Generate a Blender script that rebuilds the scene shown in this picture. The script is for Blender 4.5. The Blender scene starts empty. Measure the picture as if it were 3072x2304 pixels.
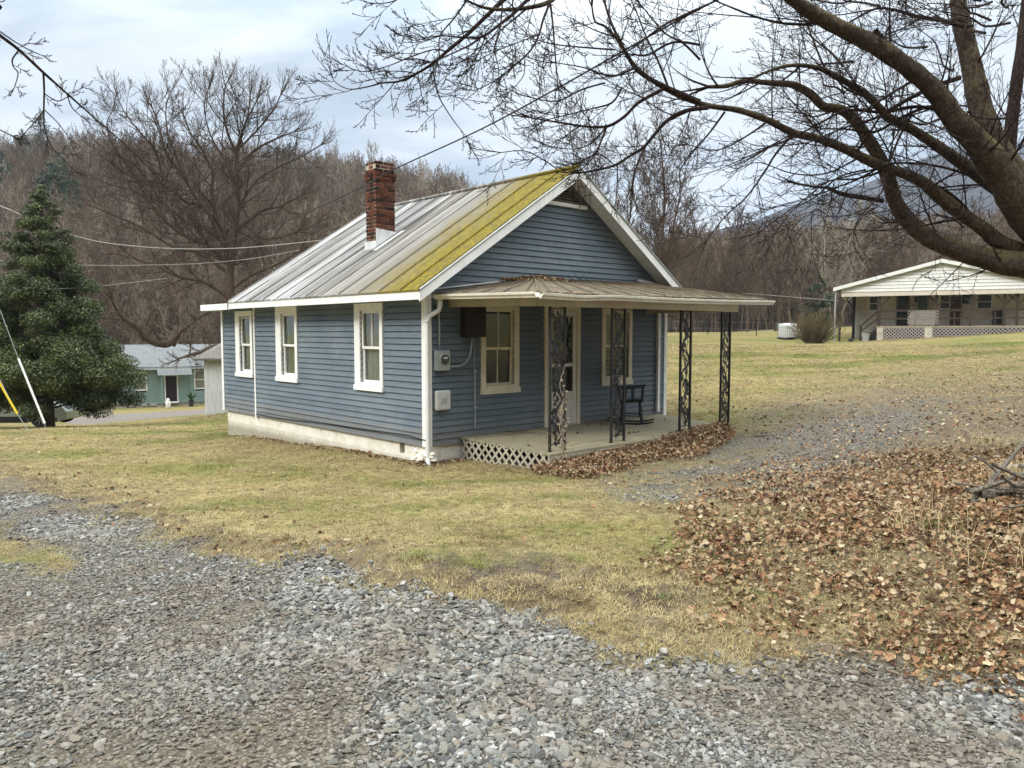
import bpy, bmesh, math, random
import numpy as np
from mathutils import Vector, Matrix, Euler, Quaternion
random.seed(7); RNG = np.random.default_rng(11)
SC = bpy.context.scene
COL = SC.collection
R = math.radians
# ---------------------------------------------------------------- camera model (source photo pixels 3072 x 2304)
FPX = 2325.0; HC = 2.1; PIT = math.atan((1152-993)/FPX)
_F = np.array([0, math.cos(PIT), -math.sin(PIT)]); _U = np.array([0, math.sin(PIT), math.cos(PIT)]); _R = np.array([1., 0, 0]); CAM = np.array([0, 0, HC])
def ray(x, y): return _F + _R*((x-1536)/FPX) - _U*((y-1152)/FPX)
def P(x, y, d):
    "a point seen at source pixel x,y at ground distance d (world Y)"
    r = ray(x, y); return CAM + r*(d/r[1])
def proj(p):
    d = np.asarray(p, float) - CAM; w = d@_F
    w = np.where(np.abs(w) < 1e-3, 1e-3, w)
    return 1536+FPX*(d@_R)/w, 1152-FPX*(d@_U)/w, w
cam = bpy.data.cameras.new('camera'); co = bpy.data.objects.new('camera', cam); COL.objects.link(co)
cam.sensor_width = 36; cam.lens = 36*FPX/3072; cam.clip_end = 6000; cam.clip_start = .05
co.location = (0, 0, HC); co.rotation_euler = (math.pi/2-PIT, 0, 0); SC.camera = co
# ---------------------------------------------------------------- tagging helpers
def tag(o, label=None, cat=None, group=None, kind=None):
    if label: o['label'] = label
    if cat: o['category'] = cat
    if group: o['group'] = group
    if kind: o['kind'] = kind
    return o
def empty(name, loc=(0, 0, 0), rz=0, label=None, cat=None, group=None):
    o = bpy.data.objects.new(name, None); COL.objects.link(o); o.location = loc; o.rotation_euler = (0, 0, rz); o.empty_display_size = .2
    return tag(o, label, cat, group)
def link(name, me, mat=None, parent=None):
    o = bpy.data.objects.new(name, me); COL.objects.link(o)
    if mat is not None:
        me.materials.clear()
        for m in (mat if isinstance(mat, (list, tuple)) else [mat]): me.materials.append(m)
    if parent is not None: o.parent = parent
    return o
def copy_tree(o, parent=None):
    c = o.copy(); COL.objects.link(c)
    if parent is not None: c.parent = parent
    for ch in list(o.children): copy_tree(ch, c)
    return c
# ---------------------------------------------------------------- mesh builder
class MB:
    def __init__(s): s.v = []; s.f = []; s.mi = []
    def add(s, vs, fs, mi=0):
        n = len(s.v); s.v += [tuple(map(float, p)) for p in vs]; s.f += [tuple(n+i for i in f) for f in fs]; s.mi += [mi]*len(fs); return s
    def box(s, x0, x1, y0, y1, z0, z1, mi=0):
        vs = [(x, y, z) for z in (z0, z1) for y in (y0, y1) for x in (x0, x1)]
        return s.add(vs, [(0, 2, 3, 1), (4, 5, 7, 6), (0, 1, 5, 4), (2, 6, 7, 3), (0, 4, 6, 2), (1, 3, 7, 5)], mi)
    def hexa(s, b, t, mi=0):
        "b, t: four points each, ccw seen from above"
        return s.add(list(b)+list(t), [(3, 2, 1, 0), (4, 5, 6, 7), (0, 1, 5, 4), (1, 2, 6, 5), (2, 3, 7, 6), (3, 0, 4, 7)], mi)
    def quad(s, a, b, c, d, mi=0): return s.add([a, b, c, d], [(0, 1, 2, 3)], mi)
    def bar(s, a, b, w, h, up=(0, 0, 1), mi=0):
        a = Vector(a); b = Vector(b); d = (b-a).normalized(); u = Vector(up)
        x = d.cross(u)
        if x.length < 1e-4: x = d.cross(Vector((1, 0, 0)))
        x.normalize(); z = x.cross(d).normalized(); x *= w/2; z *= h/2
        q = [-x-z, x-z, x+z, -x+z]
        return s.add([a+k for k in q]+[b+k for k in q], [(0, 1, 2, 3), (7, 6, 5, 4), (0, 4, 5, 1), (1, 5, 6, 2), (2, 6, 7, 3), (3, 7, 4, 0)], mi)
    def tube(s, pts, rad, n=8, mi=0, cap=True, flat=1.0):
        pts = [Vector(p) for p in pts]; m = len(pts)
        if not hasattr(rad, '__len__'): rad = [rad]*m
        ref = None; rings = []
        for i in range(m):
            t = (pts[min(i+1, m-1)]-pts[max(i-1, 0)]).normalized()
            if ref is None:
                ref = t.orthogonal().normalized()
            ref = (ref-t*ref.dot(t))
            if ref.length < 1e-5: ref = t.orthogonal()
            ref.normalize(); b = t.cross(ref)
            rings.append([pts[i]+(ref*math.cos(2*math.pi*k/n)+b*math.sin(2*math.pi*k/n)*flat)*rad[i] for k in range(n)])
        vs = [p for r_ in rings for p in r_]; fs = []
        for i in range(m-1):
            for k in range(n):
                k2 = (k+1) % n; fs.append((i*n+k, i*n+k2, (i+1)*n+k2, (i+1)*n+k))
        if cap: fs.append(tuple(range(n))[::-1]); fs.append(tuple((m-1)*n+k for k in range(n)))
        return s.add(vs, fs, mi)
    def lathe(s, prof, n=16, c=(0, 0, 0), mi=0):
        vs = []; fs = []
        for r_, z in prof:
            for k in range(n): a = 2*math.pi*k/n; vs.append((c[0]+r_*math.cos(a), c[1]+r_*math.sin(a), c[2]+z))
        for i in range(len(prof)-1):
            for k in range(n): k2 = (k+1) % n; fs.append((i*n+k, i*n+k2, (i+1)*n+k2, (i+1)*n+k))
        fs.append(tuple(range(n))[::-1]); fs.append(tuple((len(prof)-1)*n+k for k in range(n)))
        return s.add(vs, fs, mi)
    def mesh(s, name):
        me = bpy.data.meshes.new(name); me.from_pydata(s.v, [], s.f)
        if any(s.mi): me.polygons.foreach_set('material_index', s.mi)
        me.update(); return me
    def build(s, name, mat, parent=None, smooth=False, bevel=0):
        me = s.mesh(name)
        if smooth: me.shade_smooth()
        o = link(name, me, mat, parent)
        if bevel:
            b = o.modifiers.new('bevel', 'BEVEL'); b.width = bevel; b.segments = 2; b.limit_method = 'ANGLE'; b.angle_limit = R(40)
        return o
def np_mesh(name, V, F):
    "V (n,3) array, F (m,k) int array"
    V = np.asarray(V, np.float32); F = np.asarray(F, np.int32); me = bpy.data.meshes.new(name); k = F.shape[1]
    me.vertices.add(len(V)); me.vertices.foreach_set('co', V.ravel())
    me.loops.add(F.size); me.loops.foreach_set('vertex_index', F.ravel())
    me.polygons.add(len(F)); me.polygons.foreach_set('loop_start', np.arange(0, F.size, k, dtype=np.int32)); me.polygons.foreach_set('loop_total', np.full(len(F), k, np.int32))
    me.update(calc_edges=True); me.validate(); return me
# ---------------------------------------------------------------- numpy value noise
def _h(ix, iy, s):
    n = (ix*374761393 + iy*668265263 + s*1442695041) & 0xffffffff
    n = ((n ^ (n >> 13))*1274126177) & 0xffffffff
    return ((n ^ (n >> 16)) & 0xffff)/65535.0
def vnoise(x, y, s=0):
    x = np.asarray(x, float); y = np.asarray(y, float)
    ix = np.floor(x).astype(np.int64); iy = np.floor(y).astype(np.int64); fx = x-ix; fy = y-iy
    fx = fx*fx*(3-2*fx); fy = fy*fy*(3-2*fy)
    a = _h(ix, iy, s); b = _h(ix+1, iy, s); c = _h(ix, iy+1, s); d = _h(ix+1, iy+1, s)
    return (a*(1-fx)+b*fx)*(1-fy)+(c*(1-fx)+d*fx)*fy
def fbm(x, y, s=0, o=4):
    t = 0; a = .5
    for i in range(o): t = t+a*vnoise(x*2**i, y*2**i, s+i*17); a *= .5
    return t/(1-.5**o)   # 0..1
# ---------------------------------------------------------------- materials
class NT:
    "tiny node-graph helper"
    def __init__(s, name):
        s.m = bpy.data.materials.new(name); s.m.use_nodes = True; s.t = s.m.node_tree; s.N = s.t.nodes; s.L = s.t.links
        s.b = s.N['Principled BSDF']; s.out = s.N['Material Output']; s._tc = None
    def n(s, typ, **kw):
        x = s.N.new(typ)
        for k, v in kw.items():
            if k.startswith('i_'): s.put(x.inputs[k[2:].replace('_', ' ')], v)
            else: setattr(x, k, v)
        return x
    def put(s, sock, v):
        if isinstance(v, bpy.types.NodeSocket): s.L.new(v, sock)
        elif isinstance(v, bpy.types.Node): s.L.new(v.outputs[0], sock)
        else:
            if sock.type == 'RGBA' and len(v) == 3: v = (*v, 1)
            sock.default_value = v
    def pos(s, kind='Object'):
        if s._tc is None: s._tc = s.N.new('ShaderNodeTexCoord')
        return s._tc.outputs[kind]
    def wpos(s): return s.N.new('ShaderNodeNewGeometry').outputs['Position']
    def mapv(s, v, scale=(1, 1, 1), loc=(0, 0, 0), rot=(0, 0, 0)):
        x = s.N.new('ShaderNodeMapping'); s.L.new(v, x.inputs[0]); x.inputs['Scale'].default_value = scale; x.inputs['Location'].default_value = loc; x.inputs['Rotation'].default_value = rot; return x.outputs[0]
    def noise(s, v, scale, detail=4, rough=.55, dist=0):
        x = s.N.new('ShaderNodeTexNoise'); s.L.new(v, x.inputs['Vector']); x.inputs['Scale'].default_value = scale; x.inputs['Detail'].default_value = detail; x.inputs['Roughness'].default_value = rough; x.inputs['Distortion'].default_value = dist; return x.outputs[0]
    def vor(s, v, scale, feat='F1', out='Distance', rnd=1):
        x = s.N.new('ShaderNodeTexVoronoi'); x.feature = feat; s.L.new(v, x.inputs['Vector']); x.inputs['Scale'].default_value = scale; x.inputs['Randomness'].default_value = rnd; return x.outputs[out]
    def ramp(s, fac, stops, interp='LINEAR'):
        x = s.N.new('ShaderNodeValToRGB'); s.L.new(fac, x.inputs[0]); cr = x.color_ramp; cr.interpolation = interp
        while len(cr.elements) > 1: cr.elements.remove(cr.elements[0])
        cr.elements[0].position = stops[0][0]; c = stops[0][1]; cr.elements[0].color = (*c, 1) if hasattr(c, '__len__') else (c, c, c, 1)
        for p, c in stops[1:]:
            e = cr.elements.new(p); e.color = (*c, 1) if hasattr(c, '__len__') else (c, c, c, 1)
        return x.outputs[0]
    def mix(s, fac, a, b, mode='MIX'):
        x = s.N.new('ShaderNodeMix'); x.data_type = 'RGBA'; x.blend_type = mode
        s.put(x.inputs[0], fac); s.put(x.inputs[6], a); s.put(x.inputs[7], b); return x.outputs[2]
    def math(s, op, a, b=0.5, c=None):
        x = s.N.new('ShaderNodeMath'); x.operation = op; s.put(x.inputs[0], a); s.put(x.inputs[1], b)
        if c is not None: s.put(x.inputs[2], c)
        return x.outputs[0]
    def sep(s, v): x = s.N.new('ShaderNodeSeparateXYZ'); s.L.new(v, x.inputs[0]); return x.outputs
    def bump(s, h, dist=.01, strength=1):
        x = s.N.new('ShaderNodeBump'); x.inputs['Distance'].default_value = dist; x.inputs['Strength'].default_value = strength; s.put(x.inputs['Height'], h); s.L.new(x.outputs[0], s.b.inputs['Normal']); return x
    def fin(s, col, rough=.8, spec=.3, metal=0):
        s.put(s.b.inputs['Base Color'], col); s.put(s.b.inputs['Roughness'], rough); s.put(s.b.inputs['Specular IOR Level'], spec); s.put(s.b.inputs['Metallic'], metal); return s.m
def plain(name, c, rough=.7, var=.12, scale=8, bump=0, spec=.3, metal=0, dirt=None, dscale=2, dfac=.5):
    s = NT(name); v = s.pos()
    nz = s.noise(v, scale, 5, .6)
    col = s.mix(s.ramp(nz, [(.3, 0), (.7, 1)]), tuple(x*(1-var) for x in c), tuple(min(1, x*(1+var)) for x in c))
    if dirt is not None:
        nd = s.noise(v, dscale, 6, .7)
        col = s.mix(s.math('MULTIPLY', s.ramp(nd, [(.45, 0), (.7, 1)]), dfac), col, dirt)
    if bump: s.bump(nz, bump)
    return s.fin(col, rough, spec, metal)
# ================================================================= MATERIALS
M = {}
def m_siding():
    s = NT('blue_painted_siding'); v = s.pos()
    n1 = s.noise(s.mapv(v, (1.2, 1.2, 3)), 1.1, 5, .6); n2 = s.noise(s.mapv(v, (3, 3, 30)), 2, 4, .7); n3 = s.noise(s.mapv(v, (14, 14, 1.5)), 1, 5, .7)
    # board to board variation
    z = s.sep(v)[2]; bd = s.math('FLOOR', s.math('DIVIDE', s.math('SUBTRACT', z, .255), .1022)); wn = s.N.new('ShaderNodeTexWhiteNoise'); wn.noise_dimensions = '1D'; s.L.new(bd, wn.inputs['W'])
    col = s.mix(s.ramp(n1, [(.3, 0), (.7, 1)]), (.090, .122, .150), (.135, .170, .198))
    col = s.mix(s.math('MULTIPLY', wn.outputs[0], .35), col, (.175, .212, .25))
    col = s.mix(s.math('MULTIPLY', s.ramp(n2, [(.5, 0), (.75, 1)]), .35), col, (.22, .28, .34))
    col = s.mix(s.math('MULTIPLY', s.ramp(n3, [(.56, 0), (.72, 1)]), .35), col, (.08, .11, .13))
    sp_ = s.noise(v, 6, 5, .75); col = s.mix(s.math('MULTIPLY', s.ramp(s.math('ADD', z, s.math('MULTIPLY', sp_, -.9)), [(-.16, 1), (.12, 0)]), .38), col, (.20, .165, .12)); nl = s.noise(s.mapv(v, (.8, .8, .8)), 1.0, 5, .65); col = s.mix(s.math('MULTIPLY', s.ramp(nl, [(.5, 0), (.68, 1)]), .35), col, (.23, .26, .275))
    s.bump(s.noise(s.mapv(v, (2, 2, 40)), 4, 4), .002, .6)
    return s.fin(col, .66, .25)
def m_trim(name, a, b, dirt):
    s = NT(name); v = s.pos(); n1 = s.noise(v, 3, 5, .65); n2 = s.noise(s.mapv(v, (20, 20, 2)), 1, 5, .7)
    col = s.mix(s.ramp(n1, [(.35, 0), (.65, 1)]), a, b); col = s.mix(s.math('MULTIPLY', s.ramp(n2, [(.55, 0), (.8, 1)]), .55), col, dirt)
    s.bump(s.noise(v, 30, 3), .002, .5); return s.fin(col, .55, .35)
def m_foundation():
    s = NT('painted_block'); v = s.pos()
    bt = s.N.new('ShaderNodeTexBrick'); x, y, z = s.sep(v)
    cm = s.N.new('ShaderNodeCombineXYZ'); s.L.new(s.math('ADD', x, y), cm.inputs[0]); s.L.new(z, cm.inputs[1]); s.L.new(cm.outputs[0], bt.inputs['Vector'])
    bt.inputs['Scale'].default_value = 1; bt.inputs['Brick Width'].default_value = .4; bt.inputs['Row Height'].default_value = .2; bt.inputs['Mortar Size'].default_value = .006; bt.inputs['Mortar Smooth'].default_value = .5
    bt.inputs['Color1'].default_value = (1, 1, 1, 1); bt.inputs['Color2'].default_value = (1, 1, 1, 1); bt.inputs['Mortar'].default_value = (0, 0, 0, 1)
    n1 = s.noise(v, 2.5, 6, .7); n2 = s.noise(v, 9, 6, .75)
    col = s.mix(s.ramp(n1, [(.35, 0), (.7, 1)]), (.66, .62, .52), (.82, .79, .72))
    col = s.mix(s.math('MULTIPLY', s.ramp(n2, [(.55, 0), (.68, 1)]), .6), col, (.36, .30, .22))
    low = s.math('ADD', s.math('MULTIPLY', z, 3.2), s.math('MULTIPLY', n2, .8))
    col = s.mix(s.ramp(low, [(-.2, .75), (.55, 0)]), col, (.22, .19, .13))
    col = s.mix(s.math('MULTIPLY', bt.outputs['Fac'], .18), col, (.35, .3, .24))
    s.bump(s.math('SUBTRACT', s.math('MULTIPLY', n2, .5), bt.outputs['Fac']), .006, .7); return s.fin(col, .9, .15)
def m_roof():
    s = NT('weathered_tin_roof'); v = s.pos(); x, y, z = s.sep(v)
    st = s.mapv(v, (.25, 9, .25)); n1 = s.noise(st, 1.4, 6, .7, .3); n2 = s.noise(s.mapv(v, (.6, 22, .6)), 1.5, 5, .75); n3 = s.noise(v, 1.3, 5, .65)
    nb_ = s.noise(s.mapv(v, (.22, 2.6, .22)), 1.0, 4, .6, .2); cmb = s.math('ADD', s.math('MULTIPLY', n1, .55), s.math('MULTIPLY', nb_, .45)); col = s.ramp(cmb, [(.41, (.035, .033, .030)), (.47, (.12, .115, .108)), (.515, (.26, .255, .245)), (.56, (.46, .46, .45)), (.63, (.70, .70, .69))])
    sm_ = s.math('ABSOLUTE', s.math('SUBTRACT', s.math('FRACT', s.math('DIVIDE', s.math('SUBTRACT', y, .07), .605)), .5)); col = s.mix(s.math('MULTIPLY', s.ramp(sm_, [(.40, 0), (.5, 1)]), s.ramp(n3, [(.4, .2), (.6, .85)])), col, (.10, .085, .07))
    col = s.mix(s.ramp(n2, [(.48, 0), (.64, .8)]), col, (.17, .14, .115)); rs = s.noise(s.mapv(v, (.5, 6, .5)), 2.1, 5, .7); col = s.mix(s.ramp(rs, [(.54, 0), (.72, .7)]), col, (.13, .075, .045))
    pn = s.math('FLOOR', s.math('DIVIDE', s.math('SUBTRACT', y, .05), .605)); wn = s.N.new('ShaderNodeTexWhiteNoise'); wn.noise_dimensions = '1D'; s.L.new(pn, wn.inputs['W'])
    col = s.mix(s.math('MULTIPLY', wn.outputs[0], .4), col, (.26, .26, .26))
    # lichen and moss towards the near gable
    yy = s.math('ADD', y, s.math('MULTIPLY', s.math('SUBTRACT', n1, .5), 1.3))
    yl = s.math('ADD', yy, s.math('MULTIPLY', s.math('SUBTRACT', n3, .5), .8))
    brown = s.math('MULTIPLY', s.ramp(s.math('DIVIDE', yl, 6), [(.2, 1), (.56, 0)]), .95)
    col = s.mix(brown, col, s.mix(n2, (.075, .06, .045), (.26, .235, .20)))
    xs = s.math('MULTIPLY', s.math('SUBTRACT', x, 1.5), -.10)
    ym = s.math('ADD', s.math('ADD', y, xs), s.math('ADD', s.math('MULTIPLY', s.math('SUBTRACT', n1, .5), 2.0), s.math('MULTIPLY', s.math('SUBTRACT', n3, .5), 1.6)))
    nm = s.noise(v, 14, 6, .75); nb = s.noise(v, 60, 4, .7)
    moss = s.mix(s.ramp(nm, [(.35, 0), (.65, 1)]), (.12, .094, .012), (.27, .21, .022)); moss = s.mix(s.math('MULTIPLY', s.ramp(nb, [(.3, 1), (.5, 0)]), .5), moss, (.09, .075, .015))
    mf = s.math('MULTIPLY', s.ramp(s.math('DIVIDE', ym, 4), [(.10, 1), (.42, 0)]), s.ramp(s.math('ADD', nb, s.math('MULTIPLY', nm, .9)), [(.72, .25), (.92, 1)]))
    edge = s.ramp(s.math('ADD', y, s.math('MULTIPLY', s.math('SUBTRACT', nm, .5), .2)), [(-.3, 0), (-.22, 1)])
    far = s.math('MULTIPLY', s.math('MULTIPLY', s.ramp(s.math('DIVIDE', ym, 4), [(.3, 1), (.8, 0)]), s.ramp(nm, [(.5, 0), (.66, 1)])), .35)
    col = s.mix(far, col, (.2, .19, .05)); col = s.mix(mf, col, moss)
    s.bump(s.math('MULTIPLY', mf, nb), .02, .8)
    return s.fin(col, s.mix(mf, (.62,)*3, (.95,)*3), .22)
def m_brick():
    s = NT('chimney_brick'); v = s.pos('Generated'); oi = s.wpos()
    n = s.noise(s.pos(), 25, 5, .7); n2 = s.noise(s.pos(), 5, 4, .6)
    at = s.N.new('ShaderNodeAttribute'); at.attribute_name = 'tone'
    col = s.ramp(at.outputs['Fac'], [(0, (.014, .010, .010)), (.28, (.04, .016, .011)), (.5, (.095, .03, .018)), (.75, (.15, .048, .026)), (1, (.075, .038, .027))])
    col = s.mix(s.math('MULTIPLY', s.ramp(n, [(.4, 0), (.7, 1)]), .5), col, (.05, .028, .02)); s.bump(n, .006); return s.fin(col, .9, .15)
def m_wood(name, a, b, c, axis=0, pl=None):
    s = NT(name); v = s.pos(); sc = [18, 18, 18]; sc[axis] = 1.2
    n1 = s.noise(s.mapv(v, tuple(sc)), 1.5, 6, .7); n2 = s.noise(v, 1.6, 5, .6)
    col = s.ramp(n1, [(.3, a), (.5, b), (.72, c)]); col = s.mix(s.math('MULTIPLY', s.ramp(n2, [(.4, 0), (.7, 1)]), .45), col, a)
    s.bump(n1, .004, .6); return s.fin(col, .85, .2)
def m_bark(name, a, b, moss=None, scale=6):
    s = NT(name); v = s.wpos(); n1 = s.noise(v, scale, 6, .7); n2 = s.noise(v, scale*6, 5, .75)
    r = s.vor(s.mapv(v, (1, 1, .35)), scale*5)
    col = s.mix(s.ramp(n1, [(.3, 0), (.7, 1)]), a, b); col = s.mix(s.math('MULTIPLY', s.ramp(n2, [(.45, 1), (.6, 0)]), .6), col, tuple(x*.35 for x in a))
    if moss is not None:
        g = s.N.new('ShaderNodeNewGeometry'); nz = s.sep(g.outputs['Normal'])[2]
        f = s.ramp(s.math('ADD', s.math('MULTIPLY', nz, .35), n1), [(.5, 0), (.8, .8)]); col = s.mix(f, col, moss)
    s.bump(s.math('ADD', s.math('MULTIPLY', n2, .7), r), .035, .9); return s.fin(col, .95, .12)
def m_glass():
    s = NT('window_glass'); v = s.pos(); s.bump(s.noise(v, 2, 2), .004, .4)
    s.put(s.b.inputs['Base Color'], (.8, .85, .85)); s.b.inputs['Roughness'].default_value = .03
    s.b.inputs['Specular IOR Level'].default_value = .5
    # thin pane: mostly see-through, with the reflection of a smooth dielectric
    tr = s.N.new('ShaderNodeBsdfTransparent'); tr.inputs[0].default_value = (.82, .84, .82, 1); gl = s.N.new('ShaderNodeBsdfGlossy'); gl.inputs['Roughness'].default_value = .03
    mx = s.N.new('ShaderNodeMixShader'); lw = s.N.new('ShaderNodeLayerWeight'); lw.inputs[0].default_value = .5; s.L.new(s.math('ADD', .05, s.math('MULTIPLY', s.math('POWER', lw.outputs['Facing'], 4), .8)), mx.inputs[0]); s.L.new(tr.outputs[0], mx.inputs[1]); s.L.new(gl.outputs[0], mx.inputs[2]); s.L.new(mx.outputs[0], s.out.inputs[0])
    return s.m
def grass_col(s, v):
    "straw and green turf colour from world position"
    n1 = s.noise(s.mapv(v, (.5, 1, 1)), .45, 4, .6); n2 = s.noise(v, 2.2, 5, .65); n3 = s.noise(v, 11, 4, .7)
    straw = s.mix(s.ramp(n2, [(.3, 0), (.7, 1)]), (.19, .145, .056), (.41, .335, .148))
    straw = s.mix(s.ramp(n3, [(.38, .8), (.56, 0)]), straw, (.10, .07, .032)); straw = s.mix(s.ramp(s.noise(v, 27, 3, .7), [(.55, 0), (.72, .5)]), straw, (.6, .5, .28))
    bp = s.noise(s.mapv(v, (.8, 1, 1)), .95, 5, .7); straw = s.mix(s.ramp(bp, [(.52, 0), (.68, .65)]), straw, (.15, .105, .055))
    green = s.mix(n3, (.075, .095, .016), (.19, .215, .045))
    f = s.ramp(s.math('ADD', s.math('MULTIPLY', n1, .75), s.math('MULTIPLY', n2, .25)), [(.452, 0), (.60, 1)])
    return straw, green, f, n2, n3
def m_ground():
    s = NT('turf_and_soil'); v = s.wpos()
    def at(nm):
        a = s.N.new('ShaderNodeAttribute'); a.attribute_name = nm; return a.outputs['Fac']
    straw, green, f, n2, n3 = grass_col(s, v)
    col = s.mix(s.math('MULTIPLY', f, s.math('ADD', .45, s.math('MULTIPLY', at('green'), .6))), straw, green)
    nf = s.noise(s.mapv(v, (30, 30, 30)), 1, 4, .7)
    col = s.mix(s.ramp(nf, [(.3, .55), (.5, 0)]), col, (.075, .055, .028)); col = s.mix(s.ramp(nf, [(.55, 0), (.75, .5)]), col, (.58, .48, .25))
    nd = s.noise(v, 7, 6, .75); nd2 = s.noise(v, 45, 4, .7)
    dirt = s.mix(s.ramp(nd, [(.3, 0), (.7, 1)]), (.068, .053, .039), (.165, .13, .095)); dirt = s.mix(s.ramp(nd2, [(.55, 0), (.7, .8)]), dirt, (.34, .24, .15))
    col = s.mix(at('dirt'), col, dirt)
    # gravel that reads as scattered stone further off
    vo = s.N.new('ShaderNodeTexVoronoi'); s.L.new(v, vo.inputs['Vector']); vo.inputs['Scale'].default_value = 55
    sx = s.sep(vo.outputs['Color']); stone = s.ramp(sx[0], [(0, (.09, .085, .075)), (.3, (.18, .175, .16)), (.6, (.26, .25, .225)), (.8, (.27, .225, .17)), (1, (.42, .40, .36))])
    stone = s.mix(s.ramp(vo.outputs['Distance'], [(.35, 0), (.6, .8)]), stone, (.06, .05, .04))
    tf = s.noise(v, 1.3, 6, .7); stone = s.mix(s.ramp(tf, [(.45, .15), (.7, .8)]), stone, dirt)
    col = s.mix(at('gravel'), col, stone)
    s.bump(s.math('ADD', s.math('MULTIPLY', nf, .6), s.math('SUBTRACT', nd2, vo.outputs['Distance'])), .018, .8)
    return s.fin(col, .95, .12)
def m_stone():
    s = NT('gravel_stone'); oi = s.N.new('ShaderNodeObjectInfo'); v = s.pos(); n = s.noise(v, 2.5, 4, .7)
    c = s.ramp(oi.outputs['Random'], [(0, (.055, .057, .057)), (.14, (.12, .126, .126)), (.32, (.225, .23, .22)), (.45, (.32, .325, .29)), (.58, (.25, .245, .20)), (.7, (.31, .26, .2)), (.82, (.36, .355, .34)), (.94, (.50, .49, .46)), (1, (.62, .61, .58))])
    lc = s.noise(oi.outputs['Location'], .9, 5, .7); l2 = s.noise(oi.outputs['Location'], .35, 3, .6); c = s.mix(s.math('MULTIPLY', s.ramp(lc, [(.44, 0), (.62, 1)]), .85), c, s.mix(oi.outputs['Random'], (.13, .10, .075), (.34, .27, .2))); c = s.mix(s.math('MULTIPLY', s.ramp(l2, [(.5, 0), (.7, 1)]), .35), c, (.42, .42, .39)); c = s.mix(s.math('MULTIPLY', s.ramp(n, [(.35, 0), (.7, 1)]), .35), c, (.17, .15, .125)); s.bump(n, .15, .6); return s.fin(c, .8, .3)
def m_leaf():
    s = NT('dry_leaf'); oi = s.N.new('ShaderNodeObjectInfo'); v = s.pos(); n = s.noise(v, 20, 4, .7)
    c = s.ramp(oi.outputs['Random'], [(0, (.045, .024, .015)), (.18, (.11, .05, .026)), (.3, (.22, .11, .055)), (.45, (.30, .165, .085)), (.58, (.36, .24, .13)), (.72, (.42, .33, .19)), (.86, (.27, .2, .13)), (1, (.55, .47, .31))])
    c = s.mix(s.math('MULTIPLY', s.ramp(n, [(.4, 0), (.65, 1)]), .4), c, (.12, .06, .03)); return s.fin(c, .75, .25)
def m_blade():
    s = NT('turf_blade'); oi = s.N.new('ShaderNodeObjectInfo'); v = oi.outputs['Location']
    straw, green, f, n2, n3 = grass_col(s, v)
    r = oi.outputs['Random']; straw = s.mix(s.ramp(r, [(0, 0), (1, .65)]), straw, (.58, .48, .26)); straw = s.mix(s.ramp(r, [(.0, .5), (.22, 0)]), straw, (.14, .085, .035))
    col = s.mix(s.ramp(s.math('ADD', f, s.math('MULTIPLY', s.math('SUBTRACT', r, .5), .6)), [(.4, 0), (.85, .85)]), straw, green)
    return s.fin(col, .8, .2)
def m_forest(name, cols, wp=False):
    s = NT(name); oi = s.N.new('ShaderNodeObjectInfo'); v = s.wpos(); n = s.noise(v, .8, 3, .6); n2 = s.noise(v, .05, 3, .6)
    c = s.ramp(oi.outputs['Random'], cols) if not wp else s.ramp(n, cols)
    c = s.mix(s.math('MULTIPLY', n, .4), c, (.05, .036, .028)); c = s.mix(s.math('MULTIPLY', s.ramp(n2, [(.4, 0), (.7, 1)]), .3), c, (.16, .11, .075)); return s.fin(c, .95, .1)
def m_hill():
    s = NT('wooded_hill_floor'); v = s.wpos(); n = s.noise(v, .15, 6, .7); n2 = s.noise(v, 2, 5, .7)
    return s.fin(s.mix(s.ramp(n2, [(.3, 0), (.7, 1)]), (.055, .039, .025), s.mix(n, (.11, .08, .053), (.165, .122, .083))), .97, .05)
def m_mount():
    s = NT('wooded_mountain'); v = s.wpos(); n = s.noise(s.mapv(v, (.02, .02, .05)), 1, 8, .75); n2 = s.noise(s.mapv(v, (.25, .25, .12)), 1, 5, .7)
    c = s.mix(s.ramp(n, [(.35, 0), (.65, 1)]), (.022, .026, .03), (.07, .058, .05)); c = s.mix(s.ramp(n2, [(.4, .5), (.6, 0)]), c, (.022, .024, .024)); s.bump(n2, 8, .8); return s.fin(c, 1, 0)
def m_evergreen(name='evergreen_leaf', a=(.016, .028, .007), b=(.055, .075, .017), c=(.13, .145, .04)):
    s = NT(name); at = s.N.new('ShaderNodeAttribute'); at.attribute_name = 'tone'
    col = s.ramp(at.outputs['Fac'], [(0, a), (.55, b), (.9, c), (1, tuple(min(1, x*1.6) for x in c))]); return s.fin(col, .5, .4)
M.update(siding=m_siding(), trim=m_trim('white_trim_paint', (.72, .72, .70), (.83, .83, .81), (.42, .40, .36)), tan=m_trim('cream_trim_paint', (.62, .55, .40), (.72, .66, .52), (.3, .26, .2)),
    found=m_foundation(), roof=m_roof(), brick=m_brick(), glass=m_glass(), ground=m_ground(), stone=m_stone(), leaf=m_leaf(), blade=m_blade(), hill=m_hill(), mount=m_mount(), holly=m_evergreen(), pine=m_evergreen('pine_needles', (.012, .03, .012), (.035, .062, .025), (.07, .09, .04)))
M['deck'] = m_wood('grey_deck_wood', (.19, .165, .11), (.30, .265, .18), (.38, .345, .245), 0)
M['lattice'] = m_wood('lattice_wood', (.27, .24, .18), (.40, .37, .29), (.5, .47, .39), 2)
M['beam'] = m_trim('tan_beam_paint', (.42, .36, .24), (.52, .45, .32), (.22, .18, .13))
M['mortar'] = plain('pale_mortar', (.40, .36, .28), .95, .2, 20, .003)
M['flash'] = plain('painted_flashing', (.66, .67, .67), .5, .08, 6, 0, .4, 0, (.3, .29, .27), 5, .5)
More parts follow.
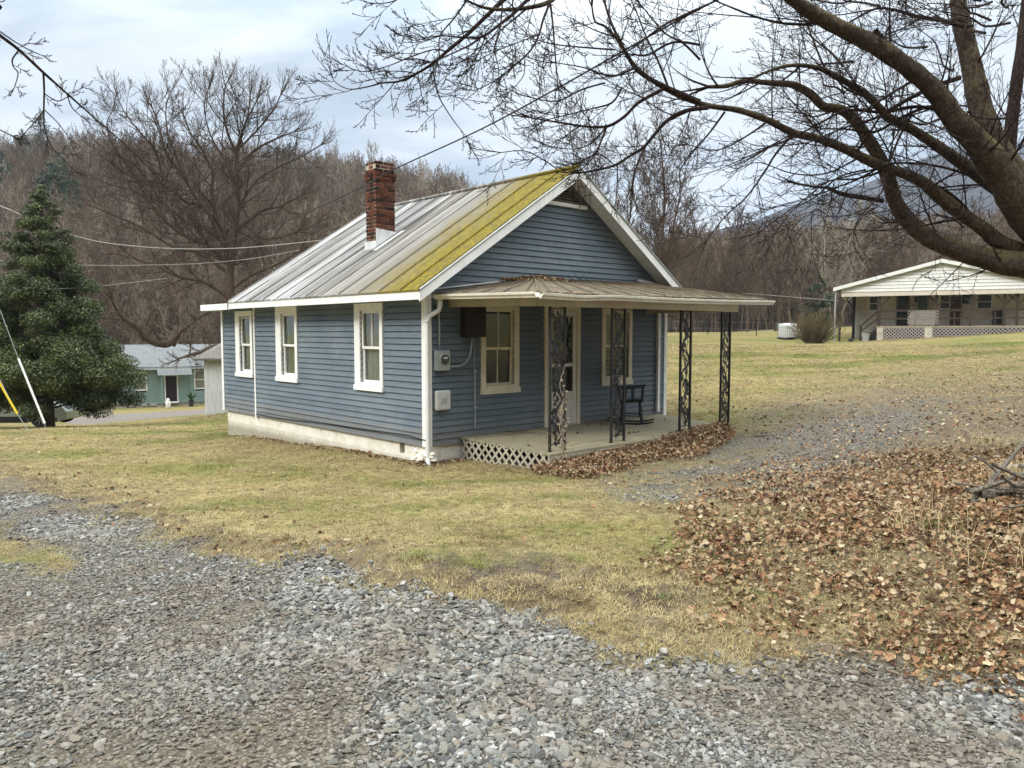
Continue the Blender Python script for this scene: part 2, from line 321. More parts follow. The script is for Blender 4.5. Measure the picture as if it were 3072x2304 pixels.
M['iron'] = plain('black_wrought_iron', (.02, .018, .017), .5, .3, 30, .001, .4)
M['dark'] = plain('dark_room', (.045, .038, .032), .95, .2, 3)  # near-black so rooms behind glass look unlit; their shade is in the colour
M['curtain'] = plain('grey_green_curtain', (.24, .25, .19), .95, .15, 12)
M['lace'] = plain('pale_lace_curtain', (.36, .36, .34), .95, .25, 30)
M['brownc'] = plain('brown_painted_box', (.020, .010, .008), .6, .25, 8, 0, .4, 0, (.045, .02, .012), 10, .5)
M['galv'] = plain('grey_meter_metal', (.36, .38, .38), .45, .12, 12, 0, .5, .3)
M['pvc'] = plain('grey_plastic', (.55, .56, .53), .5, .06, 6)
M['black'] = plain('black_paint', (.012, .012, .012), .45, .2, 12)
M['cable'] = plain('dark_cable', (.02, .02, .022), .6, .1, 4)
M['paleline'] = plain('pale_cable', (.36, .34, .31), .6, .1, 4)
M['proof'] = m_wood('weathered_porch_roofing', (.065, .046, .03), (.145, .115, .078), (.27, .235, .17), 1)
M['shingle'] = plain('grey_shingle', (.17, .155, .14), .9, .35, 12, .004, .2, 0, (.09, .075, .06), 5, .6)
M['gutter'] = m_trim('cream_gutter', (.60, .56, .47), (.72, .69, .61), (.32, .27, .2))
M['storm'] = m_trim('storm_door_paint', (.60, .57, .50), (.70, .67, .60), (.4, .35, .28))
M['teal'] = m_trim('teal_siding_paint', (.15, .23, .215), (.20, .285, .265), (.13, .18, .17))
M['tin'] = m_wood('ribbed_tin', (.11, .115, .12), (.18, .19, .195), (.25, .26, .265), 1); M['greywood'] = m_wood('dark_grey_wood', (.025, .018, .013), (.05, .036, .026), (.09, .068, .05), 2); M['dark_ceiling'] = m_wood('darkened_ceiling_boards', (.03, .024, .018), (.055, .043, .032), (.08, .065, .05), 0); M['skirt'] = m_wood('pinkish_lattice_wood', (.26, .23, .21), (.36, .32, .30), (.42, .38, .35), 2)
M['white'] = m_trim('white_vinyl', (.62, .62, .60), (.70, .70, .68), (.42, .42, .39))
M['cream'] = m_trim('cream_vinyl', (.50, .45, .38), (.58, .53, .45), (.3, .25, .2))
M['oldwood'] = m_wood('old_grey_wood', (.13, .105, .08), (.24, .20, .155), (.36, .31, .25), 2)
M['whitewood'] = m_wood('whitewashed_boards', (.50, .50, .48), (.72, .72, .70), (.80, .80, .78), 2)
M['asphalt'] = plain('old_asphalt', (.17, .145, .125), .9, .2, 3, .004)
M['carpaint'] = plain('silver_green_car_paint', (.30, .33, .29), .28, .05, 3, 0, .6, .45)
M['rubber'] = plain('tyre_rubber', (.02, .02, .02), .8, .2, 10)
M['alloy'] = plain('alloy_rim', (.5, .5, .52), .3, .1, 8, 0, .5, .8)
M['carglass'] = plain('tinted_car_glass', (.02, .03, .03), .08, .1, 3, 0, .6)
M['lamp'] = plain('lamp_lens', (.6, .62, .64), .15, .1, 3, 0, .6)
M['bark'] = m_bark('maple_bark', (.07, .052, .040), (.15, .115, .088), (.125, .112, .048), 5)
M['twig'] = m_bark('maple_twig', (.042, .029, .026), (.08, .055, .048), None, 8)
M['farbark'] = m_bark('grey_brown_bark', (.085, .06, .045), (.16, .118, .088), None, 3)
M['palebark'] = m_bark('pale_sycamore_bark', (.26, .22, .17), (.46, .41, .34), None, 2)
M['forest'] = m_forest('bare_forest', [(0, (.105, .074, .049)), (.4, (.16, .115, .078)), (.75, (.22, .165, .115)), (.93, (.32, .265, .20)), (1, (.5, .45, .37))])
M['bush'] = m_bark('bush_stem', (.16, .12, .07), (.27, .21, .12), None, 6)
M['yellow'] = plain('yellow_plastic', (.75, .55, .03), .5, .06, 4)
M['whiteplastic'] = plain('white_plastic', (.78, .78, .76), .5, .06, 4)
M['firewood'] = m_bark('grey_deadwood', (.20, .17, .135), (.40, .35, .28), None, 9)
M['blue'] = plain('dark_blue_cloth', (.02, .04, .09), .8, .2, 5)
M['terracotta'] = plain('dark_planter', (.03, .028, .026), .6, .2, 8)
M['stonewall'] = plain('pale_stone_block', (.42, .38, .31), .9, .3, 4, .02)
# ================================================================= TERRAIN
HC_ = np.array([-1.348, 12.275]); AH = R(42.6)          # near corner of the cottage, its heading
DX = np.array([math.cos(AH), math.sin(AH)]); DY = np.array([-math.sin(AH), math.cos(AH)])
def HW(a, b, z=0.0): p = HC_+DX*a+DY*b; return (float(p[0]), float(p[1]), z)
def pz(px, d, z): return (float((px-1536)/FPX*d), d, z)
_cp = [(0, 2.5, .45), (-3, 3.5, .43), (3.5, 3.5, .45), (0, -6, .45), (-12, -4, .3), (12, -4, .7), (-6.2, 8.2, .08), (-3, 6, .3), (0, 5.5, .4), (3, 5, .52), (-6.9, 10.9, -.08), (-11, 11.5, -.25),
       HW(0, 0, 0), HW(0, 4, -.12), HW(0, 8, -.33), HW(.6, -2.1, .02), HW(3, -2.6, .1), HW(5.5, -2.2, .21), HW(6.3, 0, .27), HW(6.3, 6, .3), HW(3, 6, .1),
       (-2.2, 8.6, .12), (0, 8.5, .22), (3.2, 8.4, .42), (10.7, 16.2, .8), (6.5, 8, .75), (3.5, 5.2, .6), (9, 5, 1.1), (7.5, 11.5, .65),
       (9.9, 23.8, .75), (17.5, 45, 1.38), (21, 50, 1.43), (27, 46, 1.8), (14.5, 60, 2.0), (32, 60, 2.3), (20, 30, 1.3), (4, 40, 1.2), (5, 60, 1.7), (0, 30, .4), (24, 20, 1.8), (30, 40, 2.2),
       (-9, 14, -.25), (-13.2, 20, -.54), (-10.5, 23, -.75), (-8.5, 24, -.75), (-17, 27, -1.3), (-21, 27, -1.35), (-12, 27.5, -1.1), (-10.6, 28, -.9), (-15, 32, -1.75), (-13, 38, -2.1), (-20, 45, -2.9), (-13, 50, -2.6), (-33, 62, -4.15), (-26, 64, -4.1), (-22, 66, -4.0), (-45, 60, -4.2), (-40, 30, -2.4), (-25, 12, -.9),
       (-5, 45, -1.), (-8, 80, -3.), (-40, 90, -4.5), (-80, 80, -5), (10, 90, .8), (40, 90, 2.6), (90, 90, 4), (-60, 20, -2.5), (60, 20, 3), (0, 130, 0), (-90, 140, -4), (90, 140, 4), (0, -40, .5), (-60, -40, 0), (60, -40, 2)]
_cp = np.array(_cp, float); _X = _cp[:, :2]
def _phi(r): return np.sqrt(r*r+4.0)
_D = np.linalg.norm(_X[:, None]-_X[None], axis=2); _n = len(_X)
_A = np.zeros((_n+3, _n+3)); _A[:_n, :_n] = _phi(_D)+np.eye(_n)*.02; _A[:_n, _n] = 1; _A[:_n, n_ := _n+1] = _X[:, 0]; _A[:_n, _n+2] = _X[:, 1]; _A[_n:, :_n] = _A[:_n, _n:].T
_W = np.linalg.solve(_A, np.r_[_cp[:, 2], 0, 0, 0])
def base_h(x, y):
    x = np.asarray(x, float); y = np.asarray(y, float); r = np.hypot(x, y); k = np.minimum(1, 130/np.maximum(r, 1e-3)); xs = x*k; ys = y*k
    out = np.full(xs.shape, _W[_n])+_W[_n+1]*xs+_W[_n+2]*ys
    for i in range(_n): out = out+_W[i]*_phi(np.hypot(xs-_X[i, 0], ys-_X[i, 1]))
    return out
# zones outlined on the photograph, laid on the ground (px of the 2212-wide view)
def disp(pts): return np.array(pts, float)*3072/2212
Z_ROAD = disp([(-900, 1010), (-300, 1000), (0, 1045), (150, 1093), (300, 1132), (430, 1188), (560, 1222), (700, 1240), (880, 1268), (1000, 1292), (1180, 1326), (1270, 1375), (1500, 1402), (1750, 1420), (2000, 1440), (2212, 1448), (3400, 1470), (3600, 9000), (-2000, 9000)])
Z_ISLE = disp([(-500, 1120), (0, 1132), (70, 1165), (150, 1205), (140, 1240), (60, 1225), (0, 1200), (-500, 1200)])
Z_PATCH = disp([(1280, 1030), (1450, 985), (1600, 930), (1700, 893), (1850, 868), (2010, 868), (2000, 930), (1950, 985), (1800, 1045), (1600, 1095), (1400, 1080)])
Z_SOIL = disp([(1640, 905), (1800, 850), (2000, 815), (2212, 800), (3000, 780), (3000, 1010), (2212, 1000), (2050, 1020), (1900, 1045), (1750, 1070), (1600, 1100), (1700, 980)])
Z_LEAF = disp([(1480, 1180), (1560, 1120), (1700, 1080), (1900, 1045), (2040, 1005), (2212, 990), (3300, 960), (3300, 1440), (2212, 1425), (2000, 1400), (1800, 1360), (1640, 1290), (1500, 1250)])
Z_DRIFT = disp([(1045, 985), (1200, 982), (1400, 950), (1570, 925), (1575, 940), (1530, 972), (1400, 990), (1290, 1022), (1200, 1030), (1100, 1010)])
Z_LANE = np.array([(150, 1262), (230, 1246), (330, 1234), (400, 1228), (520, 1220), (640, 1212), (640, 1240), (520, 1250), (380, 1263), (250, 1275)], float)
Z_BANK = disp([(-300, 985), (0, 1010), (150, 1050), (400, 1120), (560, 1160), (800, 1180), (1100, 1190), (1300, 1225), (1500, 1270), (1480, 1340), (1270, 1345), (1000, 1282), (700, 1225), (430, 1180), (150, 1088), (0, 1042), (-300, 1000)])
Z_GREEN1 = disp([(330, 950), (480, 925), (560, 945), (560, 985), (430, 985)])
Z_GREEN2 = disp([(1580, 760), (1800, 730), (2212, 720), (2212, 840), (1900, 830), (1700, 790)])
def poly_sd(px, py, poly):
    "signed distance in px, positive inside"
    d2 = np.full(px.shape, 1e18); ins = np.zeros(px.shape, bool); n = len(poly)
    for i in range(n):
        ax, ay = poly[i]; bx, by = poly[(i+1) % n]; ex, ey = bx-ax, by-ay; wx, wy = px-ax, py-ay
        t = np.clip((wx*ex+wy*ey)/(ex*ex+ey*ey), 0, 1); d2 = np.minimum(d2, (wx-ex*t)**2+(wy-ey*t)**2)
        c = ((ay > py) != (by > py)); xi = ex*(py-ay)/(ey if abs(ey) > 1e-9 else 1e-9)+ax; ins ^= (c & (px < xi))
    d = np.sqrt(d2); return np.where(ins, d, -d)
def zone(x, y, poly, soft=12, amp=.22, sc=1.6, seed=3):
    z = base_h(x, y); jx = (fbm(x*sc, y*sc, seed)-.5)*2*amp; jy = (fbm(x*sc+40, y*sc, seed+5)-.5)*2*amp
    px, py, w = proj(np.stack([x+jx, y+jy*2, z], -1)); sd = poly_sd(px, py, poly)
    s = np.clip(sd/soft*.5+.5, 0, 1); return np.where(w > .5, s, 0)
def terrain_h(x, y):
    x = np.asarray(x, float); y = np.asarray(y, float); h = base_h(x, y); r = np.hypot(x, y)
    near = np.clip((40-r)/15, 0, 1)
    h = h + near*(fbm(x*.9, y*.9, 21, 3)-.5)*.07 + near*(fbm(x*5, y*5, 22, 3)-.5)*.02
    z = base_h(x, y); px, py, w = proj(np.stack([x, y, z], -1)); ok = (w > .5) & (r < 45)
    rd = np.where(ok, np.clip(poly_sd(px, py, Z_ROAD)/60*.5+.5, 0, 1), 0); h = h - rd*.05
    bk = np.where(ok, np.clip(poly_sd(px, py, Z_BANK)/40*.5+.3, 0, 1), 0); h = h + bk*((fbm(x*3.2, y*3.2, 31, 3)-.40)*.30+(fbm(x*9, y*9, 33, 3)-.5)*.12)
    lf = np.where(ok, np.clip(poly_sd(px, py, Z_LEAF)/120*.5+.3, 0, 1), 0); h = h + lf*(.05+.08*fbm(x*2, y*2, 5, 3))
    dr = np.where(ok, np.clip(poly_sd(px, py, Z_DRIFT)/14*.5+.5, 0, 1), 0); h = h + dr*.10
    return h
def th(x, y): return float(terrain_h(np.array([x]), np.array([y]))[0])
def gpt(px, py):
    r = ray(px, py); t = np.geomspace(1.5, 150, 600); p = CAM+r[None]*t[:, None]; h = terrain_h(p[:, 0], p[:, 1]); k = np.argmax(p[:, 2] < h); return p[k]
# ---- one polar sheet, split by cover
_na = np.concatenate([np.linspace(-46, 46, 620), np.linspace(46, 314, 90)[1:-1]]); _ang = np.radians(_na)
_rr = np.concatenate([np.geomspace(1.2, 22, 330), np.geomspace(22, 70, 170)[1:], np.geomspace(70, 2600, 60)[1:]])
AA, RR = np.meshgrid(_ang, _rr); GX = (np.sin(AA)*RR).ravel(); GY = (np.cos(AA)*RR).ravel(); GZ = terrain_h(GX, GY)
farm = np.hypot(GX, GY) > 60
def zn(*a, **k):
    o = np.zeros(len(GX)); i = ~farm; o[i] = zone(GX[i], GY[i], *a, **k); return o
g_road = np.clip(zn(Z_ROAD, soft=26)-zn(Z_ISLE, soft=30), 0, 1); g_patch = zn(Z_PATCH, soft=60, amp=.5)*(.35+.65*(fbm(GX*.8, GY*.8, 44) > .46)*fbm(GX*3, GY*3, 45))*1.3
g_behind = (GY < 1.5) & (np.hypot(GX, GY) < 30); g_road[g_behind & (GY < 1.0)] = 1
g_grav = np.clip(np.maximum(g_road*np.clip(.75+.5*fbm(GX*1.1, GY*1.1, 47), 0, 1), g_patch), 0, 1)
g_dirt = np.clip(np.maximum.reduce([zn(Z_SOIL, soft=80)*.9, zn(Z_PATCH, soft=60)*.6, zn(Z_LEAF, soft=60)*.6, zn(Z_DRIFT, soft=20), zn(Z_BANK, soft=50)*(.55+1.3*np.clip(fbm(GX*2.5, GY*2.5, 61)-.42, 0, 1)*2), zn(Z_ISLE, soft=20)*.4, np.clip(1-np.abs(zn(Z_ROAD, soft=150)-.5)*2.2, 0, 1)*.8]), 0, 1)
_hx = (GX-HC_[0])*DX[0]+(GY-HC_[1])*DX[1]; _hy = (GX-HC_[0])*DY[0]+(GY-HC_[1])*DY[1]
_dd = np.hypot(np.maximum(np.maximum(-_hx, _hx-6.3), 0), np.maximum(np.maximum(-_hy, _hy-8), 0)); g_dirt = np.maximum(g_dirt, np.clip(1-(_dd-.05)/.5, 0, 1)*.8*fbm(GX*3, GY*3, 71))
g_green = np.clip(zn(Z_GREEN1, soft=60)+zn(Z_GREEN2, soft=120)*.8+(np.hypot(GX, GY) > 22)*.35, 0, 1)
nA, nR = len(_ang), len(_rr)
ii, jj = np.meshgrid(np.arange(nR-1), np.arange(nA), indexing='ij'); j2 = (jj+1) % nA
FQ = np.stack([ii*nA+jj, (ii+1)*nA+jj, (ii+1)*nA+j2, ii*nA+j2], -1).reshape(-1, 4)[:, ::-1]
_lane = zn(Z_LANE, soft=8, amp=.1)
fr = g_road[FQ].mean(1) > .5; fl = (_lane[FQ].mean(1) > .5) & ~fr
def submesh(name, mask, mat):
    F = FQ[mask]; u, inv = np.unique(F, return_inverse=True); V = np.stack([GX, GY, GZ], -1)[u]; me = np_mesh(name, V, inv.reshape(-1, 4)); me.shade_smooth()
    for nm, a in (('gravel', g_grav), ('dirt', g_dirt), ('green', g_green)):
        at = me.attributes.new(nm, 'FLOAT', 'POINT'); at.data.foreach_set('value', a[u].astype(np.float32))
    return tag(link(name, me, mat), kind='structure')
submesh('ground', ~fr & ~fl, M['ground']); submesh('road', fr, M['ground']); submesh('lane_road', fl, M['asphalt'])
# centre cap under the camera
mb = MB(); c = len(_ang); mb.add([(0, 0, float(GZ[:nA].mean()))]+[(GX[j], GY[j], GZ[j]) for j in range(nA)], [(0, 1+(j+1) % nA, 1+j) for j in range(nA)]); o = mb.build('road_centre', M['ground']); tag(o, kind='structure'); 
for nm, val in (('gravel', 1.), ('dirt', 0.), ('green', 0.)): o.data.attributes.new(nm, 'FLOAT', 'POINT').data.foreach_set('value', np.full(nA+1, val, np.float32))
# ---- wooded hills: crest height by bearing (source px of the crest without its trees), crest and foot distance
def interp(x, xs, ys): return np.interp(x, xs, ys)
_hx_ = [-1500, -600, 0, 250, 500, 700, 900, 1050, 1180, 1300, 1420, 1600, 1800, 2100, 2400, 2800, 3300, 4500]
_hy_ = [625, 622, 618, 605, 612, 622, 645, 660, 675, 695, 730, 850, 880, 880, 872, 850, 830, 800]
_hr_ = [230, 230, 230, 235, 240, 240, 235, 230, 225, 220, 215, 210, 200, 190, 190, 190, 190, 190]
_hf_ = [70, 75, 82, 82, 82, 82, 84, 86, 90, 95, 100, 105, 105, 105, 105, 105, 105, 105]
def hill_h(x, y):
    b = base_h(x, y); px = 1536+FPX*x/np.maximum(y, 1e-3); px = np.clip(px, -1500, 4500); d = y
    zc = HC+(993-interp(px, _hx_, _hy_))/FPX*interp(px, _hx_, _hr_); rc = interp(px, _hx_, _hr_); rf = interp(px, _hx_, _hf_)
    t = np.clip((d-rf)/(rc-rf), 0, 1); s = t*t*(3-2*t)*.55+t*.45; drop = np.clip((d-rc)/400, 0, 1)*20
    return np.where(d < rf-1, b-1.0, b*(1-s)+zc*s-drop-(t <= 0)*.5) + (fbm(x*.03, y*.03, 81, 3)-.5)*8*np.clip(t*3, 0, 1)*(1-t*.7)
hy = np.geomspace(66, 520, 110); hx = np.linspace(-1.35, 1.5, 200); HXX, HYY = np.meshgrid(hx, hy); X_ = (HXX*HYY).ravel(); Y_ = HYY.ravel(); Z_ = hill_h(X_, Y_)
ii, jj = np.meshgrid(np.arange(len(hy)-1), np.arange(len(hx)-1), indexing='ij'); n2 = len(hx); F = np.stack([ii*n2+jj, ii*n2+jj+1, (ii+1)*n2+jj+1, (ii+1)*n2+jj], -1).reshape(-1, 4)
me = np_mesh('hills', np.stack([X_, Y_, Z_], -1), F); me.shade_smooth(); tag(link('hills', me, M['hill']), kind='structure')
# unseen hillside added behind the camera to hold low sky light off the porch
hb_y = np.linspace(0, 1, 26); hb_a = np.radians(np.linspace(95, 265, 90)); AA2, TT2 = np.meshgrid(hb_a, hb_y); RR2 = 38+75*TT2; X_ = np.sin(AA2)*RR2; Y_ = np.cos(AA2)*RR2; ed_ = np.clip((np.radians(85)-np.abs(AA2-math.pi))/.35, 0, 1)
Z_ = -1.5+(TT2**1.2)*52*ed_+(fbm(X_*.06, Y_*.06, 55, 4)-.5)*9*TT2+base_h(X_, Y_)
ii, jj = np.meshgrid(np.arange(25), np.arange(89), indexing='ij'); F = np.stack([ii*90+jj, (ii+1)*90+jj, (ii+1)*90+jj+1, ii*90+jj+1], -1).reshape(-1, 4)
me = np_mesh('hills', np.stack([X_.ravel(), Y_.ravel(), Z_.ravel()], -1), F); me.shade_smooth(); tag(link('hills', me, M['hill']), kind='structure')
# far blue mountain
_mx = [1500, 1800, 1950, 2100, 2250, 2360, 2461, 2560, 2650, 2740, 2820, 2890, 2980, 3072, 3200, 3500, 4200]; _my = [900, 800, 765, 705, 668, 628, 592, 566, 532, 490, 460, 440, 448, 440, 415, 480, 640]
my = np.linspace(520, 1900, 70); mx = np.linspace(1300, 4300, 260); MXX, MYY = np.meshgrid(mx, my); t = np.clip((MYY-520)/(1300-520), 0, 1)
zc = HC+(993-np.interp(MXX, _mx, _my))/FPX*1300; s = t**1.25; X_ = (MXX-1536)/FPX*MYY
Z_ = -5*(1-s)+zc*s - np.clip((MYY-1300)/600, 0, 1)*120 + (fbm(X_*.006, MYY*.004, 91, 5)-.5)*70*s*np.clip((1300-MYY)/300, 0.1, 1)
ii, jj = np.meshgrid(np.arange(len(my)-1), np.arange(len(mx)-1), indexing='ij'); n2 = len(mx); F = np.stack([ii*n2+jj, ii*n2+jj+1, (ii+1)*n2+jj+1, (ii+1)*n2+jj], -1).reshape(-1, 4)
me = np_mesh('mountain', np.stack([X_.ravel(), MYY.ravel(), Z_.ravel()], -1), F); me.shade_smooth(); tag(link('mountain', me, M['mount']), kind='structure')
# ================================================================= THE BLUE COTTAGE
H = empty('cottage', (HC_[0], HC_[1], 0), AH, 'small blue clapboard cottage with brick chimney, mossy tin roof and front porch', 'house')
MR = (5.02-2.76)/3.49
def roofz(x): return 2.74+MR*(x+.39) if x < 3.1 else 2.74+MR*(6.59-x)
EXPO = .1022; ZB = .255
side_holes = [(1.30, 1.93, 1.20, 2.45), (4.37, 4.97, 1.20, 2.45), (6.44, 7.00, 1.20, 2.42)]
front_holes = [(1.20, 1.86, 1.17, 2.47), (2.70, 3.46, .36, 2.47), (4.28, 5.00, 1.17, 2.47)]
def clapboards(name, mat, parent, umin, umax, ztop, P3, holes=(), lim=None, nrm_flip=False, zb=ZB, expo=EXPO, t0=.028, t1=.004, wob=.0, gap=.006):
    "P3(u, out, z) -> local point"
    mb = MB(); z = zb; k = 0
    while z < ztop-.02:
        z1 = min(z+expo, ztop); zt_ = z1-gap
        segs = [(umin, umax)]
        for (a, b, c, d) in holes:
            if z1 > c+.02 and z < d-.02:
                ns = []
                for (s0, s1) in segs:
                    if b <= s0 or a >= s1: ns.append((s0, s1)); continue
                    if a > s0: ns.append((s0, a))
                    if b < s1: ns.append((b, s1))
                segs = ns
        if wob:
            ns = []
            for (s0, s1) in segs:
                if s1-s0 > 1.6 and random.random() < .8: c_ = random.uniform(s0+.5, s1-.5); ns += [(s0, c_-.0022), (c_+.0022, s1)]
                else: ns.append((s0, s1))
            segs = ns
        for s0, s1 in segs:
            w0 = random.uniform(-wob, wob); w1 = random.uniform(-wob, wob)
            a0, a1, b0, b1 = s0, s1, s0, s1
            if lim:
                l0, r0 = lim(z); l1, r1 = lim(z1); a0 = max(s0, l0); a1 = min(s1, r0); b0 = max(s0, l1); b1 = min(s1, r1)
                if a1-a0 < .02: continue
                if b1 < b0: b0 = b1 = (b0+b1)/2
            vs = [P3(a0, t0, z+w0), P3(a1, t0, z+w1), P3(b1, t1, zt_), P3(b0, t1, zt_), P3(a0, -.02, z+w0), P3(a1, -.02, z+w1), P3(b1, -.02, zt_), P3(b0, -.02, zt_)]
            mb.add(vs, [(0, 1, 2, 3), (1, 0, 4, 5), (7, 6, 5, 4), (3, 2, 6, 7), (0, 3, 7, 4), (2, 1, 5, 6)])
        z = z1; k += 1
    return mb.build(name, mat, parent)
PS = lambda u, o, z: (-o, u, z); PF = lambda u, o, z: (u, -o, z); PR = lambda u, o, z: (6.25+o, u, z); PB = lambda u, o, z: (u, 8.0+o, z)
sd = clapboards('siding', M['siding'], H, .0, 8.0, 2.62, PS, side_holes, wob=.001)
fr_ = clapboards('siding', M['siding'], H, .0, 6.25, 4.9, PF, front_holes, lambda z: ((0, 6.25) if z < 2.7 else ((z-2.74)/MR-.39+.04, 6.59-(z-2.74)/MR-.04)), wob=.0008)
clapboards('siding', M['siding'], H, .0, 8.0, 2.62, PR)
clapboards('siding', M['siding'], H, .0, 6.25, 2.62, PB)
# inside: floor, partition walls so that daylight does not run through
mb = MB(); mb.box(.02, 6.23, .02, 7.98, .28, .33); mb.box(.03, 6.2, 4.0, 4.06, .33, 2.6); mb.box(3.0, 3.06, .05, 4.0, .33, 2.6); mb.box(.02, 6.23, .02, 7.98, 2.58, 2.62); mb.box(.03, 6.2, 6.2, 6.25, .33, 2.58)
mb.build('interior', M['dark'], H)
# foundation
mb = MB()
mb.box(.03, .2, .0, .68, -.6, ZB-.003); mb.box(.03, .2, .82, 7.9, -.8, ZB-.003); mb.box(.03, .2, .68, .82, -.6, .06)
mb.box(.2, 6.2, .03, .2, -.5, ZB-.004); mb.box(6.05, 6.2, .2, 7.9, -.8, ZB-.005); mb.box(.2, 6.05, 7.75, 7.9, -.8, ZB-.004)
fo = mb.build('foundation', M['found'], H)
MB().box(.12, .18, .66, .84, .0, .25).build('vent_hole', M['black'], fo)
mb = MB()
for k in range(26):
    yy = random.uniform(-.05, .45); r_ = random.uniform(.03, .09); mb.lathe([(r_*.3, -r_*.5), (r_, -r_*.1), (r_*.8, r_*.5), (r_*.2, r_*.7)], 7, (random.uniform(-.06, .06), yy-.1, -.02+random.uniform(0, .18)))
mb.build('loose_mortar', M['found'], fo, smooth=False)
# corner boards
mb = MB(); mb.box(-.034, .0, .0, .095, .25, 2.62); mb.box(-.034, .07, -.034, .0, .25, 2.72); mb.build('corner_board', M['trim'], H)
MB().box(-.036, .0, 6.215, 6.275, .20, 2.62).build('corner_board', M['trim'], H)
MB().box(-.034, .0, 7.93, 8.03, .25, 2.60).build('corner_board', M['trim'], H)
MB().box(6.19, 6.285, -.034, .0, .25, 2.72).build('corner_board', M['trim'], H)
mb = MB(); mb.bar((5.93, -.07, .42), (5.93, -.07, 2.5), .075, .055, (0, 1, 0)); mb.build('downspout', M['trim'], H)
# ---- windows
def window(P3, u0, u1, z0, z1, hole, mat, sashmat, curt, munt=(1, 0), sillout=.05, head=True, name='window'):
    cw = .1; a, b, c, d = hole; mb = MB()
    def bx(m, ua, ub, oa, ob, za, zb):
        p = [P3(u, o, z) for z in (za, zb) for o in (oa, ob) for u in (ua, ub)]; m.add(p, [(0, 2, 3, 1), (4, 5, 7, 6), (0, 1, 5, 4), (2, 6, 7, 3), (0, 4, 6, 2), (1, 3, 7, 5)])
    bx(mb, u0, a, -.05, .042, z0+.09, z1); bx(mb, b, u1, -.05, .042, z0+.09, z1); bx(mb, a, b, -.05, .040, d, z1); bx(mb, a, b, -.05, .03, c-.0, c+.02) if False else None
    w = mb.build(name, mat, H)
    m2 = MB(); bx(m2, u0-.015, u1+.015, -.05, .042+.02, z0, z0+.09); bx(m2, a, b, -.05, .05, z0+.09, c); m2.build('sill', mat, w)
    s = MB(); f = .042; zm = (c+d)/2-.02; o0, o1 = -.03, .0
    for (za, zb, oo) in ((c, zm+.02, -.045), (zm-.015, d, -.02)):
        bx(s, a, a+f, oo-.02, oo+.015, za, zb); bx(s, b-f, b, oo-.02, oo+.015, za, zb); bx(s, a+f, b-f, oo-.018, oo+.017, za, za+f); bx(s, a+f, b-f, oo-.018, oo+.017, zb-f, zb)
    if munt[0]: bx(s, (a+b)/2-.009, (a+b)/2+.009, -.035, -.012, zm, d-f)
    if munt[1]: bx(s, (a+b)/2-.009, (a+b)/2+.009, -.06, -.038, c+f, zm)
    s.build('sash', sashmat, w)
    g = MB(); bx(g, a+.02, b-.02, -.03, -.026, zm, d-.02); g.build('glass', M['glass'], w); g = MB(); bx(g, a+.02, b-.02, -.055, -.051, c+.02, zm); g.build('glass', M['glass'], w)
    if curt:
        cm, ua, ub, zlo = curt; cu = MB(); n = 40; vs = []; fs = []
        for i in range(n+1):
            u = ua+(ub-ua)*i/n; o = -.085+.010*math.sin(i*1.1)+.006*math.sin(i*2.7); vs += [P3(u, o, zlo), P3(u+.01*math.sin(i), o, d)]
        for i in range(n): fs.append((2*i, 2*i+2, 2*i+3, 2*i+1))
        cu.add(vs, fs); cu.build('curtain', cm, w)
    return w
window(PS, 1.21, 2.11, 1.06, 2.58, side_holes[0], M['trim'], M['trim'], (M['lace'], 1.30, 1.93, 1.2))
window(PS, 4.27, 5.20, 1.07, 2.60, side_holes[1], M['trim'], M['trim'], (M['curtain'], 4.35, 5.0, 1.2), (0, 0))
window(PS, 6.335, 7.215, 1.08, 2.54, side_holes[2], M['trim'], M['trim'], (M['curtain'], 6.4, 7.05, 1.2), (0, 0))
window(PF, 1.10, 1.97, 1.03, 2.52, front_holes[0], M['tan'], M['tan'], None, (1, 1))
window(PF, 4.18, 5.10, 1.03, 2.54, front_holes[2], M['tan'], M['tan'], None, (0, 0))
# ---- storm door
mb = MB(); mb.box(2.60, 2.70, -.045, .05, .345, 2.55); mb.box(3.46, 3.55, -.045, .05, .345, 2.55); mb.box(2.70, 3.46, -.045, .05, 2.47, 2.55); mb.box(2.6, 3.55, -.07, .05, .315, .36)
fd = mb.build('door_frame', M['tan'], H)
dr = MB(); Y0, Y1 = -.03, .0
for bx in ((2.705, 2.80, .37, 2.465), (3.36, 3.455, .37, 2.465), (2.80, 3.36, 2.37, 2.465), (2.80, 3.36, .37, .43), (2.80, 3.36, 1.44, 1.50), (2.80, 3.36, .43, .98)): dr.box(bx[0], bx[1], Y0, Y1, bx[2], bx[3])
dr.box(2.80, 3.36, Y0-.004, Y0, .95, .98)
o = dr.build('storm_door', M['storm'], H)
pn = MB()
oct_ = lambda r_, rz, c: [(c[0]+sx*r_*a, c[1]+sz*rz*b) for sx, sz, a, b in ((-1, -1, 1, .55), (-1, -1, .55, 1), (1, -1, .55, 1), (1, -1, 1, .55), (1, 1, 1, .55), (1, 1, .55, 1), (-1, 1, .55, 1), (-1, 1, 1, .55))]
q = oct_(.13, .15, (3.08, .70))
for i in range(8): a = q[i]; b = q[(i+1) % 8]; pn.tube([(a[0], Y0-.002, a[1]), (b[0], Y0-.002, b[1])], .007, 5)
pn.box(2.84, 3.32, Y0-.01, Y0-.001, .455, .465); pn.box(2.84, 3.32, Y0-.01, Y0-.001, .92, .93); pn.box(2.84, 2.85, Y0-.01, Y0-.001, .465, .92); pn.box(3.31, 3.32, Y0-.01, Y0-.001, .465, .92)
pn.build('door_panel', M['storm'], o)
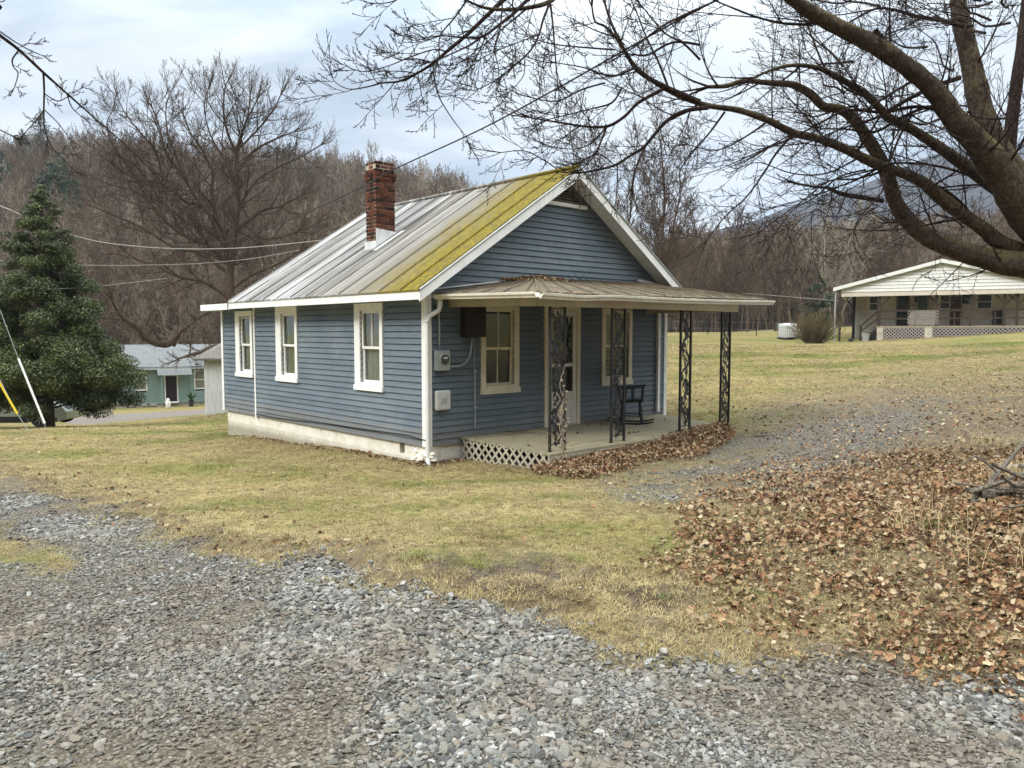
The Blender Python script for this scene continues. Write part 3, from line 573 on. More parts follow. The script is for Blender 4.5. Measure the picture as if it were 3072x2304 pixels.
g = MB(); g.box(2.8, 3.36, -.018, -.014, 1.5, 2.37); g.box(2.8, 3.36, -.018, -.014, .98, 1.44); g.build('glass', M['glass'], o)
MB().tube([(2.75, -.03, 1.32), (2.75, -.09, 1.32), (2.75, -.09, 1.40), (2.75, -.03, 1.40)], .008, 6).build('handle', M['black'], o)
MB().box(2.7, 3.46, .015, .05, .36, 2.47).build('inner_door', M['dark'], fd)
# ---- main roof, standing seams
mb = MB(); Y0r, Y1r = -.42, 6.62; T = .05
def slope_pts(x0, x1, dz=0): return [(x0, Y0r, roofz(x0)+dz), (x1, Y0r, roofz(x1)+dz), (x1, Y1r, roofz(x1)+dz), (x0, Y1r, roofz(x0)+dz)]
for (x0, x1) in ((-.44, 3.1), (3.1, 6.64)):
    b = slope_pts(x0, x1, -.012); t = slope_pts(x0, x1, .018); mb.hexa(b, t)
seams = [-.40, .07, .67, 1.28, 1.93, 2.53, 3.10, 3.71, 4.27, 4.86, 5.49, 6.10, 6.6]
for ys in seams:
    ww = .012; hh = .032
    for (x0, x1) in ((-.445, 3.1), (6.645, 3.1)):
        z0, z1 = roofz(x0)+.017, roofz(x1)+.017
        mb.add([(x0, ys-ww, z0), (x0, ys+ww, z0), (x0, ys+ww*.5, z0+hh), (x0, ys-ww*.5, z0+hh), (x1, ys-ww, z1), (x1, ys+ww, z1), (x1, ys+ww*.5, z1+hh), (x1, ys-ww*.5, z1+hh)], [(0, 1, 2, 3), (7, 6, 5, 4), (0, 4, 5, 1), (1, 5, 6, 2), (2, 6, 7, 3), (3, 7, 4, 0)])
for k, (ya, yb) in enumerate(zip(seams[:-1], seams[1:])):       # cross laps of the tin sheets
    for q in range(2):
        xx = -.2+ (k*.77+q*1.6+.5) % 3.1; z = roofz(xx)+.0185; mb.add([(xx, ya+.02, z), (xx, yb-.02, z), (xx+.03, yb-.02, z+.02+.006), (xx+.03, ya+.02, z+.02+.006)], [(0, 1, 2, 3)])
mb.tube([(3.1, Y0r, 5.045), (3.1, Y1r, 5.045)], .035, 8)
rf = mb.build('roof', M['roof'], H)
# fascia, rake boards, soffit, gable vent
mb = MB(); mb.box(-.43, -.40, -.40, 6.60, 2.575, 2.70); mb.box(6.60, 6.63, -.40, 6.60, 2.575, 2.70); mb.build('fascia', M['trim'], H)
def rake(y0, y1, h0, h1, mat, name, x0=-.43, x1=6.63):
    m = MB()
    for (a, b) in ((x0, 3.1), (3.1, x1)):
        za, zb = roofz(a)-.015, roofz(b)-.015
        m.hexa([(a, y0, za-h0), (b, y0, zb-h1), (b, y1, zb-h1), (a, y1, za-h0)], [(a, y0, za), (b, y0, zb), (b, y1, zb), (a, y1, za)])
    return m.build(name, mat, H)
rake(-.42, -.395, .155, .165, M['trim'], 'rake_board'); rake(6.595, 6.615, .155, .165, M['trim'], 'rake_board')
mb = MB()
for (a, b) in ((-.44, 3.1), (6.64, 3.1)):          # rolled metal rake edge with its rough drip strip
    mb.tube([(a, -.428, roofz(a)+.012), (b, -.428, roofz(b)+.012)], .018, 6)
mb.build('drip_edge', M['galv'], H)
mb = MB()
for (a, b) in ((-.40, 3.1), (3.1, 6.60)):
    za, zb = roofz(a)-.06, roofz(b)-.06; mb.hexa([(a, -.395, za-.02), (b, -.395, zb-.02), (b, -.02, zb-.02), (a, -.02, za-.02)], [(a, -.395, za), (b, -.395, zb), (b, -.02, zb), (a, -.02, za)])
mb.hexa([(-.40, 0, 2.60), (.02, 0, 2.60), (.02, 6.6, 2.60), (-.40, 6.6, 2.60)], [(-.40, 0, 2.62), (.02, 0, 2.62), (.02, 6.6, 2.62), (-.40, 6.6, 2.62)])
mb.build('soffit', M['trim'], H)
vt = MB(); vt.add([(2.57, -.03, 4.43), (3.63, -.03, 4.43), (3.1, -.03, 4.77)], [(0, 1, 2)])
gv = vt.build('gable_vent', M['black'], H)
lv = MB()
for k in range(6):
    z = 4.45+k*.05; hw = max(.03, (4.80-z)/MR-.04); lv.add([(3.1-hw, -.075, z), (3.1+hw, -.075, z), (3.1+hw*.93, -.035, z+.035), (3.1-hw*.93, -.035, z+.035)], [(0, 1, 2, 3)])
lv.build('vent_slats', M['oldwood'], gv)
MB().box(2.52, 3.68, -.075, -.026, 4.365, 4.43).build('vent_sill', M['trim'], gv)
# rear lean-to roof
mb = MB(); mb.hexa([(-.44, 6.62, 2.655), (6.6, 6.62, 2.66), (6.6, 8.12, 2.655), (-.44, 8.12, 2.655)], [(-.44, 6.62, 2.70), (3.1, 6.62, 3.5), (3.1, 8.12, 2.9), (-.44, 8.12, 2.70)])
lr = mb.build('lean_to_roof', M['shingle'], H)
mb = MB(); mb.box(-.46, -.44, 6.62, 8.12, 2.56, 2.695); mb.box(-.44, 6.6, 8.12, 8.14, 2.56, 2.695); mb.build('fascia', M['trim'], H)
MB().box(-.44, 0, 6.63, 8.1, 2.60, 2.62).build('soffit', M['trim'], H)
# ---- chimney: every brick laid, some standing proud
CX0, CX1, CY0, CY1 = 1.10, 1.55, 3.13, 3.50; zt = 5.44
mb = MB(); mb.box(CX0+.012, CX1-.012, CY0+.012, CY1-.012, 3.6, zt-.03); cm_ = mb.build('chimney', M['mortar'], H)
V = []; Fc = []; tone = []
def brick(x0, x1, y0, y1, z0, z1):
    n = len(V); V.extend([(x, y, z) for z in (z0, z1) for y in (y0, y1) for x in (x0, x1)]); Fc.extend([tuple(n+i for i in f) for f in [(0, 2, 3, 1), (4, 5, 7, 6), (0, 1, 5, 4), (2, 6, 7, 3), (0, 4, 6, 2), (1, 3, 7, 5)]]); t = random.random(); tone.extend([t]*8)
z = 3.62; k = 0; bh = .062; g_ = .010
while z < zt-.04:
    o = .026 if 5.06 < z < 5.16 else (.012 if 5.0 < z < 5.2 else 0); o += random.uniform(-.003, .003)
    top = z > 5.2; s_ = -.005 if top else 0
    x0, x1, y0, y1 = CX0-o-s_, CX1+o+s_, CY0-o-s_, CY1+o+s_
    def course(a, b, off):
        cuts = [a]; t = a+(.1 if off else .2)
        while t < b-.05: cuts.append(t+random.uniform(-.01, .01)); t += .2
        cuts.append(b); return list(zip(cuts[:-1], cuts[1:]))
    for (a, b) in course(x0, x1, k % 2):
        for (ya, yb) in ((y0, y0+.09), (y1-.09, y1)): j = random.uniform(-.004, .006); brick(a+g_/2, b-g_/2, ya-j*(ya == y0), yb, z, z+bh)
    for (a, b) in course(y0+.095, y1-.095, (k+1) % 2):
        for (xa, xb) in ((x0, x0+.09), (x1-.09, x1)): j = random.uniform(-.004, .006); brick(xa-j*(xa == x0), xb, a+g_/2, b-g_/2, z, z+bh)
    z += bh+g_; k += 1
me = bpy.data.meshes.new('bricks'); me.from_pydata(V, [], Fc); me.attributes.new('tone', 'FLOAT', 'POINT').data.foreach_set('value', tone); ob = link('brickwork', me, M['brick'], cm_)
bv = ob.modifiers.new('b', 'BEVEL'); bv.width = .004; bv.segments = 1
# painted flashing skirt
fl = MB(); e = .012
def rz(x): return roofz(x)
fl.hexa([(CX0-e, CY0-e-.012, rz(CX0)-.02), (CX1+.02, CY0-e-.012, rz(CX1)-.02), (CX1+.02, CY0-e, rz(CX1)-.02), (CX0-e, CY0-e, rz(CX0)-.02)], [(CX0-e, CY0-e-.012, rz(CX0)+.40), (CX1+.02, CY0-e-.012, rz(CX1)+.07), (CX1+.02, CY0-e, rz(CX1)+.07), (CX0-e, CY0-e, rz(CX0)+.40)])
fl.hexa([(CX0-e-.012, CY0-e-.012, rz(CX0)-.05), (CX0-e, CY0-e-.012, rz(CX0)-.05), (CX0-e, CY1+e, rz(CX0)-.05), (CX0-e-.012, CY1+e, rz(CX0)-.05)], [(CX0-e-.012, CY0-e-.012, rz(CX0)+.16), (CX0-e, CY0-e-.012, rz(CX0)+.16), (CX0-e, CY1+e, rz(CX0)+.16), (CX0-e-.012, CY1+e, rz(CX0)+.16)])
fl.hexa([(CX0-.10, CY0-.16, rz(CX0-.1)+.022), (CX1+.12, CY0-.16, rz(CX1+.12)+.022), (CX1+.12, CY0-.024, rz(CX1+.12)+.022), (CX0-.10, CY0-.024, rz(CX0-.1)+.022)], [(CX0-.10, CY0-.16, rz(CX0-.1)+.026), (CX1+.12, CY0-.16, rz(CX1+.12)+.026), (CX1+.12, CY0-.024, rz(CX1+.12)+.028), (CX0-.10, CY0-.024, rz(CX0-.1)+.028)])
fl.build('flashing', M['flash'], cm_)
# ---- porch: deck, skirt lattice, beam, roof, gutters, iron posts
DZB, DZF = .355, .315
def dz(y): return DZB+(DZF-DZB)*(-y/2.15)
mb = MB(); y = -.035; nb = 23; wdt = (2.13-.035)/nb
for k in range(nb):
    y0 = -.035-k*wdt; y1 = y0-wdt+.010; xl = .64+(.04 if k % 3 else .03)-.03*(k/nb); xr = 6.0-.50*((k+.5)/nb); w_ = random.uniform(-.002, .002)
    jx = xl+(xr-xl)*random.choice((.33, .5, .66))
    for (xa, xb) in ((xl-.02, jx-.002), (jx+.002, xr)):
        zz = random.uniform(-.0015, .0015); mb.hexa([(xa, y1, dz(y1)-.03), (xb, y1, dz(y1)-.03), (xb, y0, dz(y0)-.03), (xa, y0, dz(y0)-.03)], [(xa, y1, dz(y1)+zz), (xb, y1, dz(y1)+zz), (xb, y0, dz(y0)+zz), (xa, y0, dz(y0)+zz)])
dk = mb.build('porch_deck', M['deck'], H)
mb = MB(); mb.hexa([(.62, -2.115, .17), (5.50, -2.115, .17), (5.50, -2.085, .17), (.62, -2.085, .17)], [(.62, -2.115, dz(-2.1)-.032), (5.5, -2.115, dz(-2.1)-.032), (5.5, -2.085, dz(-2.1)-.032), (.62, -2.085, dz(-2.1)-.032)])
mb.bar((5.98, -.05, .28), (5.49, -2.09, .25), .03, .1); mb.build('rim_joist', M['lattice'], dk)
def lattice(name, A, B, z0, z1, pitch, w, mat, parent, clipfn=None, th_=.008):
    "diagonal slats between ground points A and B (local xy) from z0 to z1"
    A = np.array(A, float); B = np.array(B, float); L = np.linalg.norm(B-A); u = (B-A)/L; n = np.array([u[1], -u[0]]); h = z1-z0; m = MB(); k = -h
    while k < L+h:
        for sgn, off in ((1, 0), (-1, th_)):
            s0, s1 = (k, k+h) if sgn > 0 else (k+h, k)
            p0 = np.array([s0, z0]); p1 = np.array([s1, z1]); d = p1-p0
            ts = [0, 1]
            if abs(d[0]) > 1e-9:
                t_a = (0-p0[0])/d[0]; t_b = (L-p0[0])/d[0]; lo, hi = min(t_a, t_b), max(t_a, t_b); ts = [max(0, lo), min(1, hi)]
            if ts[1]-ts[0] > .05:
                a = p0+d*ts[0]; b = p0+d*ts[1]; pa = A+u*a[0]+n*off; pb = A+u*b[0]+n*off; m.bar((pa[0], pa[1], a[1]), (pb[0], pb[1], b[1]), th_*.9, w, (n[0], n[1], 0) if False else tuple(np.cross((u[0]*d[0], u[1]*d[0], d[1]), (n[0], n[1], 0))))
        k += pitch
    return m.build(name, mat, parent)
lattice('skirt_lattice', (.635, -2.08), (.655, -.06), -.14, .31, .165, .038, M['lattice'], dk)
lattice('skirt_lattice', (.66, -2.125), (5.48, -2.125), .02, .27, .165, .038, M['lattice'], dk)
MB().box(.8, 5.4, -1.9, -.1, -.1, .1).build('underdeck_shade', M['black'], dk)  # black box below the boards; the gloom under the deck is painted on
# beam
mb = MB(); bz0, bz1 = 2.455, 2.60
mb.box(.42, 5.55, -2.16, -2.06, bz0, bz1); mb.bar((.47, -2.055, (bz0+bz1)/2), (.47, -.03, (bz0+bz1)/2+.03), .1, bz1-bz0); mb.bar((5.50, -2.055, (bz0+bz1)/2), (5.6, -.03, (bz0+bz1)/2), .1, bz1-bz0)
mb.build('porch_beam', M['beam'], H)
MB().box(.5, 5.6, -2.05, -.03, 2.56, 2.58).build('porch_ceiling', M['dark_ceiling'], H)  # ceiling colour kept dark so less light bounces into the porch
# hip roof of the porch
GL, GR, GF = .18, 6.35, -2.33
zE = 2.645; zW = 3.0
FLp = (GL, GF, 2.63); FRp = (GR, GF, 2.70); BL = (GL-.03, -.03, 2.70); BR = (6.75, -.03, 2.73); HL = (2.35, -.03, 3.03); HR = (5.25, -.03, 3.06)
mb = MB()
def patch(corners, nu, nv, amp=.012, seed=0, name=None):
    a, b, c, d = [np.array(p) for p in corners]; n = len(mb.v); vs = []
    for i in range(nv+1):
        for j in range(nu+1):
            u = j/nu; v = i/nv; p = (a*(1-u)+b*u)*(1-v)+(d*(1-u)+c*u)*v; p = p.copy(); e_ = 1 if 0 < i < nv or amp == 0 else .3
            p[2] += e_*amp*(float(fbm(np.array([p[0]*2.2]), np.array([p[1]*2.2]), 5+seed)[0])-.5)*2; vs.append(tuple(p))
    fs = [(i*(nu+1)+j, i*(nu+1)+j+1, (i+1)*(nu+1)+j+1, (i+1)*(nu+1)+j) for i in range(nv) for j in range(nu)]; mb.add(vs, fs)
patch([FLp, FRp, HR, HL], 60, 12, .025)
patch([BL, FLp, HL, tuple(np.array(HL)-[0.02, 0, 0])], 24, 12, .02)
patch([FRp, BR, tuple(np.array(HR)+[.02, 0, 0]), HR], 14, 8, .02)
for k in range(14):          # lapped sheet edges running up the slope
    u = (k+.5)/14; a = np.array(FLp)*(1-u)+np.array(FRp)*u; b = np.array(HL)*(1-u)+np.array(HR)*u; mb.tube([tuple(a+[0, -.02, .018]), tuple((a+b)/2+[0, 0, .026]), tuple(b+[0, 0, .02])], .010, 5)
for k in range(5):
    u = (k+.5)/5; a = np.array(BL)*(1-u)+np.array(FLp)*u; mb.tube([tuple(a+[-.02, 0, .018]), tuple((a+np.array(HL))/2+[0, 0, .024]), tuple(np.array(HL)+[0, 0, .02])], .009, 5)
mb.tube([tuple(np.array(FLp)+[0, 0, .01]), tuple(np.array(HL)+[0, 0, .02])], .022, 6)
pr = mb.build('porch_roof', M['proof'], H); so = pr.modifiers.new('s', 'SOLIDIFY'); so.thickness = .02; so.offset = -1
mb = MB(); mb.bar((GL, -.035, 2.77), (2.3, -.035, 3.045), .02, .035, (0, 1, 0)); mb.build('roof_flashing', M['flash'], H)
mb = MB(); mb.bar((5.25, -.05, 3.12), (6.35, -.05, 3.03), .05, .07, (0, 1, 0)); mb.build('roof_flashing', M['flash'], H)
# gutters: K profile swept
def gutter(name, pts, side, prof=((0, 0), (.02, -.065), (.075, -.07), (.085, -.04), (.11, -.025), (.115, .005), (.108, .008), (.10, -.018), (.07, -.055), (.025, -.05), (.01, .0))):
    m = MB(); n = len(prof); vs = []; fs = []
    for p in pts: vs += [(p[0]+side[0]*a, p[1]+side[1]*a, p[2]+b) for a, b in prof]
    for i in range(len(pts)-1):
        for k in range(n): k2 = (k+1) % n; fs.append((i*n+k, i*n+k2, (i+1)*n+k2, (i+1)*n+k))
    fs.append(tuple(range(n))[::-1]); fs.append(tuple((len(pts)-1)*n+k for k in range(n))); m.add(vs, fs); return m.build(name, M['gutter'], H)
gutter('gutter', [(GL-.02, -.12, 2.665), (GL-.01, -1.2, 2.645), (GL, GF-.03, 2.625)], (-1, 0))
gutter('gutter', [(GL-.02, GF, 2.612), (1.0, GF, 2.60), (1.6, GF-.01, 2.625), (3.2, GF, 2.622), (4.6, GF-.01, 2.635), (GR+.02, GF-.005, 2.665)], (0, -1))
# front downspout at the near corner with its elbows
mb = MB(); mb.tube([(.12, -.20, 2.63), (.12, -.20, 2.50), (.10, -.18, 2.42), (-.03, -.11, 2.33), (-.055, -.085, 2.24), (-.055, -.085, 1.2), (-.055, -.085, .12), (-.06, -.10, .04), (-.10, -.17, -.02)], [.038]*9, 8)
for z in (2.42, 2.24): mb.tube([(-.055 if z < 2.3 else .10, -.085 if z < 2.3 else -.18, z-.01), (-.055 if z < 2.3 else .10, -.085 if z < 2.3 else -.18, z+.02)], .042, 8)
mb.build('downspout', M['white'], H, smooth=True)
# ---- wrought iron posts
leafp = [(0, 0), (.35, .12), (.25, .3), (.55, .32), (.45, .55), (.75, .55), (.62, .78), (.8, .95), (.5, .9), (.35, 1.15), (.15, .85), (-.1, 1.0), (-.08, .7), (-.35, .7), (-.2, .45), (-.4, .3), (-.15, .2)]
def iron_post(xc, yc, w=.30, z0=None, z1=bz0):
    z0 = dz(yc); e = empty('iron_post', (xc, yc, 0)); e.parent = H; hw = w/2; fr0 = MB()
    for sx in (-1, 1): fr0.box(sx*hw-.017, sx*hw+.017, -.017, .017, z0+.0, z1)
    fr0.box(-hw+.0125, hw-.0125, -.008, .008, z0+.10, z0+.115); fr0.box(-hw+.0125, hw-.0125, -.008, .008, z1-.03, z1-.015); 
    for sx in (-1, 1): fr0.box(sx*hw-.03, sx*hw+.03, -.03, .03, z0-.001, z0+.008)
    fr0.build('post_frame', M['iron'], e)
    sc = MB(); zz = z0+.11; H_ = z1-.02-zz; n = 90; pts = []
    for i in range(n+1):
        t = i/n*H_; pts.append((.62*hw*math.sin(t*2*math.pi/.52), .0, zz+t))
    sc.tube(pts, .009, 5); pts2 = [(-.5*hw*math.sin(p[2]*2*math.pi/.52+.5), .004, p[2]) for p in pts]; sc.tube(pts2, .005, 4)
    rnd = random.Random(int(xc*100)); k = 0
    for t in [q*.024+.02 for q in range(int((H_-.06)/.024))]:
        side = 1 if k % 2 else -1; px = .55*hw*math.sin(t*2*math.pi/.52); a0 = rnd.uniform(-1.5, 1.5)+(0 if side > 0 else math.pi); s_ = rnd.uniform(.062, .088); cx_ = np.clip(px*.5+side*rnd.uniform(.0, .085), -hw*.62, hw*.62)
        if rnd.random() > .06:
            ca, sa = math.cos(a0), math.sin(a0); vs = []
            for yy in (-.003, .003):
                for (lx, lz) in leafp: X = lx*s_*1.0; Z = (lz-.4)*s_; vs.append((float(np.clip(cx_+ca*X-sa*Z, -hw+.01, hw-.01)), yy+.012*side*lx, zz+t+sa*X+ca*Z))
            m_ = len(leafp); sc.add(vs, [tuple(range(m_))[::-1], tuple(range(m_, 2*m_))]+[(i, (i+1) % m_, m_+(i+1) % m_, m_+i) for i in range(m_)])
        k += 1
    sc.build('scrollwork', M['iron'], e); return e
iron_post(.93, -1.97, .31); iron_post(2.33, -1.97, .32); iron_post(4.17, -1.97, .30); iron_post(5.40, -2.0, .28)
# ---- services on the front wall
mb = MB(); mb.box(.66, 1.10, -.16, -.026, 2.0, 2.52); mb.box(.64, 1.12, -.175, -.026, 2.52, 2.535); fb = mb.build('wall_cabinet', M['brownc'], H, bevel=.004)
MB().box(.67, 1.09, -.172, -.1601, 2.02, 2.50).build('cabinet_door', M['brownc'], fb)
mb = MB(); mb.box(.11, .36, -.14, -.026, 1.47, 1.79); mt = mb.build('electric_meter', M['galv'], H, bevel=.008)
mc = MB(); 
ringp = [(.085, 0), (.092, .012), (.085, .02)]
def lathe_y(m, prof, cx_, cz_, y0, n=20):
    vs = []; fs = []
    for r_, h_ in prof:
        for k in range(n): a = 2*math.pi*k/n; vs.append((cx_+r_*math.cos(a), y0-h_, cz_+r_*math.sin(a)))
    for i in range(len(prof)-1):
        for k in range(n): k2 = (k+1) % n; fs.append((i*n+k, i*n+k2, (i+1)*n+k2, (i+1)*n+k))
    fs.append(tuple(range(n))[::-1]); fs.append(tuple((len(prof)-1)*n+k for k in range(n))); m.add(vs, fs)
lathe_y(mc, [(.095, 0), (.10, .015), (.085, .02)], .235, 1.65, -.14); mc.build('meter_ring', M['galv'], mt)
mc = MB(); lathe_y(mc, [(.08, .0), (.078, .02), (.06, .03)], .235, 1.65, -.15); mc.build('meter_glass', M['carglass'], mt)
mc = MB(); mc.box(.2, .27, -.186, -.1805, 1.66, 1.69); mc.build('meter_dial', M['pvc'], mt)
mb = MB(); mb.box(.11, .40, -.11, -.026, .83, 1.15); tb = mb.build('telephone_box', M['pvc'], H, bevel=.03)
rb = MB()
for k in range(4): rb.bar((.17+k*.035, -.113, .93), (.21+k*.035, -.113, 1.04), .006, .012, (0, 1, 0))
rb.build('box_ribs', M['galv'], tb)
mb = MB(); mb.tube([(.19, -.08, 1.80), (.19, -.08, 2.2), (.17, -.09, 2.45), (.12, -.10, 2.6), (.02, -.08, 2.66)], .014, 7); mb.build('conduit', M['galv'], H, smooth=True)
mb = MB(); pts = [(.37, -.07, 1.53), (.6, -.07, 1.53), (.74, -.07, 1.58), (.83, -.07, 1.70), (.86, -.07, 1.85), (.87, -.07, 1.99)]; mb.tube(pts, .015, 8); mb.build('conduit', M['galv'], H, smooth=True)
mb = MB(); mb.tube([(.93, -.06, 2.0), (.93, -.06, 1.5)], .006, 6); mb.tube([(.93, -.06, 1.5), (.94, -.06, 1.05), (.94, -.06, .48)], .012, 7)
for z in (1.42, .82): mb.box(.915, .965, -.085, -.03, z, z+.03)
mb.build('ground_wire', M['galv'], H)
mb = MB(); mb.tube([(.02, -.03, .3), (-.04, -.02, .36), (-.045, .5, .40), (-.043, 2.0, .37), (-.045, 3.2, .36), (-.04, 4.4, .31), (-.042, 5.4, .29), (-.04, 6.2, .30)], .009, 5); mb.build('cable', M['cable'], H)
mb = MB(); mb.tube([(.24, -.05, .83), (.25, -.06, .77), (.235, -.05, .70)], .005, 5); mb.build('cable', M['cable'], H)
# ---- rocking chair on the porch (faces left and out)
def rocking_chair():
    # local: +x = forward of the sitter, z up
    e = empty('rocking_chair', HW(4.32, -.66, dz(-.6)), R(-12), 'black wooden spindle-back rocking chair standing on the cottage porch', 'chair')
    m = MB()
    for sy in (-.21, .21):
        m.tube([(-.46, sy, .075), (-.3, sy, .035), (-.1, sy, .015), (.12, sy, .013), (.3, sy, .03), (.42, sy, .06)], [.014, .018, .02, .02, .018, .014], 6)
    m.build('rocker', M['black'], e)
    sm = MB(); sm.hexa([(-.22, -.21, .40), (.24, -.25, .43), (.24, .25, .43), (-.22, .21, .40)], [(-.22, -.21, .435), (.24, -.25, .468), (.24, .25, .468), (-.22, .21, .435)]); sm.build('seat', M['black'], e, bevel=.012)
    for sx in (-1, 1):
        for sy in (-1, 1):
            lg = MB(); lg.tube([(sx*.20, sy*.20, .03), (sx*.185, sy*.2, .12), (sx*.175, sy*.19, .2), (sx*.16, sy*.18, .34), (sx*.155, sy*.175, .43)], [.016, .021, .024, .018, .022], 8); lg.build('leg', M['black'], e)
    st = MB(); st.tube([(.185, -.2, .2), (.185, .2, .2)], .012, 6); st.tube([(-.185, -.2, .2), (-.185, .2, .2)], .012, 6); st.tube([(-.18, .2, .16), (.18, .2, .16)], .012, 6); st.tube([(-.18, -.2, .16), (.18, -.2, .16)], .012, 6); st.build('stretcher', M['black'], e)
    b = MB()
    for sy in (-.2, .2): b.tube([(-.19, sy, .43), (-.25, sy*1.03, .7), (-.33, sy*1.05, 1.02)], [.017, .016, .013], 7)
    for k in range(6): yy = -.15+.06*k; b.tube([(-.195, yy*.9, .43), (-.245, yy, .7), (-.325, yy, 1.0)], [.009, .011, .008], 6)
    b.build('back_spindles', M['black'], e)
    t = MB(); t.hexa([(-.345, -.25, .98), (-.325, -.25, .98), (-.325, .25, .98), (-.345, .25, .98)], [(-.38, -.23, 1.10), (-.36, -.23, 1.10), (-.36, .23, 1.10), (-.38, .23, 1.10)]); t.build('headrest', M['black'], e, bevel=.008)
    for sy in (-1, 1):
        a = MB(); a.hexa([(-.27, sy*.27-.03, .655), (.26, sy*.29-.04, .70), (.26, sy*.29+.04, .70), (-.27, sy*.27+.03, .655)], [(-.27, sy*.27-.03, .68), (.26, sy*.29-.04, .725), (.26, sy*.29+.04, .725), (-.27, sy*.27+.03, .68)]); a.tube([(.2, sy*.235, .46), (.21, sy*.28, .70)], [.018, .014], 7)
        for q in (.02, -.12): a.tube([(q, sy*.23, .45), (q, sy*.27, .68)], .012, 6)
        a.build('armrest', M['black'], e)
    return e
rocking_chair()
mb = MB(); mb.bar(HW(3.75, -.45, dz(-.4)+.02), HW(4.3, -.1, dz(-.1)+.02), .06, .03); mb.bar(HW(3.62, -.12, dz(-.1)+.015), HW(4.2, -.13, dz(-.1)+.015), .05, .02)
tag(mb.build('loose_board', M['oldwood']), 'short weathered boards lying on the porch deck by the wall', 'board')
# ================================================================= TREES
class Lines:
    def __init__(s): s.d = {}
    def add(s, pts, rad, n=4): s.d.setdefault((len(pts), n), []).append((pts, rad))
    def count(s): return sum(len(v) for v in s.d.values())
    def arrays(s):
        VS = []; FS = []; off = 0
        for (k, n), L in s.d.items():
            Pn = np.array([[tuple(p) for p in a] for a, _ in L], float); Rn = np.array([list(b) for _, b in L], float); m = len(L)
            T = np.empty_like(Pn); T[:, 1:-1] = Pn[:, 2:]-Pn[:, :-2]; T[:, 0] = Pn[:, 1]-Pn[:, 0]; T[:, -1] = Pn[:, -1]-Pn[:, -2]; T /= np.linalg.norm(T, axis=2, keepdims=True)+1e-9
            D = Pn[:, -1]-Pn[:, 0]; D /= np.linalg.norm(D, axis=1, keepdims=True)+1e-9; ref = np.where(np.abs(D[:, 2:3]) < .8, np.array([[0, 0, 1.]]), np.array([[1., 0, 0]]))
            ref = np.repeat(ref[:, None], k, 1); A = ref-T*(ref*T).sum(2, keepdims=True); A /= np.linalg.norm(A, axis=2, keepdims=True)+1e-9; B = np.cross(T, A)
            an = 2*np.pi*np.arange(n)/n; V = Pn[:, :, None]+(A[:, :, None]*np.cos(an)[None, None, :, None]+B[:, :, None]*np.sin(an)[None, None, :, None])*Rn[:, :, None, None]
            VS.append(V.reshape(-1, 3)); i, j = np.meshgrid(np.arange(k-1), np.arange(n), indexing='ij'); j2 = (j+1) % n
            q = np.stack([i*n+j, i*n+j2, (i+1)*n+j2, (i+1)*n+j], -1).reshape(-1, 4); F = (q[None]+(np.arange(m)*k*n)[:, None, None]).reshape(-1, 4)+off; FS.append(F); off += m*k*n
        return np.concatenate(VS), np.concatenate(FS)
    def mesh(s, name):
        V, F = s.arrays(); me = np_mesh(name, V, F); me.shade_smooth(); return me
def rvec(rng): return Vector((rng.gauss(0, 1), rng.gauss(0, 1), rng.gauss(0, 1))).normalized()
def catmull(pts, rad, sub=4):
    P_ = [Vector(p) for p in pts]; o = []; r = []; n = len(P_)
    for i in range(n-1):
        a = P_[max(i-1, 0)]; b = P_[i]; c = P_[i+1]; d = P_[min(i+2, n-1)]
        for k in range(sub):
            t = k/sub; o.append(.5*((2*b)+(c-a)*t+(2*a-5*b+4*c-d)*t*t+(3*b-a-3*c+d)*t**3)); r.append(rad[i]*(1-t)+rad[i+1]*t)
    o.append(P_[-1]); r.append(rad[-1]); return o, r
def twig(L, rng, p, d, ln, r, lvl, prm):
    "one shoot with its own side shoots; prm: trop (up pull), wob, kids per level, min radius"
    k = prm['seg'][lvl]; pts = [p.copy()]; rad = [r]; dd = d.copy(); tr = prm['trop'][lvl]; st = ln/(k-1)
    for i in range(k-1):
        dd = (dd+rvec(rng)*prm['wob']+Vector((0, 0, tr*(i+1)/k))).normalized(); p = p+dd*st; pts.append(p.copy()); rad.append(max(prm['rmin'], r*(1-.8*(i+1)/(k-1))))
    L.add(pts, rad, 5 if lvl == 0 else (4 if lvl == 1 else 3))
    if lvl+1 >= len(prm['seg']): return
    nk = prm['kids'][lvl]; side = rng.random()*6.28
    for q in range(nk):
        t = .12+.88*(q+rng.random()*.7)/nk; x = t*(k-1); i = min(int(x), k-2); f = x-i; b = pts[i].lerp(pts[i+1], f); ax = (pts[i+1]-pts[i]).normalized()
        o = ax.orthogonal().normalized(); side += 2.4; o.rotate(Quaternion(ax, side)); sp = rng.uniform(*prm['spread']); nd = (ax*math.cos(sp)+o*math.sin(sp)).normalized()
        twig(L, rng, b, nd, ln*prm['lr'][lvl]*(1.15-.75*t)*rng.uniform(.7, 1.25), max(prm['rmin'], r*prm['rr']*(1-.6*t)), lvl+1, prm)
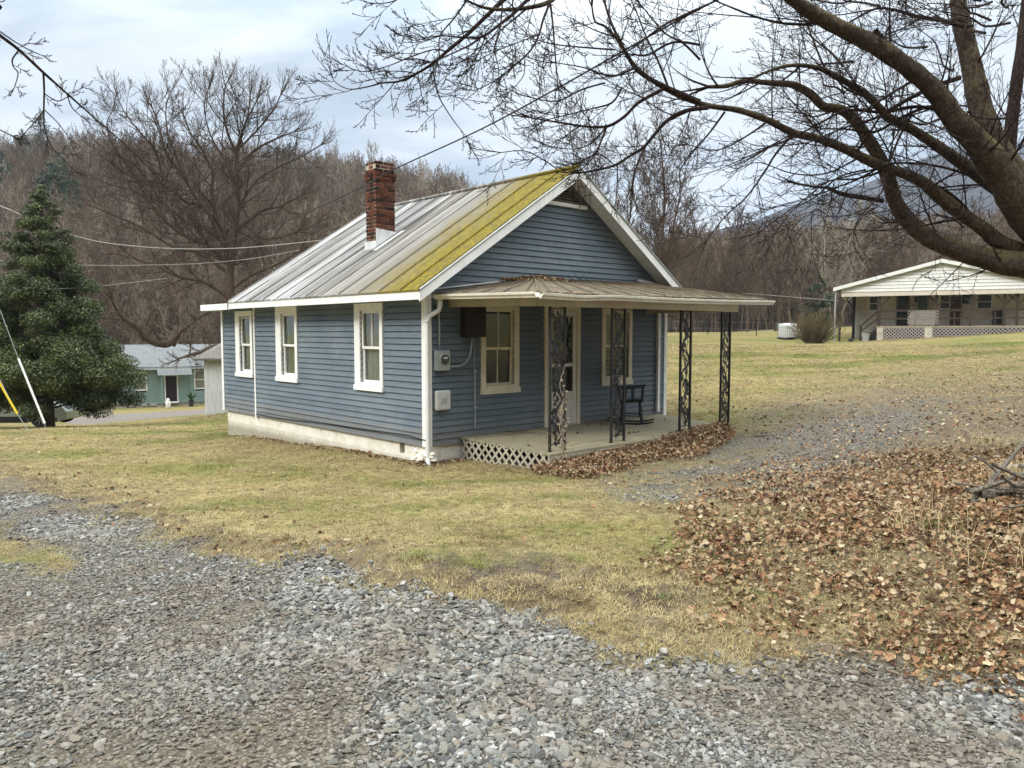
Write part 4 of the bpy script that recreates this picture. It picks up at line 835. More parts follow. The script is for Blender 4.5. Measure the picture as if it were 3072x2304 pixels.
def limb(L, rng, pts, rad, prm, LW=None, every=.35, t0=.1, n=8, sub=4, ln=1.0, jit=0., side_r=.3, thin=False, sag=0, pw=1):
    "a traced limb and the shoots along it"
    P_, R_2 = catmull(pts, rad, sub); rr = [r*(1+rng.uniform(-.06, .06)) for r in R_2]
    L.add(P_, rr, n); L = LW or L; acc = 0; tot = sum((P_[i+1]-P_[i]).length for i in range(len(P_)-1)); run = 0; side = rng.random()*6
    for i in range(len(P_)-1):
        seg = (P_[i+1]-P_[i]); run += seg.length; acc += seg.length
        while acc > every and run/tot > t0:
            acc -= every*rng.uniform(.7, 1.3); ax = seg.normalized(); o = ax.orthogonal().normalized(); side += 2.4+rng.uniform(-.5, .5); o.rotate(Quaternion(ax, side)); sp = rng.uniform(.6, 1.2)
            nd = (ax*math.cos(sp)+o*math.sin(sp)+Vector((0, 0, -sag))).normalized(); t = run/tot
            twig(L, rng, P_[i+1]-seg*rng.random(), nd, ln*(1.1-.5*t)*rng.uniform(.55, 1.35), min(R_2[i]*.6, side_r*rng.uniform(.5, 1.1)), 0, prm)
    # the tip
    ax = (P_[-1]-P_[-2]).normalized()
    for q in range(3): twig(L, rng, P_[-1], (ax+rvec(rng)*.35).normalized(), ln*.6*rng.uniform(.6, 1), min(rad[-1], side_r), 0 if len(prm['seg']) < 3 else 1, prm)
# ---------- the big maple whose limbs reach over the yard
rng = random.Random(5)
def r8(pts, d0, d1=None, rs=1):
    d1 = d0 if d1 is None else d1; n = len(pts); o = []; r = []
    for i, (x, y, w) in enumerate(pts): d = d0+(d1-d0)*i/(n-1); o.append(P(2000+x/1.8433, y/1.8433, d)); r.append(w/1.8433*d/FPX*rs*.9)
    return o, r
def r7(pts, d0, d1=None):
    d1 = d0 if d1 is None else d1; n = len(pts); o = []; r = []
    for i, (x, y, w) in enumerate(pts): d = d0+(d1-d0)*i/(n-1); o.append(P(1000+x/2.0109, y/2.0109, d)); r.append(w/2.0109*d/FPX)
    return o, r
MP = dict(seg=[9, 7, 4], trop=[.06, .12, .25], wob=.085, kids=[7, 5], spread=(.45, .9), lr=[.48, .30], rr=.5, rmin=.0021)
MP2 = dict(MP, kids=[6, 4], trop=[-.02, .14, .3])
tree = empty('maple_tree', (7.6, 8.3, th(7.6, 8.3)), 0, 'big bare maple with mossy grey-brown limbs arching in from the right over the yard', 'tree')
toff = Vector(tree.location)
LT = Lines(); LM = Lines()
def loc(pts): return [Vector(p)-toff for p in pts]
def ML(tr, d0, d1=None, scr=r8, L=LM, **k):
    o, r = scr(tr, d0, d1); kw = dict(every=.30, ln=1.15, side_r=.012); kw.update(k); limb(L, rng, loc(o), r, kw.pop('prm', MP), LW=LM, **kw)
# trunk (outside the frame to the right) and main fork
base = Vector((0, 0, -.2))
fork = [P(2000+2170/1.8433, 1400/1.8433, 8.0), P(2000+2080/1.8433, 1300/1.8433, 8.0)]
tp, tr_ = catmull([base, Vector((.02, 0, .5)), Vector((0, -.05, 1.2)), Vector(fork[0])-toff+Vector((.75, .1, -.35)), Vector(fork[0])-toff+Vector((.45, 0, .35)), Vector(fork[0])-toff+Vector((.35, 0, 1.3))], [.62, .5, .45, .46, .42, .30], 6)
LT.add(tp, tr_, 16)
ML([(2420, 1500, 130), (2180, 1380, 125), (2000, 1180, 112), (1850, 960, 92), (1720, 790, 76), (1600, 670, 66), (1480, 500, 58), (1330, 370, 53), (1150, 250, 50), (950, 150, 46), (780, 55, 40), (620, -60, 34), (380, -230, 24)], 8, 6.6, L=LT, n=14, every=.5, t0=.3, side_r=.014)
ML([(2300, 1450, 110), (2060, 1150, 100), (1920, 980, 88), (1820, 830, 78), (1750, 650, 70), (1705, 450, 62), (1660, 250, 54), (1625, 100, 48), (1600, -80, 42), (1560, -320, 30)], 8.1, 8.1, L=LT, n=14, every=.45, t0=.3)
ML([(2450, 1560, 110), (2250, 1500, 105), (2050, 1470, 92), (1860, 1450, 74), (1650, 1395, 60), (1450, 1320, 50), (1330, 1215, 46), (1262, 1110, 43), (1230, 1000, 41), (1185, 890, 38), (1120, 780, 36), (1040, 665, 33), (960, 605, 29), (870, 590, 26), (795, 520, 24), (700, 470, 21), (620, 462, 19), (530, 455, 16), (430, 447, 15), (330, 475, 14), (235, 480, 11)], 8, 7.3, L=LT, n=12, every=.4, t0=.25)
ML([(2300, 1490, 80), (2080, 1440, 66), (1850, 1345, 46), (1750, 1265, 42), (1620, 1175, 40), (1500, 1080, 37), (1420, 1010, 34), (1300, 955, 31), (1200, 925, 30), (1120, 890, 29), (1000, 830, 27), (850, 770, 25), (700, 735, 22), (560, 665, 20), (400, 610, 18), (250, 588, 16), (130, 555, 14), (-15, 488, 13), (-170, 370, 11), (-260, 225, 9), (-320, 90, 7), (-360, -50, 6)], 8.1, 6.6, L=LT, n=10, every=.34, t0=.25, ln=1.3)
ML([(1900, 1080, 60), (1755, 985, 44), (1650, 915, 38), (1560, 850, 34), (1450, 775, 30), (1330, 700, 27), (1230, 650, 25), (1150, 570, 23), (1080, 505, 21), (950, 430, 18), (850, 380, 15), (720, 360, 12), (600, 380, 9), (480, 430, 6)], 8.1, 7.2, L=LT, n=10, every=.34, t0=.15)
ML([(2200, 1300, 60), (1990, 1120, 52), (1890, 950, 44), (1900, 750, 38), (1930, 500, 33), (1960, 250, 28), (1985, 0, 22), (2000, -250, 15)], 8.6, 8.8, n=10, every=.4)
ML([(1620, 600, 13), (1450, 590, 10), (1300, 650, 9), (1150, 730, 8), (1000, 715, 6), (860, 712, 4)], 7.7, 7.2, n=6, every=.25)
ML([(1620, 430, 15), (1450, 490, 13), (1280, 580, 11), (1150, 655, 8), (1000, 700, 6), (780, 790, 4)], 7.6, 7, n=6, every=.25)
ML([(1700, 1225, 14), (1650, 1150, 13), (1590, 1090, 11), (1520, 1040, 9)], 7.9, 7.8, n=7, every=5)
ML([(1195, 1110, 15), (1100, 1095, 14), (980, 1075, 12), (890, 1040, 9)], 7.6, 7.5, n=7, every=2)
ML([(1150, 175, 22), (1260, 290, 12)], 7.2, 7.3, n=7, every=5)
ML([(1660, 150, 17), (1530, 115, 14), (1380, 90, 11), (1260, 55, 9), (1150, 50, 7), (1000, 130, 5)], 8, 7.5, n=6)
ML([(1700, 980, 9), (1550, 930, 8), (1400, 905, 7), (1250, 905, 6), (1100, 950, 5), (900, 1000, 4)], 7.8, 7.2, n=6, every=.22)
ML([(800, 135, 9), (650, 130, 8), (500, 95, 7), (380, 50, 6), (260, 0, 5), (120, -60, 4)], 6.9, 6.6, n=6, every=.28)
ML([(1560, 620, 14), (1380, 590, 11), (1200, 620, 10), (1000, 610, 8), (850, 680, 6), (700, 760, 5), (560, 820, 4)], 7.6, 7, n=6, every=.26)
# hanging shoots under the low limbs
for trc in ([(695, 745, 9), (600, 855, 7), (545, 945, 6), (440, 1090, 5), (330, 1190, 4), (220, 1330, 3)], [(320, 620, 8), (240, 730, 6), (180, 800, 5), (75, 940, 4), (75, 1050, 3), (0, 1180, 2.5)],
            [(1180, 950, 7), (1050, 990, 6), (900, 1000, 5), (780, 1090, 4), (640, 1190, 3.5), (520, 1280, 3)], [(1100, 940, 7), (950, 980, 5), (820, 1090, 4), (700, 1160, 3), (600, 1290, 3)], [(1350, 640, 8), (1300, 730, 7), (1230, 900, 6), (1190, 1060, 5), (1060, 1210, 3.5), (1030, 1330, 2.5)],
            [(1480, 930, 6), (1440, 1030, 4), (1360, 1110, 3), (1250, 1160, 3)], [(1050, 880, 6), (880, 960, 5), (700, 960, 4), (520, 900, 3), (420, 920, 2.5)], [(560, 670, 7), (430, 760, 5), (280, 830, 4), (120, 800, 3)], [(1650, 1260, 5), (1560, 1200, 4), (1450, 1200, 3), (1330, 1290, 2.5)],
            [(1000, 1050, 4), (930, 1200, 3), (810, 1160, 3), (805, 1400, 2)], [(1150, 1150, 5), (1080, 1200, 4), (1040, 1290, 3), (1090, 1400, 2)]):
    ML(trc, 7.5, 7.0, n=5, every=.2, ln=.75, side_r=.006, prm=MP2)
# shoots seen against the sky left of the limbs
for trc, d in (([(2212, 615, 17), (2010, 530, 17), (1900, 470, 15), (1820, 410, 13), (1760, 310, 11), (1715, 240, 10), (1640, 160, 8), (1580, 130, 6), (1560, 40, 5)], 6.6), ([(1985, 540, 11), (1840, 620, 10), (1760, 700, 9), (1660, 760, 9), (1540, 765, 7), (1400, 745, 6), (1200, 712, 4)], 6.5),
               ([(2260, 650, 13), (2120, 670, 12), (2000, 740, 11), (1880, 880, 9), (1790, 940, 8), (1690, 1000, 7), (1510, 1042, 6)], 6.8), ([(1820, 410, 7), (1690, 460, 6), (1600, 440, 5), (1500, 405, 4), (1350, 380, 3)], 6.5), ([(1700, 300, 6), (1560, 290, 5), (1350, 270, 4), (1210, 235, 3)], 6.4),
               ([(1640, 500, 5), (1500, 540, 5), (1350, 610, 4), (1200, 590, 3)], 6.5), ([(1740, 530, 6), (1680, 620, 6), (1540, 660, 4), (1300, 720, 3)], 6.5), ([(1650, 760, 5), (1560, 860, 4), (1450, 900, 3), (1300, 880, 2.5)], 6.5), ([(1350, 1020, 4), (1260, 960, 4), (1150, 910, 3), (1010, 920, 2.5)], 6.9),
               ([(1700, 1000, 4), (1600, 930, 4), (1480, 985, 3)], 6.9), ([(2212, 270, 8), (2050, 255, 7), (1900, 330, 6), (1820, 330, 5)], 6.7), ([(2250, 30, 7), (2120, 90, 7), (1980, 160, 6), (1850, 260, 5), (1740, 330, 4)], 6.3), ([(2212, 360, 8), (2110, 260, 7), (2000, 200, 5), (1880, 60, 4)], 6.3), ([(1890, 870, 6), (1830, 1000, 5), (1800, 1130, 4)], 6.9), ([(1650, 765, 6), (1580, 930, 5), (1500, 1020, 3)], 6.6)):
    ML(trc, d, d-.2, scr=r7, n=6, every=.16, ln=.62, side_r=.006, t0=.05)
# the limb that passes overhead and its long drooping boughs at the top centre
ML([(2700, -160, 40), (2400, -330, 34), (2000, -360, 28), (1600, -230, 22), (1380, -60, 17), (1300, 12, 14), (1200, 42, 12), (1060, 58, 11), (930, 50, 9), (840, 20, 7), (760, -20, 6)], 6.6, 5.6, scr=r7, L=LT, n=9, every=.6, t0=.45, ln=.8)
ML([(1330, -150, 16), (1140, -110, 15), (1030, -5, 14), (920, 100, 12), (800, 215, 11), (685, 310, 10), (605, 380, 9), (500, 445, 7), (400, 490, 6), (300, 500, 5), (200, 525, 4), (100, 538, 3), (30, 510, 2.5), (0, 480, 2)], 6.0, 5.4, scr=r7, n=8, every=.17, ln=.62, t0=.2, side_r=.006)
ML([(1500, -200, 13), (1200, -20, 11), (1090, 80, 10), (1000, 150, 9), (900, 220, 7), (790, 225, 5), (650, 215, 4), (560, 230, 3)], 6.0, 5.4, scr=r7, n=7, every=.17, ln=.55, t0=.3, side_r=.006)
for trc in ([(1305, 20, 8), (1265, 120, 7), (1240, 210, 6), (1200, 290, 6), (1130, 365, 5), (1000, 470, 4), (870, 540, 3), (820, 542, 2)], [(1310, 30, 7), (1325, 160, 6), (1335, 290, 5), (1348, 450, 4), (1362, 570, 3)], [(1020, 10, 5), (1005, 180, 4.5), (972, 290, 4), (995, 400, 3), (995, 470, 2)], [(600, 380, 5), (610, 480, 4), (640, 590, 4), (720, 720, 3), (800, 820, 2)], [(510, 445, 4), (530, 560, 3), (545, 620, 2)],
            [(800, 10, 6), (730, 110, 5), (645, 215, 4), (640, 330, 3)], [(900, 220, 6), (800, 285, 5), (700, 330, 4), (590, 375, 3)], [(680, 310, 5), (600, 300, 4), (450, 350, 4), (340, 395, 3), (210, 430, 3), (130, 420, 2), (60, 390, 2)], [(610, 380, 4), (500, 355, 4), (400, 360, 3), (320, 325, 2)], [(500, 445, 4), (420, 430, 3), (300, 430, 2)], [(640, 215, 4), (560, 240, 3), (440, 220, 2)], [(890, 225, 3), (840, 330, 3), (760, 380, 2)],
            [(430, -50, 4), (380, 0, 4), (300, 20, 3), (210, 15, 2), (160, 0, 2)], [(1240, 210, 4), (1130, 250, 3), (1000, 300, 3), (880, 360, 2)], [(1150, 340, 3), (1150, 450, 3), (1080, 540, 2)], [(990, 470, 3), (980, 570, 2), (1010, 650, 2)]):
    ML(trc, 5.7, 5.5, scr=r7, n=5, every=.13, ln=.36, side_r=.0045, t0=.1, prm=MP2)
# fine shoots that fill the crown at the right, from the upper limbs
for q in range(26):
    a = rng.uniform(900, 1950); b = rng.uniform(-150, 700); d = rng.uniform(6.8, 9.2); an = rng.uniform(2.6, 4.2) if rng.random() < .7 else rng.uniform(0, 6.28); ln = rng.uniform(200, 520); pts = []
    for i in range(5): t = i/4; pts.append((a+math.cos(an)*ln*t+rng.uniform(-20, 20), b+math.sin(an)*ln*t*.6+rng.uniform(-20, 20)-60*t*t, 8*(1-.7*t)))
    ML(pts, d, d+rng.uniform(-1, 1), n=5, every=.24, ln=.85, side_r=.007)
print('maple lines', LT.count(), LM.count())
link('trunk', LT.mesh('trunk'), M['bark'], tree); link('crown', LM.mesh('crown'), M['twig'], tree)
# ---------- bough from the upper left
rng = random.Random(9)
lt = empty('shade_tree', (-8.2, 6.0, th(-8.2, 6)), 0, 'bare dark bough slanting down across the sky from the upper left corner', 'tree'); toff = Vector(lt.location); LT = Lines(); LM = Lines()
def src(pts, d0, d1=None):
    d1 = d0 if d1 is None else d1; n = len(pts); o = []; r = []
    for i, (x, y, w) in enumerate(pts): d = d0+(d1-d0)*i/(n-1); o.append(P(x, y, d)); r.append(w*d/FPX)
    return o, r
s6 = lambda L: [(x/1.7467, y/1.7467, w/1.7467) for x, y, w in L]
tp, tr_ = catmull([Vector((0, 0, -.2)), Vector((0, 0, 1)), Vector((.1, 0, 3)), Vector((.3, .1, 4.6)), Vector((.4, .1, 6.2))], [.34, .26, .23, .19, .12], 5); LT.add(tp, tr_, 12)
b0 = Vector((.3, .1, 4.4))+toff; o, r = src(s6([(-240, -40, 12), (-60, 130, 9.5), (0, 185, 8.5), (100, 262, 8), (225, 378, 7), (345, 485, 5.5), (430, 560, 4.5), (520, 640, 4), (590, 700, 3), (700, 800, 2.5), (800, 900, 2)]), 6.2, 7.0)
limb(LM, rng, loc([b0]+[Vector(p) for p in o]), [.10]+r, MP2, every=.5, ln=.45, side_r=.004, n=7, t0=.3)
for trc in ([(228, 380, 6), (232, 480, 5), (230, 580, 4), (235, 680, 3), (280, 780, 2.5), (390, 890, 2)], [(100, 262, 4), (66, 310, 4), (70, 350, 3.5), (95, 385, 3), (75, 460, 2)], [(0, 165, 4), (80, 220, 3), (160, 265, 3), (220, 290, 2)], [(350, 490, 3.5), (375, 560, 3), (420, 605, 2)], [(230, 580, 3), (180, 640, 2.5), (110, 720, 2)], [(232, 575, 3), (300, 640, 2.5), (360, 720, 2)], [(232, 490, 3), (300, 530, 3), (350, 510, 2)], [(-60, 640, 4), (0, 680, 3), (60, 710, 2)], [(-40, 0, 3), (10, 10, 2.5), (35, -10, 2)]):
    o, r = src(s6(trc), 6.4, 6.6); limb(LM, rng, loc(o), r, MP2, every=.16, ln=.24, side_r=.003, n=5, t0=.1)
link('trunk', LT.mesh('trunk'), M['bark'], lt); link('crown', LM.mesh('crown'), M['twig'], lt)
# ---------- the broad bare tree behind the cottage
rng = random.Random(21)
BP = dict(seg=[7, 6, 4], trop=[.14, .2, .3], wob=.13, kids=[8, 7], spread=(.4, .95), lr=[.52, .45], rr=.5, rmin=.0075)
D_ = 42.0; bx_, by_ = (705-1536)/FPX*D_, D_; bt = empty('bare_tree', (bx_, by_, th(bx_, by_)), 0, 'broad bare tree with a rounded crown of fine twigs behind the cottage roof', 'tree'); toff = Vector(bt.location); LT = Lines(); LM = Lines()
def B(trc, d0=42, d1=42, L=LM, **k):
    o, r = src(s6(trc), d0, d1); kw = dict(every=.42, ln=3.0, side_r=.05, n=6); kw.update(k); limb(L, rng, loc(o), r, kw.pop('prm', BP), **kw)
g = P(705, 1000, 42)
B([(1225, 1950, 26), (1215, 1700, 24), (1205, 1500, 22), (1212, 1330, 20), (1235, 1180, 17), (1245, 1050, 14), (1240, 900, 12), (1245, 790, 9), (1270, 690, 6), (1300, 600, 4), (1310, 500, 3)], L=LT, n=10, t0=.4, ln=2.6)
for trc, dd in (([(1240, 1200, 11), (1300, 1160, 9), (1380, 1100, 8), (1470, 1080, 6), (1580, 1020, 4)], 43), ([(1210, 1330, 12), (1160, 1260, 11), (1095, 1120, 10), (1040, 1070, 9), (960, 1050, 7), (850, 960, 6), (720, 940, 5), (640, 900, 4)], 41), ([(1205, 1300, 10), (1130, 1130, 9), (1110, 1000, 8), (1115, 900, 7), (1060, 790, 5), (1000, 700, 4), (960, 600, 3)], 43),
                ([(1190, 1380, 12), (1090, 1290, 10), (960, 1230, 9), (860, 1150, 8), (780, 1060, 7), (700, 1000, 6), (560, 960, 4), (440, 900, 3)], 41), ([(1060, 1080, 6), (940, 900, 6), (870, 800, 5), (840, 680, 4), (800, 570, 3)], 42), ([(1245, 820, 8), (1190, 690, 6), (1170, 580, 4), (1180, 450, 3)], 42), ([(1245, 900, 7), (1320, 800, 6), (1420, 740, 5), (1540, 690, 3)], 43), ([(1240, 790, 6), (1350, 680, 5), (1430, 580, 4), (1470, 500, 3)], 41.5),
                ([(1250, 780, 6), (1290, 640, 5), (1350, 520, 3)], 42.5), ([(860, 1000, 6), (820, 800, 5), (740, 700, 4), (660, 600, 3), (620, 520, 2)], 41), ([(1100, 1130, 6), (1000, 1000, 5), (930, 840, 4), (880, 700, 4), (870, 560, 3), (900, 470, 2)], 43), ([(1180, 1420, 9), (1050, 1330, 8), (900, 1290, 6), (760, 1200, 5), (600, 1130, 4), (480, 1080, 3)], 41), ([(1230, 1200, 9), (1350, 1250, 7), (1480, 1240, 6), (1640, 1180, 4)], 42.5), ([(1205, 1520, 9), (1320, 1440, 8), (1440, 1390, 6), (1560, 1320, 4)], 42),
                ([(1200, 1560, 10), (1080, 1480, 9), (940, 1450, 7), (780, 1380, 5), (620, 1330, 4)], 41), ([(1250, 1100, 7), (1330, 960, 6), (1450, 880, 5), (1580, 820, 4), (1680, 760, 3)], 43), ([(780, 1060, 5), (680, 880, 5), (590, 760, 4), (560, 650, 3), (590, 580, 2)], 42), ([(1000, 1180, 6), (850, 1060, 5), (700, 860, 4), (560, 800, 3)], 43), ([(1240, 1000, 7), (1180, 850, 5), (1100, 700, 4), (1070, 560, 3), (1090, 470, 2)], 41)):
    B(trc, 42, dd)
# low limb that sweeps out to the left over the blue house
o5 = lambda L: [(x/3.072, 900+y/3.072, w/3.072) for x, y, w in L]
def B5(trc, d): o, r = src(o5(trc), 42, d); limb(LM, rng, loc(o), r, BP, every=.5, ln=2.0, side_r=.04, n=6)
B5([(1620, 330, 40), (1560, 400, 34), (1440, 400, 30), (1330, 340, 27), (1250, 240, 24), (1130, 160, 18), (1070, 80, 13), (1030, 0, 9)], 39); B5([(2100, 420, 30), (1950, 440, 26), (1850, 480, 20), (1740, 510, 14), (1650, 540, 8)], 37); B5([(1600, 420, 20), (1640, 320, 15), (1760, 220, 10), (1920, 110, 7)], 41)
print('bare tree', LM.count()); link('trunk', LT.mesh('trunk'), M['farbark'], bt); link('crown', LM.mesh('crown'), M['farbark'], bt)
# ---------- generic bare tree used for the wood and for single trees
def bare(seed, h, rmin=.012, wid=.38, stems=1, dense=1.0, up=.12, lean=0.1, trunkfrac=.35, pale=False, kid0=9):
    rg = random.Random(seed); Lt = Lines(); Lc = Lines(); prm = dict(seg=[5, 4, 3], trop=[up, .15, .2], wob=.2, kids=[int(6*dense), int(4*dense)], spread=(.35, .9), lr=[.45, .45], rr=.5, rmin=rmin)
    for s_ in range(stems):
        a = rg.uniform(0, 6.28); hh = h*rg.uniform(.85, 1); pts = [Vector((0, 0, -.6))]; d = Vector((math.cos(a)*lean*(1+stems*.6), math.sin(a)*lean*(1+stems*.6), 1)); n = 7
        for i in range(n): d = (d+rvec(rg)*.12+Vector((0, 0, .12))).normalized(); pts.append(pts[-1]+d*(hh+.6)/n)
        r0 = h*.011*(1 if stems == 1 else .75); rad = [r0*(1.25 if i == 0 else 1-.88*i/n) for i in range(n+1)]; Pp, Rr = catmull(pts, rad, 2); Lt.add(Pp, Rr, 6)
        nb = int(kid0*dense*2.2); sd_ = rg.random()*6
        for q in range(nb):
            t = trunkfrac+(1-trunkfrac)*(q+.5)/nb; x = t*(len(Pp)-1); i = min(int(x), len(Pp)-2); b = Pp[i].lerp(Pp[i+1], x-i); sd_ += 2.4; sp = rg.uniform(.45, 1.1)*(1.15-.5*t); nd = Vector((math.cos(sd_)*math.sin(sp), math.sin(sd_)*math.sin(sp), math.cos(sp)))
            twig(Lc, rg, b, nd, h*wid*(1.25-.85*t)*rg.uniform(.6, 1.2), max(rmin, Rr[i]*.45), 0, prm)
    return Lt, Lc
# single trees behind the cottage at the right, front row of the wood and the pale ones among it
singles = []
def put_tree(name, lab, cat, px, d, h, seed, matn, group=None, zoff=0, top=None, **k):
    x, y = (px-1536)/FPX*d, d; z = max(th(x, y), float(hill_h(np.array([x]), np.array([y]))[0])) if d > 66 else th(x, y)
    if top: h = HC+(993-top)/FPX*d-z
    Lt, Lc = bare(seed, h, **k); e = empty(name, (x, y, z+zoff), random.Random(seed).uniform(0, 6.28), lab, cat, group); link('trunk', Lt.mesh('trunk'), M[matn], e); link('crown', Lc.mesh('crown'), M[matn], e); singles.append(e); return e
put_tree('bare_tree', 'bare tree with several thin stems just above the right slope of the cottage roof', 'tree', 1930, 46, 14.5, 3, 'farbark', stems=3, dense=1.7, wid=.26, lean=.10, rmin=.009, trunkfrac=.2)
put_tree('bare_tree', 'slender forked bare tree just right of the cottage gable against the pale sky', 'tree', 2070, 52, 12.5, 8, 'farbark', stems=2, dense=1.5, wid=.3, rmin=.009, lean=.12)
put_tree('bare_tree', 'thin bare tree rising behind the middle of the right roof slope', 'tree', 1815, 55, 15, 12, 'farbark', stems=2, dense=1.5, wid=.3, rmin=.010)
put_tree('bare_tree', 'pale bare tree standing alone above the wood left of the chimney', 'tree', 985, 150, 22, 32, 'palebark', stems=2, dense=1.3, wid=.2, rmin=.022, up=.35, top=395)
put_tree('bare_tree', 'second pale bare tree above the wood, close beside the chimney', 'tree', 1085, 150, 19, 33, 'palebark', stems=2, dense=1.3, wid=.2, rmin=.022, up=.35, top=395)
front = [(2240, 66, 10.5), (2330, 70, 11), (2420, 67, 10), (2505, 72, 12), (2580, 75, 10.5), (2160, 68, 11.5), (2090, 74, 12), (2660, 78, 12.5), (2750, 80, 12), (2850, 84, 12.5), (2940, 80, 12.5), (3040, 84, 12)]
wood_labels = ['bare tree at the wood edge above the white tank', 'bare tree in the wood just left of the white tank', 'bare tree behind the leafless bush by the white house', 'pale bare tree behind the left eave of the white house', 'bare tree behind the left slope of the white house roof', 'bare tree at the wood edge above the right end of the porch roof', 'bare tree behind the right end of the porch roof', 'bare tree behind the white house, left of its ridge', 'bare tree right above the ridge of the white house', 'bare tree behind the right slope of the white house roof', 'bare tree seen between the forked limbs of the big maple', 'bare tree behind the lowest maple limb at the right frame edge']
for i, (px, d, h) in enumerate(front):
    put_tree('woodland_tree', wood_labels[i], 'tree', px, d, h, 100+i, 'palebark' if i == 3 else 'farbark', 'bare trees along the edge of the wood', stems=1+(i % 2), dense=1.35, wid=.34, rmin=.013, lean=.12, trunkfrac=.2)
# ---------- the wood itself: one mass of bare trees (stuff)
def proto(i, h, **k):
    Lt, Lc = bare(500+i, h, **k); A = Lines(); 
    for L in (Lt, Lc):
        for kk, v in L.d.items(): A.d.setdefault(kk, []).extend(v)
    me = A.mesh('wood_tree'); me.materials.append(M['forest']); o = bpy.data.objects.new('wood_tree_form_%02d' % i, me); return o
PROTO = bpy.data.collections.new('scatter_forms_wood')
for i in range(8):
    PROTO.objects.link(proto(i, 14, stems=1+(i % 3 == 0), dense=.95+.1*(i % 3), wid=.22+.05*(i % 4), rmin=.022, up=.22+.05*(i % 3), trunkfrac=.15, lean=.06))
def scatter(name, label, cat, coll, pts, rot, scl, idx, mat):
    me = bpy.data.meshes.new(name); me.vertices.add(len(pts)); me.vertices.foreach_set('co', np.asarray(pts, np.float32).ravel())
    a = me.attributes.new('rot', 'FLOAT_VECTOR', 'POINT'); a.data.foreach_set('vector', np.asarray(rot, np.float32).ravel())
    a = me.attributes.new('scl', 'FLOAT_VECTOR', 'POINT'); s3 = np.asarray(scl, np.float32); s3 = np.repeat(s3[:, None], 3, 1) if s3.ndim == 1 else s3; a.data.foreach_set('vector', s3.ravel())
    a = me.attributes.new('idx', 'INT', 'POINT'); a.data.foreach_set('value', np.asarray(idx, np.int32)); me.update()
    o = link(name, me, mat); tag(o, label, cat, kind='stuff')
    g = bpy.data.node_groups.new(name+'_spread', 'GeometryNodeTree'); g.interface.new_socket('Geometry', in_out='INPUT', socket_type='NodeSocketGeometry'); g.interface.new_socket('Geometry', in_out='OUTPUT', socket_type='NodeSocketGeometry')
    N = g.nodes; gi = N.new('NodeGroupInput'); go = N.new('NodeGroupOutput'); ip = N.new('GeometryNodeInstanceOnPoints'); ci = N.new('GeometryNodeCollectionInfo'); ci.inputs['Collection'].default_value = coll; ci.inputs['Separate Children'].default_value = True; ci.inputs['Reset Children'].default_value = True
    def na(nm, t): x = N.new('GeometryNodeInputNamedAttribute'); x.data_type = t; x.inputs['Name'].default_value = nm; return x
    r = na('rot', 'FLOAT_VECTOR'); s = na('scl', 'FLOAT_VECTOR'); ix = na('idx', 'INT'); er = N.new('FunctionNodeEulerToRotation')
    Lk = g.links; Lk.new(gi.outputs[0], ip.inputs['Points']); Lk.new(ci.outputs[0], ip.inputs['Instance']); ip.inputs['Pick Instance'].default_value = True; Lk.new(ix.outputs[0], ip.inputs['Instance Index']); Lk.new(r.outputs[0], er.inputs[0]); Lk.new(er.outputs[0], ip.inputs['Rotation']); Lk.new(s.outputs[0], ip.inputs['Scale']); Lk.new(ip.outputs[0], go.inputs[0])
    m = o.modifiers.new('spread', 'NODES'); m.node_group = g; return o
n = 9500; px = RNG.uniform(-500, 3500, n); d = np.sqrt(RNG.uniform(84**2, 245**2, n)); x = (px-1536)/FPX*d; y = d
rf_ = np.interp(px, _hx_, _hf_); hid = (px > 1560) & (px < 2000) & (d > 130)
keep = (d > rf_) & ~((px > 1350) & (d > 200) & (RNG.random(n) < .5)) & ~hid; px, d, x, y = px[keep], d[keep], x[keep], y[keep]; zz = hill_h(x, y); zz = np.maximum(zz, base_h(x, y)-.3)
sc = RNG.uniform(.6, 1.3, len(x))*np.where(px > 1400, .85, 1.0)*np.where(d < 100, .85, 1); m_ = len(x)
scatter('forest', 'dense grey-brown leafless wood covering the hillside behind the houses', 'forest', PROTO, np.stack([x, y, zz], 1), np.stack([RNG.normal(0, .04, m_), RNG.normal(0, .04, m_), RNG.uniform(0, 6.28, m_)], 1), sc, RNG.integers(0, 8, m_), M['forest'])
